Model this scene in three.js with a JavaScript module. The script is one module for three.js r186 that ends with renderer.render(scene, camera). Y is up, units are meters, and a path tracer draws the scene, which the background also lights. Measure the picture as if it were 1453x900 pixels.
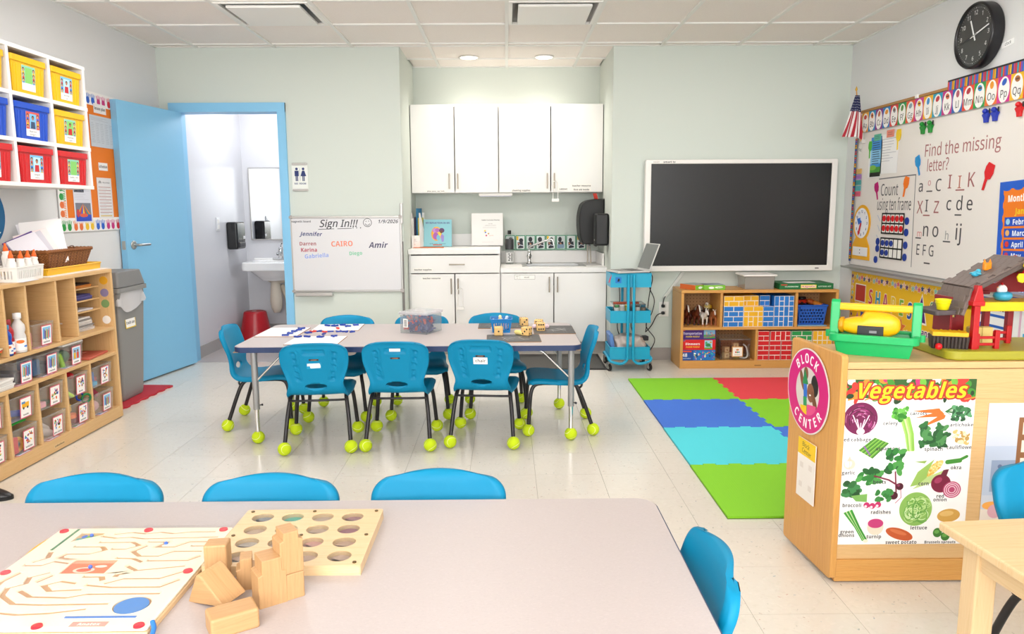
import * as THREE from 'three';
import { RoundedBoxGeometry } from 'three/addons/geometries/RoundedBoxGeometry.js';
import { mergeGeometries, mergeVertices } from 'three/addons/utils/BufferGeometryUtils.js';
import { RectAreaLightUniformsLib } from 'three/addons/lights/RectAreaLightUniformsLib.js';

// ---------- camera, exposure, lights ----------
const scene = new THREE.Scene();
scene.background = new THREE.Color(0x000000);
const camera = new THREE.PerspectiveCamera(2 * Math.atan(450 / 1064) * 180 / Math.PI, 1453 / 900, 0.05, 60);
camera.position.set(0, 1.219, 0);
camera.rotation.set(-0.1431, -0.0069, -0.0056, 'YXZ');
const renderer = new THREE.WebGLRenderer({ antialias: true });
renderer.toneMapping = THREE.LinearToneMapping;
renderer.toneMappingExposure = 1.0;
renderer.shadowMap.enabled = true;
RectAreaLightUniformsLib.init();
const WINDOW_LIGHT = 6.9, PANEL_LIGHT = 5, PANEL_GLOW = 4, CAN_LIGHT = 3.2, CAN_GLOW = 6;

// ---------- dimensions of the room (metres) ----------
const XL = -2.67, XR = 2.67, ZB = -5.97, ZF = 2.2, H = 2.447, NX0 = -0.812, NX1 = 0.832, NZ = -6.82;

// ---------- helpers ----------
let seed = 7;
const rnd = () => { seed = (seed * 1664525 + 1013904223) >>> 0; return seed / 4294967296; };
const rr = (a, b) => a + (b - a) * rnd();
const taken = new Set();
function numbered(n) { let m = n, i = 0; while (taken.has(m)) { i++; m = n + '_' + String(i).padStart(3, '0'); } taken.add(m); return m; }
const mats = new Map();
function mat(color, rough = 0.6, o = {}) {
  const key = JSON.stringify([color, rough, Object.keys(o).map((k) => [k, o[k] && o[k].uuid ? o[k].uuid : o[k]])]);
  if (!mats.has(key)) { const phys = o.transmission || o.specularIntensity !== undefined || o.clearcoat || o.sheen; mats.set(key, new (phys ? THREE.MeshPhysicalMaterial : THREE.MeshStandardMaterial)({ color, roughness: rough, ...o })); }
  return mats.get(key);
}
function canvasTex(w, h, draw, o = {}) {
  const c = document.createElement('canvas'); c.width = w; c.height = h; draw(c.getContext('2d'), w, h);
  const t = new THREE.CanvasTexture(c); t.colorSpace = o.linear ? THREE.NoColorSpace : THREE.SRGBColorSpace; t.magFilter = THREE.LinearFilter;
  t.wrapS = t.wrapT = THREE.RepeatWrapping; if (o.repeat) t.repeat.set(...o.repeat); return t;
}
// box-projected uv in metres; the grain runs along the longest side
function metreUV(g, ou = 0, ov = 0, grain) {
  g.computeBoundingBox(); const s = g.boundingBox.getSize(new THREE.Vector3());
  const ax = grain ?? (s.x >= s.y && s.x >= s.z ? 0 : s.y >= s.z ? 1 : 2);
  const p = g.attributes.position, n = g.attributes.normal, uv = new Float32Array(p.count * 2);
  for (let i = 0; i < p.count; i++) {
    const P = [p.getX(i), p.getY(i), p.getZ(i)], N = [Math.abs(n.getX(i)), Math.abs(n.getY(i)), Math.abs(n.getZ(i))];
    const d = N[0] > N[1] && N[0] > N[2] ? 0 : N[1] > N[2] ? 1 : 2;
    let a = [0, 1, 2].filter((k) => k !== d); if (a[1] === ax) a = [a[1], a[0]];
    uv[2 * i] = P[a[0]] + ou; uv[2 * i + 1] = P[a[1]] + ov;
  }
  g.setAttribute('uv', new THREE.BufferAttribute(uv, 2)); return g;
}
const geos = new Map();
const cached = (key, make) => { if (!geos.has(key)) geos.set(key, make()); return geos.get(key); };
const r4 = (v) => Math.round(v * 1e4) / 1e4;
function box(w, h, d, r = 0, grain, ou = 0) {
  [w, h, d] = [r4(w), r4(h), r4(d)];
  return cached(`b${w},${h},${d},${r},${grain},${ou}`, () => metreUV(r > 0 ? new RoundedBoxGeometry(w, h, d, 2, Math.min(r, w / 2.01, h / 2.01, d / 2.01)) : new THREE.BoxGeometry(w, h, d), ou, ou * 1.7, grain));
}
const cyl = (r0, r1, h, n = 24, open = false) => cached(`c${r0},${r1},${h},${n},${open}`, () => new THREE.CylinderGeometry(r0, r1, h, n, 1, open));
const ball = (r, n = 20) => cached(`s${r},${n}`, () => new THREE.SphereGeometry(r, n, Math.ceil(n * 0.7)));
const lathe = (pts, n = 32) => new THREE.LatheGeometry(pts.map((p) => new THREE.Vector2(...p)), n);
const V = (a) => new THREE.Vector3(...a);
const tube = (pts, r, seg = 24, n = 10, closed = false, tension = 0.5) => new THREE.TubeGeometry(new THREE.CatmullRomCurve3(pts.map(V), closed, 'catmullrom', tension), seg, r, n, closed);
const moved = (g, x, y, z, rx = 0, ry = 0, rz = 0) => { const c = g.clone(); c.applyMatrix4(new THREE.Matrix4().compose(new THREE.Vector3(x, y, z), new THREE.Quaternion().setFromEuler(new THREE.Euler(rx, ry, rz)), new THREE.Vector3(1, 1, 1))); return c; };
const merged = (list) => { const L = list.map((g) => { const c = g.index ? g.toNonIndexed() : g.clone(); for (const k of Object.keys(c.attributes)) if (!['position', 'normal', 'uv'].includes(k)) c.deleteAttribute(k); c.clearGroups(); return c; }); return mergeGeometries(L); };
function extrude(pts, depth, bevel = 0, holes = [], curve = 6) {
  const s = pts instanceof THREE.Shape ? pts : new THREE.Shape(pts.map((p) => new THREE.Vector2(...p)));
  for (const h of holes) s.holes.push(h instanceof THREE.Path ? h : new THREE.Path(h.map((p) => new THREE.Vector2(...p))));
  return new THREE.ExtrudeGeometry(s, { depth, bevelEnabled: bevel > 0, bevelThickness: bevel, bevelSize: bevel, bevelSegments: 2, curveSegments: curve, bevelOffset: -bevel });
}
function roundRect(w, h, r, x = -w / 2, y = -h / 2) { const s = new THREE.Shape(); s.moveTo(x + r, y); s.lineTo(x + w - r, y); s.absarc(x + w - r, y + r, r, -Math.PI / 2, 0); s.lineTo(x + w, y + h - r); s.absarc(x + w - r, y + h - r, r, 0, Math.PI / 2); s.lineTo(x + r, y + h); s.absarc(x + r, y + h - r, r, Math.PI / 2, Math.PI); s.lineTo(x, y + r); s.absarc(x + r, y + r, r, Math.PI, 1.5 * Math.PI); return s; }
function obj(name, geo, m, parent = scene, pos = [0, 0, 0], rot = [0, 0, 0]) {
  const o = new THREE.Mesh(geo, m); o.name = parent === scene ? numbered(name) : name; o.position.set(...pos); o.rotation.set(...rot);
  o.castShadow = o.receiveShadow = true; parent.add(o); return o;
}
function tag(o, label, category, group) { o.userData.label = label; o.userData.category = category; if (group) o.userData.group = group; return o; }
function thing(name, label, category, pos = [0, 0, 0], turn = 0, group) {
  const o = new THREE.Group(); o.name = numbered(name); scene.add(o); o.position.set(...pos); o.rotation.y = turn; return tag(o, label, category, group);
}
function struct(name, geo, m, pos = [0, 0, 0], rot = [0, 0, 0]) { const o = obj(name, geo, m, scene, pos, rot); o.userData.kind = 'structure'; return o; }
function structGroup(name, pos = [0, 0, 0]) { const o = new THREE.Group(); o.name = numbered(name); scene.add(o); o.position.set(...pos); o.userData.kind = 'structure'; return o; }
function copy(src, pos, turn, label) { const c = src.clone(); c.name = numbered(src.name.replace(/_\d{3}$/, '')); scene.add(c); c.position.set(...pos); c.rotation.set(0, turn, 0); if (label) c.userData = { ...c.userData, label }; return c; }

// printed sheets share a few large canvases
const atlases = [];
function allot(pw, ph) {
  for (const a of [...atlases, null]) {
    let A = a;
    if (!A) { const c = document.createElement('canvas'); c.width = c.height = 2048; A = { c, g: c.getContext('2d'), x: 0, y: 0, row: 0 }; A.t = new THREE.CanvasTexture(c); A.t.colorSpace = THREE.SRGBColorSpace; A.t.magFilter = THREE.LinearFilter; A.m = mat(0xffffff, 0.55, { map: A.t }); A.gloss = mat(0xffffff, 0.28, { map: A.t }); atlases.push(A); }
    if (A.x + pw + 4 > 2048) { const ny = A.y + A.row; if (ny + ph + 4 > 2048) continue; A.x = 0; A.y = ny; A.row = 0; }
    if (A.y + ph + 4 > 2048) continue;
    const r = { A, x: A.x + 2, y: A.y + 2, w: pw, h: ph }; A.x += pw + 4; A.row = Math.max(A.row, ph + 4); return r;
  }
}
function art(pw, ph, draw) {
  const r = allot(pw, ph), g = r.A.g; g.save(); g.translate(r.x, r.y); g.beginPath(); g.rect(-1, -1, pw + 2, ph + 2); g.clip(); g.fillStyle = '#fff'; g.fillRect(-1, -1, pw + 2, ph + 2); draw(g, pw, ph); g.restore(); return r;
}
const auv = (r, u, v) => [(r.x + u * r.w) / 2048, 1 - (r.y + (1 - v) * r.h) / 2048];
// a thin sheet w x h facing +z whose front carries the print
function sheetGeo(w, h, t, r, su = 0.01, sv = 0.01) {
  const g = new THREE.BoxGeometry(w, h, t), p = g.attributes.position, n = g.attributes.normal, uv = g.attributes.uv;
  for (let i = 0; i < p.count; i++) {
    const front = n.getZ(i) > 0.5; const U = front ? p.getX(i) / w + 0.5 : su, W = front ? p.getY(i) / h + 0.5 : sv;
    uv.setXY(i, ...auv(r, U, W));
  }
  return g;
}
function paintUV(g, r, x0, y0, w, h) { const p = g.attributes.position, uv = new Float32Array(p.count * 2); for (let i = 0; i < p.count; i++) { const q = auv(r, THREE.MathUtils.clamp((p.getX(i) - x0) / w, 0.004, 0.996), THREE.MathUtils.clamp((p.getY(i) - y0) / h, 0.004, 0.996)); uv[2 * i] = q[0]; uv[2 * i + 1] = q[1]; } g.setAttribute('uv', new THREE.BufferAttribute(uv, 2)); return g; }
const text = (g, s, x, y, px, color = '#222', o = {}) => { g.save(); g.fillStyle = color; g.textAlign = o.align ?? 'center'; g.textBaseline = o.base ?? 'middle'; g.font = `${o.style ?? ''} ${px}px ${o.font ?? 'sans-serif'}`; g.translate(x, y); if (o.rot) g.rotate(o.rot); if (o.sx) g.scale(o.sx, 1); if (o.stroke) { g.strokeStyle = o.stroke; g.lineWidth = o.sw ?? px * 0.2; g.lineJoin = 'round'; g.strokeText(s, 0, 0); } g.fillText(s, 0, 0); g.restore(); };
const rect = (g, c, x, y, w, h) => { g.fillStyle = c; g.fillRect(x, y, w, h); };
const oval = (g, c, x, y, rx, ry = rx, rot = 0) => { g.fillStyle = c; g.beginPath(); g.ellipse(x, y, rx, ry, rot, 0, 7); g.fill(); };
const poly = (g, c, pts) => { g.fillStyle = c; g.beginPath(); pts.forEach((p, i) => (i ? g.lineTo(...p) : g.moveTo(...p))); g.closePath(); g.fill(); };
const line = (g, c, w, pts) => { g.strokeStyle = c; g.lineWidth = w; g.lineCap = g.lineJoin = 'round'; g.beginPath(); pts.forEach((p, i) => (i ? g.lineTo(...p) : g.moveTo(...p))); g.stroke(); };
const lines = (g, x, y, w, n, dy, c = '#8a8a92', lw = 1) => { for (let i = 0; i < n; i++) line(g, c, lw, [[x, y + i * dy], [x + w * (0.6 + 0.4 * rnd()), y + i * dy]]); };

// ---------- surface textures ----------
function grainTex(base, dark, light, w = 512, h = 512, n = 260) {
  return canvasTex(w, h, (g) => {
    rect(g, base, 0, 0, w, h);
    for (let i = 0; i < n; i++) { g.globalAlpha = rr(0.05, 0.16); const y = rnd() * h, a = rr(2, 9), k = rr(0.5, 1.5), ph = rnd() * 6; const pts = []; for (let x = -8; x <= w + 8; x += 16) pts.push([x, y + a * Math.sin((x / w) * 6.2832 * Math.round(k + 0.5) + ph)]); for (const off of [0, h, -h]) line(g, rnd() < 0.5 ? dark : light, rr(0.6, 2.6), pts.map((p) => [p[0], p[1] + off])); }
    for (let i = 0; i < 1200; i++) { g.globalAlpha = rr(0.05, 0.2); rect(g, rnd() < 0.6 ? dark : light, rnd() * w, rnd() * h, rr(4, 22), 1); }
    g.globalAlpha = 1;
  }, { repeat: [1 / 0.6, 1 / 0.6] });
}
const T = {
  birch: grainTex('#dcb37c', '#b07f45', '#ebcb98'),
  honey: grainTex('#d69c52', '#a86a28', '#e6b878'),
  maple: grainTex('#dfc093', '#c09860', '#ecd4ae'),
  beech: grainTex('#bf9566', '#966b3e', '#d0b084'),
  floor: canvasTex(512, 512, (g) => {
    rect(g, '#e6dfd3', 0, 0, 512, 512);
    for (let i = 0; i < 1500; i++) { g.globalAlpha = rr(0.05, 0.16); oval(g, rnd() < 0.5 ? '#cfc6b6' : '#f6f1e8', rnd() * 512, rnd() * 512, rr(2, 12), rr(1, 5), rnd() * 3); }
    for (let i = 0; i < 110; i++) { g.globalAlpha = rr(0.35, 0.8); oval(g, ['#b49a86', '#8ea0ae', '#c08a7c', '#a8a49a', '#8c9684'][i % 5], rnd() * 512, rnd() * 512, rr(1, 5), rr(0.7, 1.8), rnd() * 3); }
    g.globalAlpha = 1;
  }, { repeat: [1 / 0.61, 1 / 0.61] }),
  ceil: canvasTex(256, 256, (g) => { rect(g, '#f5ece5', 0, 0, 256, 256); for (let i = 0; i < 2600; i++) { g.globalAlpha = rr(0.1, 0.4); oval(g, rnd() < 0.6 ? '#d8cfc8' : '#fbf6f2', rnd() * 256, rnd() * 256, rr(0.4, 1.6)); } g.globalAlpha = 1; }, { repeat: [1 / 0.3, 1 / 0.3] }),
  laminate: canvasTex(512, 512, (g) => { rect(g, '#bab0ae', 0, 0, 512, 512); for (let i = 0; i < 9000; i++) { g.globalAlpha = rr(0.08, 0.3); rect(g, rnd() < 0.5 ? '#a59b99' : '#cec5c3', rnd() * 512, rnd() * 512, rr(1, 7), rr(1, 2)); } g.globalAlpha = 1; }, { repeat: [1 / 0.4, 1 / 0.4] }),
  felt: canvasTex(256, 128, (g) => {
    rect(g, '#cfe81c', 0, 0, 256, 128); for (let i = 0; i < 2200; i++) { g.globalAlpha = rr(0.1, 0.35); rect(g, rnd() < 0.5 ? '#aecb10' : '#e2f650', rnd() * 256, rnd() * 128, rr(1, 3), 1); } g.globalAlpha = 0.85;
    for (let t = 0; t < 6.2832; t += 0.006) { const a = 0.75, b = 0.25, c = 2 * Math.sqrt(a * b), x = a * Math.cos(t) + b * Math.cos(3 * t), y = a * Math.sin(t) - b * Math.sin(3 * t), z = c * Math.sin(2 * t); oval(g, '#f1f7b4', ((Math.atan2(z, x) / 6.2832 + 0.5) % 1) * 256, (0.5 - Math.asin(Math.max(-1, Math.min(1, y))) / Math.PI) * 128, 1.5); }
    g.globalAlpha = 1;
  }),
  wicker: canvasTex(128, 128, (g) => { rect(g, '#6b3a18', 0, 0, 128, 128); for (let j = 0; j < 8; j++) for (let i = 0; i < 4; i++) { oval(g, (i + j) % 2 ? '#b0713c' : '#8f5628', i * 32 + (j % 2) * 16 + 16, j * 16 + 8, 17, 6.5); oval(g, '#c58a50', i * 32 + (j % 2) * 16 + 16, j * 16 + 6, 11, 2); } }, { repeat: [16, 16] }),
  wickerBump: canvasTex(128, 128, (g) => { rect(g, '#000', 0, 0, 128, 128); for (let j = 0; j < 8; j++) for (let i = -1; i < 4; i++) { oval(g, '#888', i * 32 + (j % 2) * 16 + 16, j * 16 + 8, 17, 6.5); oval(g, '#fff', i * 32 + (j % 2) * 16 + 16, j * 16 + 8, 11, 4); } }, { repeat: [16, 16], linear: true }),
  foamBump: canvasTex(128, 128, (g) => { rect(g, '#777', 0, 0, 128, 128); for (let i = -128; i < 128; i += 8) for (let j = 0; j < 128; j += 8) line(g, (i / 8 + j / 8) % 2 ? '#aaa' : '#555', 3, [[i + j, j], [i + j + 6, j + 6]]); }, { repeat: [12, 12], linear: true }),
  carpet: canvasTex(256, 256, (g) => { rect(g, '#55534f', 0, 0, 256, 256); for (let i = 0; i < 9000; i++) { g.globalAlpha = 0.5; rect(g, ['#3e3c3a', '#6c6a66', '#4a4846'][i % 3], rnd() * 256, rnd() * 256, 2, 2); } g.globalAlpha = 1; }, { repeat: [4, 4] }),
  vinyl: canvasTex(256, 256, (g) => { rect(g, '#b0a8a6', 0, 0, 256, 256); for (let i = 0; i < 5000; i++) { g.globalAlpha = 0.5; rect(g, ['#9a9290', '#c4bcba', '#a8a09e'][i % 3], rnd() * 256, rnd() * 256, 2, 2); } g.globalAlpha = 1; }, { repeat: [3, 3] }),
  plaster: canvasTex(256, 256, (g) => { rect(g, '#808080', 0, 0, 256, 256); for (let i = 0; i < 6000; i++) { g.globalAlpha = 0.25; oval(g, rnd() < 0.5 ? '#5c5c5c' : '#a4a4a4', rnd() * 256, rnd() * 256, rr(0.5, 2)); } g.globalAlpha = 1; }, { repeat: [4, 4], linear: true }),
};
const wood = { birch: mat(0xffffff, 0.42, { map: T.birch }), honey: mat(0xffffff, 0.38, { map: T.honey }), maple: mat(0xffffff, 0.4, { map: T.maple }), beech: mat(0xffffff, 0.5, { map: T.beech }) };
const M = {
  mint: mat(0xd3dad2, 0.85, { bumpMap: T.plaster, bumpScale: 0.0006 }), grey: mat(0xe6e6e6, 0.85, { bumpMap: T.plaster, bumpScale: 0.0006 }), white: mat(0xf2efea, 0.5), lacquer: mat(0xefedea, 0.4), bathWall: mat(0xd8d8dc, 0.35),
  ceil: mat(0xffffff, 0.9, { map: T.ceil }), grid: mat(0xefede8, 0.6), floor: mat(0xffffff, 0.2, { map: T.floor, clearcoat: 0.25, clearcoatRoughness: 0.12 }), grout: mat(0x9c9284, 0.9), base: mat(0xa9a19c, 0.6),
  blue: mat(0x88c7ec, 0.4), chair: mat(0x0084ae, 0.5, { specularIntensity: 0.5, bumpMap: T.plaster, bumpScale: 0.0002 }), black: mat(0x1a1a1c, 0.4), frame: mat(0x2a282a, 0.35, { metalness: 0.3 }), steel: mat(0xb6b6b4, 0.3, { metalness: 0.9 }), chrome: mat(0xd8d8d8, 0.12, { metalness: 1 }),
  greyPaint: mat(0x9c9c9c, 0.4, { metalness: 0.35 }), navy: mat(0x1f3560, 0.45), felt: mat(0xffffff, 0.95, { map: T.felt }), lam: mat(0xffffff, 0.42, { map: T.laminate }), alu: mat(0xb8b5b2, 0.38, { metalness: 0.6 }), clear: mat(0xf6f7f7, 0.12, { transmission: 1, thickness: 0, ior: 1.4 }), clearPlastic: mat(0xf4f6f6, 0.18, { transmission: 0.92, thickness: 0, ior: 1.2 }), frost: mat(0xffffff, 0.12, { transmission: 0.955, thickness: 0, ior: 1.35 }), paper: mat(0xf3efec, 0.8),
};

// ---------- floor ----------
const floor = structGroup('floor');
obj('floor_slab', box(XR - XL + 0.3, 0.1, ZF - ZB + 1.3), M.grout, floor, [0, -0.0535, (ZF + ZB) / 2 - 0.5]);
{
  const P = 0.305, gx = 0.1269, gz = -4.2465, t = 0.0035, far = [], vari = [];
  const tileGeo = (k) => cached('tile' + k, () => { const g = new THREE.BoxGeometry(P - 0.0012, t, P - 0.0012); g.translate(0, -t / 2, 0); return metreUV(g, (k % 2) * 0.305, Math.floor(k / 2) * 0.305, 0); });
  for (let j = -6; j < 21; j++) for (let i = -10; i < 9; i++) {
    const x = gx + (i + 0.5) * P, z = gz + (j - 0.5) * P; if (x < XL - 0.1 || x > XR + 0.1 || z < NZ || z > ZF) continue;
    if (z < ZB - 0.1 && (x < NX0 - 0.1 || x > NX1 + 0.1)) continue;
    const shown = z < -1.9 && z > ZB - 0.45 && Math.abs(x) < 0.72 * -z + 0.25;
    const k = (i * 7 + j * 3 + 400) % 4;
    if (shown) obj('floor_tile', tileGeo(k), M.floor, floor, [x, 0, z], [0, ((i + j) & 1) * Math.PI / 2, 0]); else far.push(moved(tileGeo(k), x, 0, z));
  }
  const rest = obj('floor_tile', merged(far), M.floor, floor); rest.userData.kind = 'stuff';
}
// ---------- ceiling ----------
const ceiling = structGroup('ceiling');
const CP = 0.589, cgx = -0.577, cgz = -4.682;
{
  const t = 0.02, lit = new Set(), bars = [];
  const panelCells = []; for (const ix of [-2, 0, 3]) for (const iz of [0, 8]) panelCells.push([ix, iz]);
  const skip = new Set(['-2,-1', '1,-1']);   // the two air vents
  for (const [ix, iz] of panelCells) if (Number.isInteger(ix)) { lit.add(ix + ',' + iz); lit.add(ix + ',' + (iz + 1)); }
  ceiling.userData.panels = panelCells.filter((c) => Number.isInteger(c[0]));
  for (let iz = -4; iz < 12; iz++) for (let ix = -4; ix < 6; ix++) {
    let x0 = cgx + ix * CP, x1 = x0 + CP, z0 = cgz + iz * CP, z1 = z0 + CP;
    const key = ix + ',' + iz; if (skip.has(key) || lit.has(key)) continue;
    if (z1 <= ZB + 0.06) { x0 = Math.max(x0, NX0); x1 = Math.min(x1, NX1); z0 = Math.max(z0, NZ); } else { x0 = Math.max(x0, XL); x1 = Math.min(x1, XR); z1 = Math.min(z1, ZF); }
    if (x1 - x0 < 0.02 || z1 - z0 < 0.01) continue;
    obj('ceiling_tile', box(x1 - x0 - 0.02, t, z1 - z0 - 0.02, 0.003), M.ceil, ceiling, [(x0 + x1) / 2, H + t / 2 + 0.009, (z0 + z1) / 2]);
  }
  for (let ix = -4; ix <= 6; ix++) { const x = cgx + ix * CP; if (x < XL || x > XR) continue; const back = x > NX0 && x < NX1 ? NZ : ZB; bars.push(moved(box(0.024, 0.03, ZF - back), x, H + 0.0135, (ZF + back) / 2)); }
  for (let iz = -4; iz <= 12; iz++) { const z = cgz + iz * CP; if (z < NZ || z > ZF) continue; const n = z < ZB + 0.06; bars.push(moved(box(n ? NX1 - NX0 : XR - XL, 0.0285, 0.02), n ? (NX0 + NX1) / 2 : 0, H + 0.0137, z)); }
  bars.push(moved(box(XR - XL, 0.02, 0.02), 0, H + 0.012, ZB + 0.01), moved(box(0.02, 0.02, ZF - ZB), XL + 0.01, H + 0.012, (ZF + ZB) / 2), moved(box(0.02, 0.02, ZF - ZB), XR - 0.01, H + 0.012, (ZF + ZB) / 2), moved(box(NX1 - NX0, 0.02, 0.02), (NX0 + NX1) / 2, H + 0.012, NZ + 0.01));
  obj('ceiling_grid', merged(bars), M.grid, ceiling);
  obj('ceiling_slab', box(XR - XL + 0.3, 0.1, ZF - ZB + 1.3), mat(0x8a8682, 0.9), ceiling, [0, H + 0.36, (ZF + ZB) / 2 - 0.5]);
}
// ---------- walls ----------
const TW = 0.12, WH = H + 0.31;
const wallBox = (x0, x1, y0, y1, z0, z1) => { const g = new THREE.BoxGeometry(x1 - x0, y1 - y0, z1 - z0); g.translate((x0 + x1) / 2, (y0 + y1) / 2, (z0 + z1) / 2); return metreUV(g); };
struct('wall_left', wallBox(XL - TW, XL, 0, WH, ZB - TW, ZF + TW), M.grey);
struct('wall_right', wallBox(XR, XR + TW, 0, WH, ZB - TW, ZF + TW), M.grey);
{ // front wall behind the camera, with two windows whose white roller blinds glow with daylight
  const wx = [[-2.35, -0.15], [0.15, 2.35]], y0 = 0.9, y1 = 2.3;
  struct('wall_front', merged([wallBox(XL, XR, 0, y0, ZF, ZF + TW), wallBox(XL, XR, y1, WH, ZF, ZF + TW), wallBox(XL, wx[0][0], y0, y1, ZF, ZF + TW), wallBox(wx[0][1], wx[1][0], y0, y1, ZF, ZF + TW), wallBox(wx[1][1], XR, y0, y1, ZF, ZF + TW)]), M.mint);
  wx.forEach(([x0, x1], i) => {
    const w = structGroup('window_' + (i + 1)), cx = (x0 + x1) / 2, cyy = (y0 + y1) / 2;
    obj('window_frame', merged([wallBox(x0, x1, y0, y0 + 0.04, ZF + 0.02, ZF + 0.08), wallBox(x0, x1, y1 - 0.04, y1, ZF + 0.02, ZF + 0.08), wallBox(x0, x0 + 0.04, y0 + 0.04, y1 - 0.04, ZF + 0.02, ZF + 0.08), wallBox(x1 - 0.04, x1, y0 + 0.04, y1 - 0.04, ZF + 0.02, ZF + 0.08)]), M.white, w);
    obj('roller_blind', wallBox(x0 + 0.045, x1 - 0.045, y0 + 0.045, y1 - 0.045, ZF + 0.045, ZF + 0.055), mat(0xffffff, 0.8, { emissive: 0xfafcff, emissiveIntensity: 3 }), w);
    const l = new THREE.RectAreaLight(0xfafcff, WINDOW_LIGHT, x1 - x0 - 0.1, y1 - y0 - 0.1); l.position.set(cx, cyy, ZF + 0.035); w.add(l);
  });
}
const DX0 = -2.54, DX1 = -1.748, DH = 1.985;
struct('wall_back', merged([wallBox(XL, DX0, 0, WH, ZB - TW, ZB), wallBox(DX0, DX1, DH, WH, ZB - TW, ZB), wallBox(DX1, NX0, 0, WH, ZB - TW, ZB), wallBox(NX1, XR, 0, WH, ZB - TW, ZB)]), M.mint);
struct('wall_niche_left', wallBox(NX0 - TW, NX0, 0, WH, NZ - TW, ZB - TW), M.mint); struct('wall_niche_right', wallBox(NX1, NX1 + TW, 0, WH, NZ - TW, ZB - TW), M.mint); struct('wall_niche_back', wallBox(NX0, NX1, 0, WH, NZ - TW, NZ), M.mint);
for (const [n, x0, x1] of [['baseboard_back', DX1 + 0.07, NX0], ['baseboard_back', NX1, XR]]) struct(n, wallBox(x0, x1, 0, 0.1, ZB, ZB + 0.008), M.base);
struct('baseboard_left', wallBox(XL, XL + 0.008, 0, 0.1, ZB, ZF), M.base); struct('baseboard_right', wallBox(XR - 0.008, XR, 0, 0.1, ZB, ZF), M.base);
// bathroom behind the door
const BX0 = -2.56, BX1 = -1.0, BZ = -7.42;
struct('wall_bathroom_left', wallBox(BX0 - TW, BX0, 0, WH, BZ - TW, ZB - TW), M.bathWall); struct('wall_bathroom_back', wallBox(BX0, BX1, 0, WH, BZ - TW, BZ), M.bathWall); struct('wall_bathroom_right', wallBox(BX1, BX1 + TW, 0, WH, BZ - TW, ZB - TW), M.bathWall);
struct('floor_bathroom', wallBox(BX0, BX1, -0.06, 0.001, BZ, ZB - 0.02), mat(0xffffff, 0.45, { map: T.vinyl }));
struct('ceiling_bathroom', wallBox(BX0, BX1, 2.3, 2.36, BZ, ZB - TW), M.bathWall);
struct('baseboard_bathroom', merged([wallBox(BX0, BX0 + 0.01, 0, 0.1, BZ, ZB - TW), wallBox(BX0, BX1, 0, 0.1, BZ, BZ + 0.01)]), mat(0xa8a4a2, 0.5));
// door frame and door leaf
{
  const f = structGroup('trim_1'); const w = 0.05, z0 = ZB - TW - 0.01, z1 = ZB + 0.025, hh = DH + w;
  obj('jamb', wallBox(DX0 - w, DX0 + 0.012, 0, hh, z0, z1), M.blue, f); obj('jamb', wallBox(DX1 - 0.012, DX1 + w, 0, hh, z0, z1), M.blue, f); obj('head', wallBox(DX0 - w, DX1 + w, DH - 0.014, hh + 0.004, z0, z1 + 0.001), M.blue, f);
  const d = structGroup('door_1', [-2.515, 0, -5.945]); d.rotation.y = -(Math.PI / 2 + 0.165);
  // leaf: closed it would run along +x from the hinge; opened, it runs towards the camera
  obj('door_leaf', wallBox(0, 0.745, 0.012, 1.965, -0.022, 0.022), M.blue, d);
  obj('latch_plate', box(0.004, 0.06, 0.026, 0.001), M.steel, d, [0.746, 0.985, 0]); obj('hinge', merged([0.25, 0.98, 1.75].map((y) => moved(cyl(0.008, 0.008, 0.1, 10), -0.006, y, 0.02))), M.steel, d);
  for (const s of [-1, 1]) { const h = new THREE.Group(); h.name = 'door_handle'; d.add(h); h.position.set(0.675, 0.985, 0.022 * s); obj('rose', moved(lathe([[0.001, 0], [0.028, 0], [0.031, 0.003], [0.028, 0.008], [0.014, 0.012], [0.001, 0.012]], 24), 0, 0, 0, Math.PI / 2 * s, 0, 0), M.steel, h); obj('lever', tube([[0, 0, 0.004 * s], [0, 0, 0.035 * s], [-0.012, 0, 0.05 * s], [-0.06, 0, 0.052 * s], [-0.115, 0, 0.048 * s]], 0.009, 20, 10), M.steel, h); }
}
// ---------- lamps ----------
for (const [ix, iz] of ceiling.userData.panels) {
  const x = cgx + (ix + 0.5) * CP, z = cgz + (iz + 1) * CP;
  const t = thing('ceiling_light', `flat white ceiling light panel above the ${iz ? 'camera' : 'far table'} end, ${ix < 0 ? 'door side' : ix > 1 ? 'whiteboard side' : 'middle'}`, 'light', [x, H, z], 0, 'ceiling light panels');
  const fr = extrude([[-CP / 2 + 0.008, -CP + 0.008], [CP / 2 - 0.008, -CP + 0.008], [CP / 2 - 0.008, CP - 0.008], [-CP / 2 + 0.008, CP - 0.008]], 0.02, 0, [[[-CP / 2 + 0.03, -CP + 0.03], [-CP / 2 + 0.03, CP - 0.03], [CP / 2 - 0.03, CP - 0.03], [CP / 2 - 0.03, -CP + 0.03]]]);
  obj('frame', moved(fr, 0, 0.022, 0, Math.PI / 2, 0, 0), M.white, t);
  obj('diffuser', box(CP - 0.06, 0.006, 2 * CP - 0.06), mat(0xffffff, 0.6, { emissive: 0xfffcf8, emissiveIntensity: PANEL_GLOW }), t, [0, 0.016, 0]);
  const l = new THREE.RectAreaLight(0xfffdfb, PANEL_LIGHT, CP - 0.06, 2 * CP - 0.06); l.position.set(0, 0.008, 0); l.rotation.x = -Math.PI / 2; t.add(l);
}
delete ceiling.userData.panels;
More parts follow.
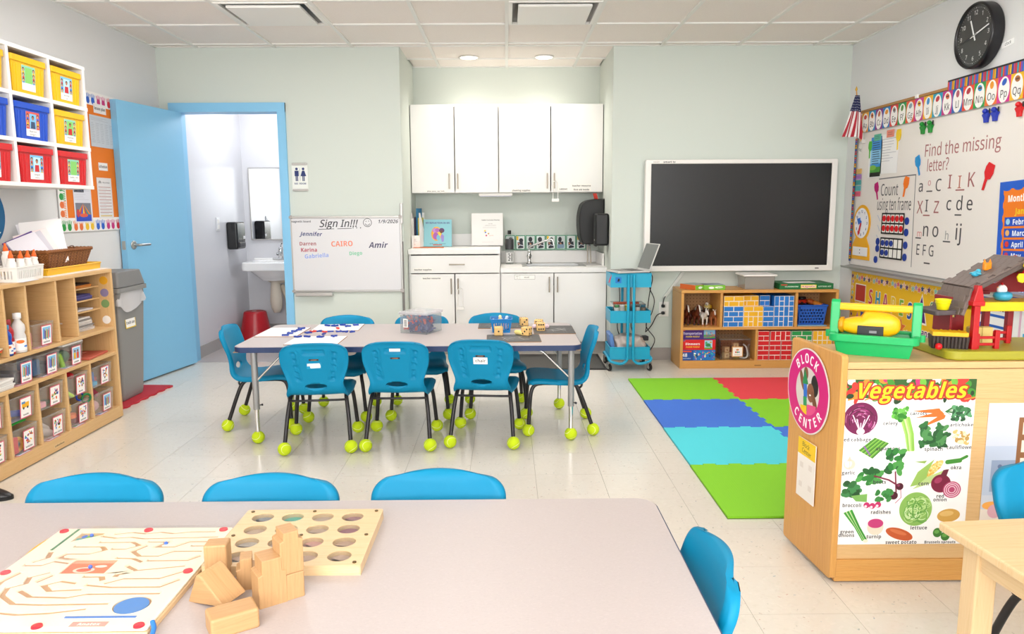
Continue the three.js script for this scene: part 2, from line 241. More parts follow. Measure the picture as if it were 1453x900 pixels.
for (const [x, w] of [[-0.298, 'left-hand'], [0.319, 'right-hand']]) {
  const t = thing('recessed_downlight', `${w} one of two round recessed downlights above the white wall cabinets`, 'light', [x, H, -6.385]);
  obj('trim_ring', lathe([[0.066, 0.02], [0.066, 0.001], [0.07, -0.003], [0.084, -0.001], [0.085, 0.003], [0.066, 0.02]], 40), M.white, t);
  obj('lens', cyl(0.066, 0.066, 0.006, 40), mat(0xffffff, 0.5, { emissive: 0xfff6ea, emissiveIntensity: CAN_GLOW }), t, [0, 0.002, 0]);
  const l = new THREE.SpotLight(0xfff8ee, CAN_LIGHT, 0, 1.25, 0.8, 2); l.position.set(0, -0.01, 0); l.target.position.set(0, -2, 0); l.castShadow = true; l.shadow.radius = 3; t.add(l, l.target);
}
{ // bathroom lamp, out of sight above the door head
  const t = thing('bathroom_light', 'round bathroom ceiling lamp behind the door head', 'light', [-1.95, 2.29, -6.75]);
  obj('diffuser', moved(lathe([[0.001, -0.05], [0.1, -0.045], [0.15, -0.02], [0.155, 0.008], [0.001, 0.008]], 32), 0, 0, 0), mat(0xffffff, 0.5, { emissive: 0xffffff, emissiveIntensity: 3 }), t);
  const l = new THREE.PointLight(0xfdfdff, 2.1, 0, 2); l.position.set(0, -0.09, 0); l.castShadow = true; l.shadow.radius = 5; t.add(l);
}
for (const [x, w] of [[cgx - 1.5 * CP, 'left-hand'], [cgx + 1.5 * CP, 'right-hand']]) {
  const t = thing('air_vent', `${w} one of two square ceiling air vents with a hanging plate`, 'vent', [x, H, cgz - 0.5 * CP]);
  const o = CP / 2 - 0.012, i = CP / 2 - 0.035;
  obj('frame', moved(extrude([[-o, -o], [o, -o], [o, o], [-o, o]], 0.012, 0.002, [[[-i, -i], [-i, i], [i, i], [i, -i]]]), 0, 0.008, 0, Math.PI / 2, 0, 0), M.white, t);
  const cone = new THREE.CylinderGeometry(0.19 * Math.SQRT2, i * Math.SQRT2 + 0.01, 0.16, 4, 1, true); cone.rotateY(Math.PI / 4); obj('cone', cone, mat(0xb9b7b4, 0.5, { side: THREE.DoubleSide }), t, [0, 0.085, 0]);
  obj('duct', box(0.4, 0.03, 0.4), M.black, t, [0, 0.18, 0]);
  obj('damper', merged([-0.1, 0, 0.1].map((a) => moved(box(0.07, 0.05, 0.3, 0.004), a, 0.15, 0, 0, 0, 0.5))), mat(0x46444a, 0.4, { metalness: 0.6 }), t);
  obj('plate', moved(extrude(roundRect(0.45, 0.45, 0.008), 0.01, 0.003), 0, -0.004, 0.0, Math.PI / 2, 0, 0), M.white, t);
  for (const [a, b] of [[-0.18, -0.18], [0.18, -0.18], [-0.18, 0.18], [0.18, 0.18]]) obj('hanger_rod', cyl(0.004, 0.004, 0.16, 8), M.steel, t, [a, 0.075, b]);
}

// ---------- chairs ----------
const chairShell = (() => {
  const prof = new THREE.CatmullRomCurve3([[0, 0.268, 0.166], [0, 0.288, 0.172], [0, 0.305, 0.155], [0, 0.31, 0.1], [0, 0.302, 0.01], [0, 0.298, -0.07], [0, 0.306, -0.115], [0, 0.335, -0.143], [0, 0.39, -0.158], [0, 0.48, -0.178], [0, 0.578, -0.2]].map(V), false, 'centripetal');
  const L = prof.getLength(), NV = 100, NU = 60, slotC = [0, 0.352], hw = 0.056, hh = 0.017;
  const half = (s) => { // half width by distance along the profile
    const d = L - s; let w; const y = prof.getPointAt(s / L).y, back = s > L * 0.55;
    if (!back) { w = 0.168 - 0.02 * THREE.MathUtils.smoothstep(s, 0.15, 0.33); const r = 0.05; if (s < r) w -= r - Math.sqrt(r * r - (r - s) * (r - s)); }
    else { w = 0.126 + 0.041 * THREE.MathUtils.smoothstep(y, 0.31, 0.48); const s0 = L * 0.55; const blend = THREE.MathUtils.smoothstep(s, s0, s0 + 0.06); w = 0.148 * (1 - blend) + w * blend; const r = 0.062; if (d < r) w -= 0.95 * (r - Math.sqrt(Math.max(0, r * r - (r - d) * (r - d)))); }
    return w;
  };
  const relief = (x, y) => { // recesses on the outer face of the back
    let e = 0; const ax = Math.abs(x);
    if (ax < 0.052 && Math.abs(y - 0.527) < 0.014) e = 0.008;
    const cx = 0.098 - 0.014 * THREE.MathUtils.clamp((0.5 - y) / 0.13, -0.5, 1); if (Math.abs(ax - cx) < 0.011 && y > 0.372 && y < 0.525) { e = 0.005; const k = ((y - 0.372) / 0.033) % 1; if (Math.hypot((k - 0.5) * 0.033, ax - cx) < 0.0085) e = k < 0.55 ? 0.011 : 0.001; }
    const px = 0.078 - 0.01 * (0.5 - y) / 0.13; if (Math.abs(ax - px) < 0.003 && y > 0.37 && y < 0.535) e = Math.max(e, 0.004);
    return e;
  };
  const ins = [], outs = [], keep = [];
  const yAt = []; for (let j = 0; j <= NV; j++) yAt.push(prof.getPointAt(j / NV).y);
  let sc = 0; for (let j = 60; j <= NV; j++) if (yAt[j] < slotC[1]) sc = (j / NV) * L;
  const flat = (i, j) => [((i / NU) * 2 - 1) * half((j / NV) * L), (j / NV) * L - sc];
  for (let j = 0; j <= NV; j++) for (let i = 0; i <= NU; i++) {
    let [x, ds] = flat(i, j); const q = Math.hypot(x / hw, ds / hh); if (q > 0.72 && q < 1.3) { x /= q; ds /= q; }
    const u0 = (i / NU) * 2 - 1, d0 = L - (ds + sc), s = THREE.MathUtils.clamp(ds + sc - 0.015 * u0 * u0 * Math.max(0, 1 - d0 / 0.12), 0, L), p = prof.getPointAt(s / L), tg = prof.getTangentAt(s / L), n = new THREE.Vector3(0, tg.z, -tg.y).multiplyScalar(-1); // n points to the sitter
    if (n.y < 0 && s < L * 0.3) n.negate();
    const up = new THREE.Vector3(0, -tg.z, tg.y), w = half(THREE.MathUtils.clamp(ds + sc, 0, L)), u = w ? x / w : 0, bk = THREE.MathUtils.smoothstep(s, L * 0.5, L * 0.75);
    const curl = -0.014 * Math.pow(Math.max(0, (Math.abs(u) - 0.84) / 0.16), 2) * (1 - THREE.MathUtils.smoothstep(Math.abs(s - L * 0.5), L * 0.46, L * 0.5) * 0.0);
    const top = -0.012 * Math.pow(Math.max(0, 1 - (L - s) / 0.03), 2);
    const bow = (0.004 + 0.026 * bk * (1 - 0.55 * Math.max(0, 1 - d0 / 0.14))) * u * u;
    const c = p.clone().setX(x).addScaledVector(up, bow + curl + top);
    ins.push(c); const th = 0.011 - (bk > 0.5 ? relief(x, p.y) * 0.9 : 0);
    outs.push(c.clone().addScaledVector(up, -th - 0.002)); 
  }
  const pos = [], idx = [], id = (i, j) => j * (NU + 1) + i, N = ins.length; for (const v of ins) pos.push(v.x, v.y, v.z); for (const v of outs) pos.push(v.x, v.y, v.z);
  const edges = new Map(); const addE = (a, b) => { const k = Math.min(a, b) + '_' + Math.max(a, b); if (edges.has(k)) edges.delete(k); else edges.set(k, [a, b]); };
  for (let j = 0; j < NV; j++) for (let i = 0; i < NU; i++) {
    const [x0, s0] = flat(i, j), [x1, s1] = flat(i + 1, j + 1); if (Math.hypot((x0 + x1) / 2 / hw, (s0 + s1) / 2 / hh) < 0.97) continue;
    const a = id(i, j), b = id(i + 1, j), c = id(i + 1, j + 1), d = id(i, j + 1);
    idx.push(a, b, c, a, c, d, a + N, c + N, b + N, a + N, d + N, c + N); addE(a, b); addE(b, c); addE(c, d); addE(d, a);
  }
  for (const [a, b] of edges.values()) idx.push(a, b + N, b, a, a + N, b + N);
  const g = new THREE.BufferGeometry(); g.setAttribute('position', new THREE.Float32BufferAttribute(pos, 3)); g.setIndex(idx); g.setAttribute('uv', new THREE.Float32BufferAttribute(new Float32Array(pos.length / 3 * 2).map((_, k) => pos[Math.floor(k / 2) * 3 + (k % 2)] * 6), 2)); g.computeVertexNormals(); return g;
})();
const legShape = {
  f: (s) => tube([[0.166 * s, 0.05, 0.173], [0.152 * s, 0.2, 0.163], [0.143 * s, 0.255, 0.152], [0.138 * s, 0.279, 0.13], [0.136 * s, 0.285, 0.09]], 0.0105, 26, 10),
  r: (s) => tube([[0.163 * s, 0.05, -0.173], [0.152 * s, 0.18, -0.128], [0.143 * s, 0.25, -0.1], [0.138 * s, 0.278, -0.075], [0.136 * s, 0.285, -0.04]], 0.0105, 26, 10),
};
const feltBall = new THREE.SphereGeometry(0.0335, 28, 20);
function makeChair(label, group) {
  const t = thing('school_chair', label, 'chair', [0, 0, 0], 0, group);
  obj('seat_shell', chairShell, M.chair, t);
  for (const s of [-1, 1]) for (const k of ['f', 'r']) { const l = obj('leg', cached('leg' + k + s, () => legShape[k](s)), M.frame, t); const b = obj('tennis_ball', feltBall, M.felt, l, [(k === 'f' ? 0.167 : 0.164) * s, 0.0335, k === 'f' ? 0.174 : -0.178], [0.6 * s, k === 'f' ? 1 : 2.4, 0.4]); b.userData.label = 'yellow-green tennis ball on the leg end'; }
  for (const s of [-1, 1]) obj('seat_rail', cached('rail' + s, () => tube([[0.136 * s, 0.285, 0.1], [0.136 * s, 0.284, 0.02], [0.136 * s, 0.285, -0.05]], 0.0105, 12, 10)), M.frame, t);
  obj('cross_bar', cached('cross', () => tube([[-0.143, 0.262, -0.108], [-0.1, 0.264, -0.122], [0, 0.266, -0.13], [0.1, 0.264, -0.122], [0.143, 0.262, -0.108]], 0.006, 24, 8)), M.frame, t);
  obj('cross_bar', cached('cross2', () => tube([[-0.136, 0.279, 0.09], [0, 0.277, 0.09], [0.136, 0.279, 0.09]], 0.006, 12, 8)), M.frame, t);
  return t;
}
const chairs = [
  // front row at the far table: backs to the camera (turn 180)
  [-0.974, -3.83, Math.PI + 0.1, 'turquoise school chair with a torn white sticker on its back, at the far table', 1],
  [-0.558, -3.862, Math.PI, 'turquoise school chair with a blank white strip high on its back, at the far table', 2],
  [-0.116, -3.9, Math.PI - 0.1, 'turquoise school chair with a white card reading chair on its back', 3],
  [-1.392, -4.24, Math.PI / 2 + 0.06, 'turquoise school chair at the left end of the far table, beside the bathroom door'],
  [0.283, -4.1, -Math.PI / 2 + 0.02, 'turquoise school chair at the right end of the far table, near the wooden dice'],
  [-0.985, -4.4, 0, 'turquoise school chair tucked behind the far table below the sign-in board'],
  [-0.52, -4.43, 0.05, 'turquoise school chair tucked behind the far table, mostly hidden by the clear box'],
  [-0.062, -4.455, 0.06, 'turquoise school chair tucked behind the far table, behind the little blue basket'],
  [-1.017, -1.585, 0, 'turquoise school chair behind the near table, first of three from the left'],
  [-0.581, -1.575, 0, 'turquoise school chair behind the near table, middle of three'],
  [-0.172, -1.598, 0, 'turquoise school chair behind the near table, nearest the foam mat'],
  [0.2, -1.36, -Math.PI / 2 - 0.02, 'turquoise school chair at the right end of the near table'],
  [1.405, -1.64, 0, 'turquoise school chair behind the small wooden table, before the photo poster'],
];
const stickers = {
  1: () => art(160, 80, (g, w, h) => { rect(g, '#0094c2', 0, 0, w, h); g.fillStyle = '#f7f4f0'; g.beginPath(); g.moveTo(4, 12); g.lineTo(140, 8); g.quadraticCurveTo(158, 30, 150, 70); g.lineTo(40, 74); g.lineTo(34, 44); g.lineTo(4, 46); g.fill(); }),
  2: () => art(160, 50, (g, w, h) => rect(g, '#f4f1ee', 0, 0, w, h)),
  3: () => art(200, 100, (g, w, h) => { rect(g, '#fbfaf8', 0, 0, w, h); text(g, 'chair', w / 2, h / 2 - 2, 66, '#16161c', { sw: 2, stroke: '#16161c' }); }),
};
const maker = art(200, 30, (g, w, h) => { rect(g, '#2a1a16', 0, 0, w, h); text(g, 'LIFETIME', w / 2, h / 2 + 1, 26, '#d98a5c', { style: 'bold italic' }); });
let chairProto;
for (const [x, z, turn, label, sticker] of chairs) {
  let c;
  if (!chairProto) c = chairProto = makeChair(label, 'turquoise school chairs'); else { c = copy(chairProto, [0, 0, 0], 0, label); for (const k of [...c.children]) if (/card|plate/.test(k.name)) c.remove(k); }
  c.position.set(x, 0, z); c.rotation.set(0, turn, 0);
  const put = (name, w, h, r, y, zz, m) => obj(name, sheetGeo(w, h, 0.0012, r), m ?? r.A.m, c, [0, y, zz], [-0.2, Math.PI, 0]);
  put('maker_plate', 0.048, 0.008, maker, 0.487, -0.1945);
  if (sticker) { const r = stickers[sticker](); const d = { 1: [0.07, 0.032, 0.457, -0.1885], 2: [0.055, 0.016, 0.529, -0.1965], 3: [0.072, 0.036, 0.462, -0.1895] }[sticker]; const m = put(sticker === 3 ? 'name_card' : 'sticker_card', d[0], d[1], r, d[2], d[3]); m.userData.label = sticker === 3 ? 'white card with the word chair' : 'plain white sticker'; }
}

// ---------- tables ----------
function tableTop(w, d, r, th) {
  const g = extrude(roundRect(w, d, r), th, 0.002, [], 10); g.rotateX(-Math.PI / 2); return metreUV(g, 0, 0, 0);
}
function makeTable(x0, x1, z0, z1, h, label, legs) {
  const w = x1 - x0, d = z1 - z0, t = thing('activity_table', label, 'table', [(x0 + x1) / 2, 0, (z0 + z1) / 2]);
  obj('tabletop', tableTop(w - 0.006, d - 0.006, 0.047, 0.0245), M.lam, t, [0, h - 0.0245, 0]);
  const band = extrude(roundRect(w, d, 0.05), 0.0275, 0, [roundRect(w - 0.007, d - 0.007, 0.0465)], 10); band.rotateX(-Math.PI / 2); obj('edge_band', band, M.navy, t, [0, h - 0.029, 0]);
  obj('underside', box(w - 0.008, 0.004, d - 0.008), mat(0x8a7460, 0.8), t, [0, h - 0.027, 0]);
  for (const [lx, lz] of legs) {
    const X = lx - t.position.x, Z = lz - t.position.z, l = new THREE.Group(); l.name = 'leg'; t.add(l); l.position.set(X, 0, Z);
    obj('upper_tube', lathe([[0.001, 0.185], [0.0165, 0.185], [0.0165, h - 0.03], [0.001, h - 0.03]], 20), M.greyPaint, l);
    obj('lower_tube', lathe([[0.001, 0.03], [0.0115, 0.03], [0.0115, 0.2], [0.001, 0.2]], 20), M.chrome, l);
    obj('adjusting_knob', moved(merged([moved(cyl(0.003, 0.003, 0.016, 8), 0, 0, 0.02, Math.PI / 2, 0, 0), moved(cyl(0.006, 0.006, 0.006, 12), 0, 0, 0.03, Math.PI / 2, 0, 0)]), 0, 0.205, 0, 0, Math.sign(X) * -0.6 + Math.PI / 2, 0), M.black, l);
    obj('tennis_ball', feltBall, M.felt, l, [0, 0.0335, 0], [0.3, X * 3, 0.2]);
    const sx = -Math.sign(X); obj('brace', tube([[0, 0.33, 0], [0.15 * sx, h - 0.045, 0], [0.19 * sx, h - 0.032, 0]], 0.0055, 10, 8, false, 0), M.chrome, l);
  }
  return t;
}
const TH = 0.525;
makeTable(-1.41, 0.385, -4.545, -3.785, TH, 'grey laminate activity table with a navy edge and tennis-ball feet by the sink', [[-1.317, -3.84], [0.336, -3.86], [0.318, -4.49], [-1.317, -4.49]]);
makeTable(-1.5, 0.352, -1.73, -0.97, TH, 'near activity table with the wooden maze on its pale grey top', [[-1.4, -1.65], [0.27, -1.65], [0.27, -1.05], [-1.4, -1.05]]);

// ---------- kitchen niche ----------
const pull = (len, vertical) => cached('pull' + len + vertical, () => { const g = merged([moved(new RoundedBoxGeometry(len, 0.011, 0.008, 2, 0.003), 0, 0, 0.028), moved(cyl(0.004, 0.004, 0.028, 8), -len * 0.38, 0, 0.014, Math.PI / 2, 0, 0), moved(cyl(0.004, 0.004, 0.028, 8), len * 0.38, 0, 0.014, Math.PI / 2, 0, 0)]); if (vertical) g.rotateZ(Math.PI / 2); return g; });
const bronze = mat(0x8f8578, 0.35, { metalness: 0.75 });
const strip = (t, s, w, h, x, y, z, px = 40, weight = '') => obj('label_strip', sheetGeo(w, h, 0.0008, art(Math.round(w * 1500), Math.round(h * 1500), (g, W, H2) => { rect(g, '#f6f1ea', 0, 0, W, H2); text(g, s, W / 2, H2 / 2, px, '#14141a', { style: 'bold' }); })), atlases[atlases.length - 1].m, t, [x, y, z]);
function cupboard(name, label, x0, x1, y0, y1, z0, z1, fronts, toe) {
  const t = thing(name, label, 'cabinet', [(x0 + x1) / 2, y0, (z0 + z1) / 2]), w = x1 - x0, h = y1 - y0, d = z1 - z0;
  obj('carcass', merged([moved(box(0.018, h, d), -w / 2 + 0.009, h / 2, 0), moved(box(0.018, h, d), w / 2 - 0.009, h / 2, 0), moved(box(w - 0.036, 0.018, d), 0, 0.009, 0), ...(toe ? [] : [moved(box(w - 0.036, 0.018, d), 0, h - 0.009, 0)]), moved(box(w - 0.036, h - 0.036, 0.01), 0, h / 2, -d / 2 + 0.005)]), M.lacquer, t);
  for (const [kind, a, b, c, e, hx, hy, hv] of fronts) {
    const p = new THREE.Group(); p.name = kind; t.add(p); p.position.set((a + b) / 2 - t.position.x, (c + e) / 2 - y0, d / 2 + 0.0105);
    obj('front_panel', box(b - a - 0.005, e - c - 0.005, 0.019, 0.002), M.lacquer, p);
    obj('handle', pull(0.13, hv), bronze, p, [hx - (a + b) / 2, hy - (c + e) / 2, 0.0095]);
  }
  if (toe) obj('toe_kick', box(w, toe, 0.012), mat(0xb9b4ae, 0.6), t, [0, -toe / 2, d / 2 - 0.075]);
  return t;
}
{
  const zf = -6.205, fz = zf + 0.0205;
  const L = cupboard('base_cabinet', 'white base cabinet with one drawer over two doors, left of the sink', NX0 + 0.004, -0.053, 0.112, 0.852, NZ + 0.004, zf, [['drawer', -0.795, -0.056, 0.695, 0.845, -0.408, 0.77, false], ['door', -0.795, -0.43, 0.115, 0.692, -0.457, 0.59, true], ['door', -0.427, -0.056, 0.115, 0.692, -0.4, 0.59, true]], 0.112);
  L.children[0].position.z -= 0; strip(L, 'teacher supplies', 0.16, 0.024, -0.69 - L.position.x, 0.727 - 0.112, (zf - NZ - 0.004) / 2 + 0.0215, 27); strip(L, 'teacher resource', 0.17, 0.026, -0.62 - L.position.x, 0.655 - 0.112, (zf - NZ - 0.004) / 2 + 0.0215, 27);
  const R = cupboard('sink_cabinet', 'white two-door cabinet under the stainless steel sink', -0.049, NX1 - 0.004, 0.112, 0.697, NZ + 0.004, zf, [['door', -0.045, 0.39, 0.115, 0.694, 0.352, 0.6, true], ['door', 0.393, 0.826, 0.115, 0.694, 0.42, 0.6, true]], 0.112);
  obj('label_strip', sheetGeo(0.17, 0.038, 0.0008, art(340, 76, (g, w, h) => { rect(g, '#fbf8f2', 0, 0, w, h); line(g, '#555', 3, [[2, 2], [w - 2, 2], [w - 2, h - 2], [2, h - 2], [2, 2]]); line(g, '#555', 2, [[90, 2], [90, h]]); text(g, 'oooo', 45, 24, 22, '#555'); text(g, 'o o', 45, 52, 22, '#555'); text(g, 'wood', 200, h / 2, 34, '#222'); })), atlases[atlases.length - 1].m, R, [0.15 - R.position.x, 0.66 - 0.112, (zf - NZ - 0.004) / 2 + 0.0215]);
  const top = (name, label, x0, x1, y, hole) => {
    const t = thing(name, label, 'countertop', [(x0 + x1) / 2, y, (NZ + zf) / 2]); const w = x1 - x0, d = zf + 0.03 - NZ;
    if (hole) { const h = new THREE.Path(); h.setFromPoints(roundRect(hole[1] - hole[0], hole[3] - hole[2], 0.03, hole[0] - t.position.x, -(hole[3] - t.position.z)).getPoints(5)); const g = extrude([[-w / 2, -d / 2], [w / 2, -d / 2], [w / 2, d / 2], [-w / 2, d / 2]], 0.04, 0, [h]); g.rotateX(-Math.PI / 2); obj('slab', g, M.lacquer, t, [0, -0.04, 0.015]); }
    else obj('slab', box(w, 0.042, d, 0.004), M.lacquer, t, [0, -0.021, 0.015]);
    obj('backsplash', box(w, 0.105, 0.018, 0.003), M.lacquer, t, [0, 0.0525, (NZ - zf) / 2 + 0.0095]);
    return t;
  };
  const a = top('countertop', 'higher white laminate counter on the left with the picture book', NX0 + 0.002, -0.051, 0.895); obj('side_splash', box(0.018, 0.105, 0.4, 0.003), M.lacquer, a, [-0.365, 0.0525, -0.08]);
  const b = top('countertop', 'lower white laminate counter around the steel sink', -0.049, NX1 - 0.002, 0.738, [0.15, 0.655, -6.64, -6.29]); obj('side_splash', box(0.018, 0.105, 0.45, 0.003), M.lacquer, b, [0.427, 0.0525, -0.05]);
  const s = thing('kitchen_sink', 'stainless steel sink set into the white counter', 'sink', [0.4025, 0.738, -6.465]);
  const rim = extrude(roundRect(0.54, 0.385, 0.035), 0.002, 0.001, [roundRect(0.46, 0.3, 0.04)], 8); rim.rotateX(-Math.PI / 2); obj('rim', rim, M.steel, s, [0, 0.0015, 0]);
  obj('bowl', merged([moved(box(0.46, 0.16, 0.002), 0, -0.08, 0.15), moved(box(0.46, 0.16, 0.002), 0, -0.08, -0.15), moved(box(0.002, 0.16, 0.3), 0.23, -0.08, 0), moved(box(0.002, 0.16, 0.3), -0.23, -0.08, 0), moved(box(0.46, 0.002, 0.3), 0, -0.16, 0)]), M.steel, s);
  obj('drain', cyl(0.04, 0.04, 0.004, 24), M.chrome, s, [0, -0.157, 0]);
  const f = thing('kitchen_faucet', 'chrome faucet with a long swan spout over the steel sink', 'faucet', [0.2, 0.741, -6.6]);
  obj('base', lathe([[0.001, 0], [0.026, 0], [0.026, 0.008], [0.018, 0.014], [0.016, 0.05], [0.022, 0.06], [0.022, 0.075], [0.015, 0.085], [0.013, 0.11], [0.001, 0.11]], 24), M.chrome, f);
  obj('spout', tube([[0, 0.1, 0], [0, 0.135, 0], [0.012, 0.152, 0.01], [0.09, 0.183, 0.03], [0.17, 0.212, 0.05], [0.2, 0.21, 0.056], [0.212, 0.17, 0.058]], 0.0085, 40, 12), M.chrome, f);
  obj('lever', tube([[0, 0.068, 0.02], [0.004, 0.072, 0.05], [0.006, 0.09, 0.08]], 0.005, 12, 8), M.chrome, f);
  // wall cabinets
  const wz = -6.52, y0 = 1.358, y1 = 2.095;
  const U = cupboard('wall_cabinet', 'white wall cabinet on the left above the picture book and binder', NX0 + 0.004, -0.064, y0, y1, NZ + 0.004, wz, [['door', -0.806, -0.437, y0, y1, -0.483, 1.455, true], ['door', -0.434, -0.066, y0, y1, -0.41, 1.455, true]]);
  strip(U, 'plates  spoons  cups  bowls', 0.2, 0.016, -0.6 - U.position.x, 0.016, (wz - NZ - 0.004) / 2 + 0.0215, 17);
  const W = cupboard('wall_cabinet', 'white wall cabinet above the sink labelled cleaning supplies', -0.06, NX1 - 0.004, y0, y1, NZ + 0.004, wz, [['door', -0.058, 0.38, y0, y1, 0.352, 1.455, true], ['door', 0.384, 0.826, y0, y1, 0.412, 1.455, true]]);
  const lz = (wz - NZ - 0.004) / 2 + 0.0215; strip(W, 'cleaning supplies', 0.17, 0.024, 0.13 - W.position.x, 0.018, lz, 28); strip(W, 'cabinet', 0.085, 0.024, 0.49 - W.position.x, 0.028, lz, 28); strip(W, 'teacher resource', 0.17, 0.025, 0.645 - W.position.x, 0.055, lz, 29); strip(W, 'first aid inside', 0.165, 0.025, 0.645 - W.position.x, 0.022, lz, 29);
  for (const [x, y, l, lab, z] of [[0.42, 1.44, 0.15, 'white hanging child-lock strap on the right-hand wall cabinet handle', wz + 0.062], [-0.383, 0.56, 0.15, 'white hanging child-lock strap on the base cabinet door handle', zf + 0.062]]) {
    const t = thing('child_lock', lab, 'lock', [x, y, z]); obj('loop_strap', tube([[-0.02, -l, 0], [-0.02, -0.01, 0], [-0.013, 0.008, -0.006], [0, 0.012, -0.022], [0.013, 0.008, -0.006], [0.02, -0.01, 0], [0.02, -l, 0]], 0.003, 60, 6), M.white, t); obj('buckle', box(0.062, 0.026, 0.016, 0.005), M.white, t, [0, -l, 0]);
  }
  const ul = thing('under_cabinet_lamp', 'slim white strip lamp under the wall cabinets, switched off', 'lamp', [-0.09, y0 - 0.013, -6.56]); obj('housing', box(0.29, 0.024, 0.05, 0.006), M.white, ul); obj('cover', box(0.27, 0.006, 0.04, 0.002), mat(0xd9d8ee, 0.4), ul, [0, -0.014, 0]);
}
{ // things on the counters
  const cy = 0.896;
  const mf = thing('magazine_file', 'white magazine file holding folders on the left end of the counter', 'magazine file', [-0.765, cy + 0.004, -6.53], -0.12);
  const side = [[0, 0], [0.2, 0], [0.2, 0.1], [0.04, 0.29], [0, 0.29]];
  for (const s of [-1, 1]) obj('side_panel', moved(extrude(side, 0.003), 0.035 * s + 0.0015, 0, 0.1, 0, Math.PI / 2, 0), M.white, mf);
  obj('front_panel', sheetGeo(0.073, 0.1, 0.003, art(150, 200, (g, w, h) => { rect(g, '#f8f6f2', 0, 0, w, h); lines(g, 30, 60, 90, 4, 14, '#999', 3); text(g, 'ooo', 60, 150, 20, '#b88'); })), atlases[atlases.length - 1].m, mf, [0, 0.05, 0.1]);
  obj('back_panel', box(0.073, 0.29, 0.003), M.white, mf, [0, 0.145, -0.0985]); obj('bottom_panel', box(0.073, 0.003, 0.2), M.white, mf, [0, 0.0015, 0]);
  for (const [i, c, h, lab] of [[0, 0x1f6f9a, 0.325, 'tall dark blue folder in the white magazine file'], [1, 0xe9e6e0, 0.24, 'white folder at the left in the magazine file'], [2, 0x3a2f48, 0.25, 'dark purple notebook in the middle of the magazine file'], [3, 0xc8c060, 0.245, 'olive yellow notebook in the magazine file']]) tag(obj('folder', box(0.012, h, 0.17, 0.002), mat(c, 0.6), scene, [-0.765 + [0.012, -0.022, -0.006, 0.026][i], cy + 0.008 + h / 2, -6.545], [0, -0.12, 0]), lab, 'folder');
  tag(obj('paper_pad', merged([moved(box(0.26, 0.003, 0.11, 0), 0, 0, 0)]), mat(0xd8763a, 0.7), scene, [-0.665, cy + 0.0015, -6.43], [0, 0.06, 0]), 'orange edged paper lying on the counter under the magazine file', 'paper');
  const bk = thing('picture_book', 'pale blue picture book with two children on its cover, on the counter', 'book', [-0.6, cy + 0.118, -6.6], 0.05); bk.rotation.x = -0.16;
  obj('cover', sheetGeo(0.245, 0.235, 0.004, art(512, 490, (g, w, h) => {
    rect(g, '#8fcbd6', 0, 0, w, h); text(g, 'MY REFLECTION IN ME', w / 2, 62, 47, '#4a3f86', { style: 'bold', sx: 0.86 });
    oval(g, '#f2a21e', 235, 260, 95, 128); oval(g, '#f7d23c', 245, 240, 78, 96); oval(g, '#c58ad2', 205, 200, 42); oval(g, '#b56bb8', 250, 195, 40); oval(g, '#a860b4', 222, 300, 52, 66); oval(g, '#7cc2d8', 268, 330, 34, 50); oval(g, '#5a3a6a', 330, 200, 48, 44); oval(g, '#6b4030', 322, 225, 24, 28); poly(g, '#9a8ad0', [[330, 262], [372, 300], [366, 400], [330, 410], [310, 300]]);
    text(g, 'by the author  illustrated', w / 2, 440, 26, '#2c5a6e'); rect(g, '#d0583c', 170, 455, 165, 18);
  })), atlases[atlases.length - 1].m, bk, [0, 0, 0.01]); obj('pages', box(0.238, 0.228, 0.016), M.paper, bk, [0, 0, 0]); obj('back_cover', box(0.245, 0.235, 0.003), mat(0x7dbac6, 0.5), bk, [0, 0, -0.01]); obj('spine', box(0.003, 0.235, 0.022), mat(0x6a6258, 0.5), bk, [-0.124, 0, 0]);
  const bd = thing('binder', 'white ring binder standing against the backsplash', 'binder', [-0.167, cy + 0.142, -6.69], -0.03); bd.rotation.x = -0.17;
  obj('cover', sheetGeo(0.275, 0.285, 0.004, art(480, 520, (g, w, h) => { rect(g, '#f4f1ee', 0, 0, w, h); text(g, 'Toddler Curriculum Planning', 290, 110, 20, '#333', { style: 'bold' }); text(g, 'our class', 290, 170, 16, '#777'); text(g, 'weekly plans for teachers', 290, 196, 15, '#777'); lines(g, 170, 226, 240, 2, 14, '#aaa', 2); oval(g, '#f0c93c', 205, 285, 14); oval(g, '#3c6ccc', 212, 310, 12); oval(g, '#c8a03c', 258, 330, 12); oval(g, '#cc4a6c', 225, 360, 13); text(g, 'learning', 300, 360, 18, '#d8a48c', { rot: -0.1 }); lines(g, 160, 460, 200, 2, 12, '#bbb', 2); })), atlases[atlases.length - 1].m, bd, [0, 0, 0.026]); obj('back_cover', box(0.275, 0.285, 0.004, 0.001), M.white, bd, [0, 0, -0.026]); obj('spine', box(0.004, 0.285, 0.056, 0.001), M.white, bd, [-0.1375, 0, 0]); obj('page_block', box(0.25, 0.265, 0.042), M.paper, bd, [0.004, 0, 0]);
  const bt = thing('plastic_bottle', 'tall clear plastic bottle with a black cap beside the sink', 'bottle', [0.027, 0.7385, -6.62]);
  obj('body', lathe([[0.001, 0.003], [0.034, 0], [0.037, 0.008], [0.037, 0.2], [0.036, 0.215], [0.03, 0.235], [0.013, 0.255], [0.012, 0.262]], 32), M.clearPlastic, bt); obj('cap', lathe([[0.001, 0.295], [0.015, 0.295], [0.016, 0.29], [0.016, 0.262], [0.001, 0.262]], 24), M.black, bt);
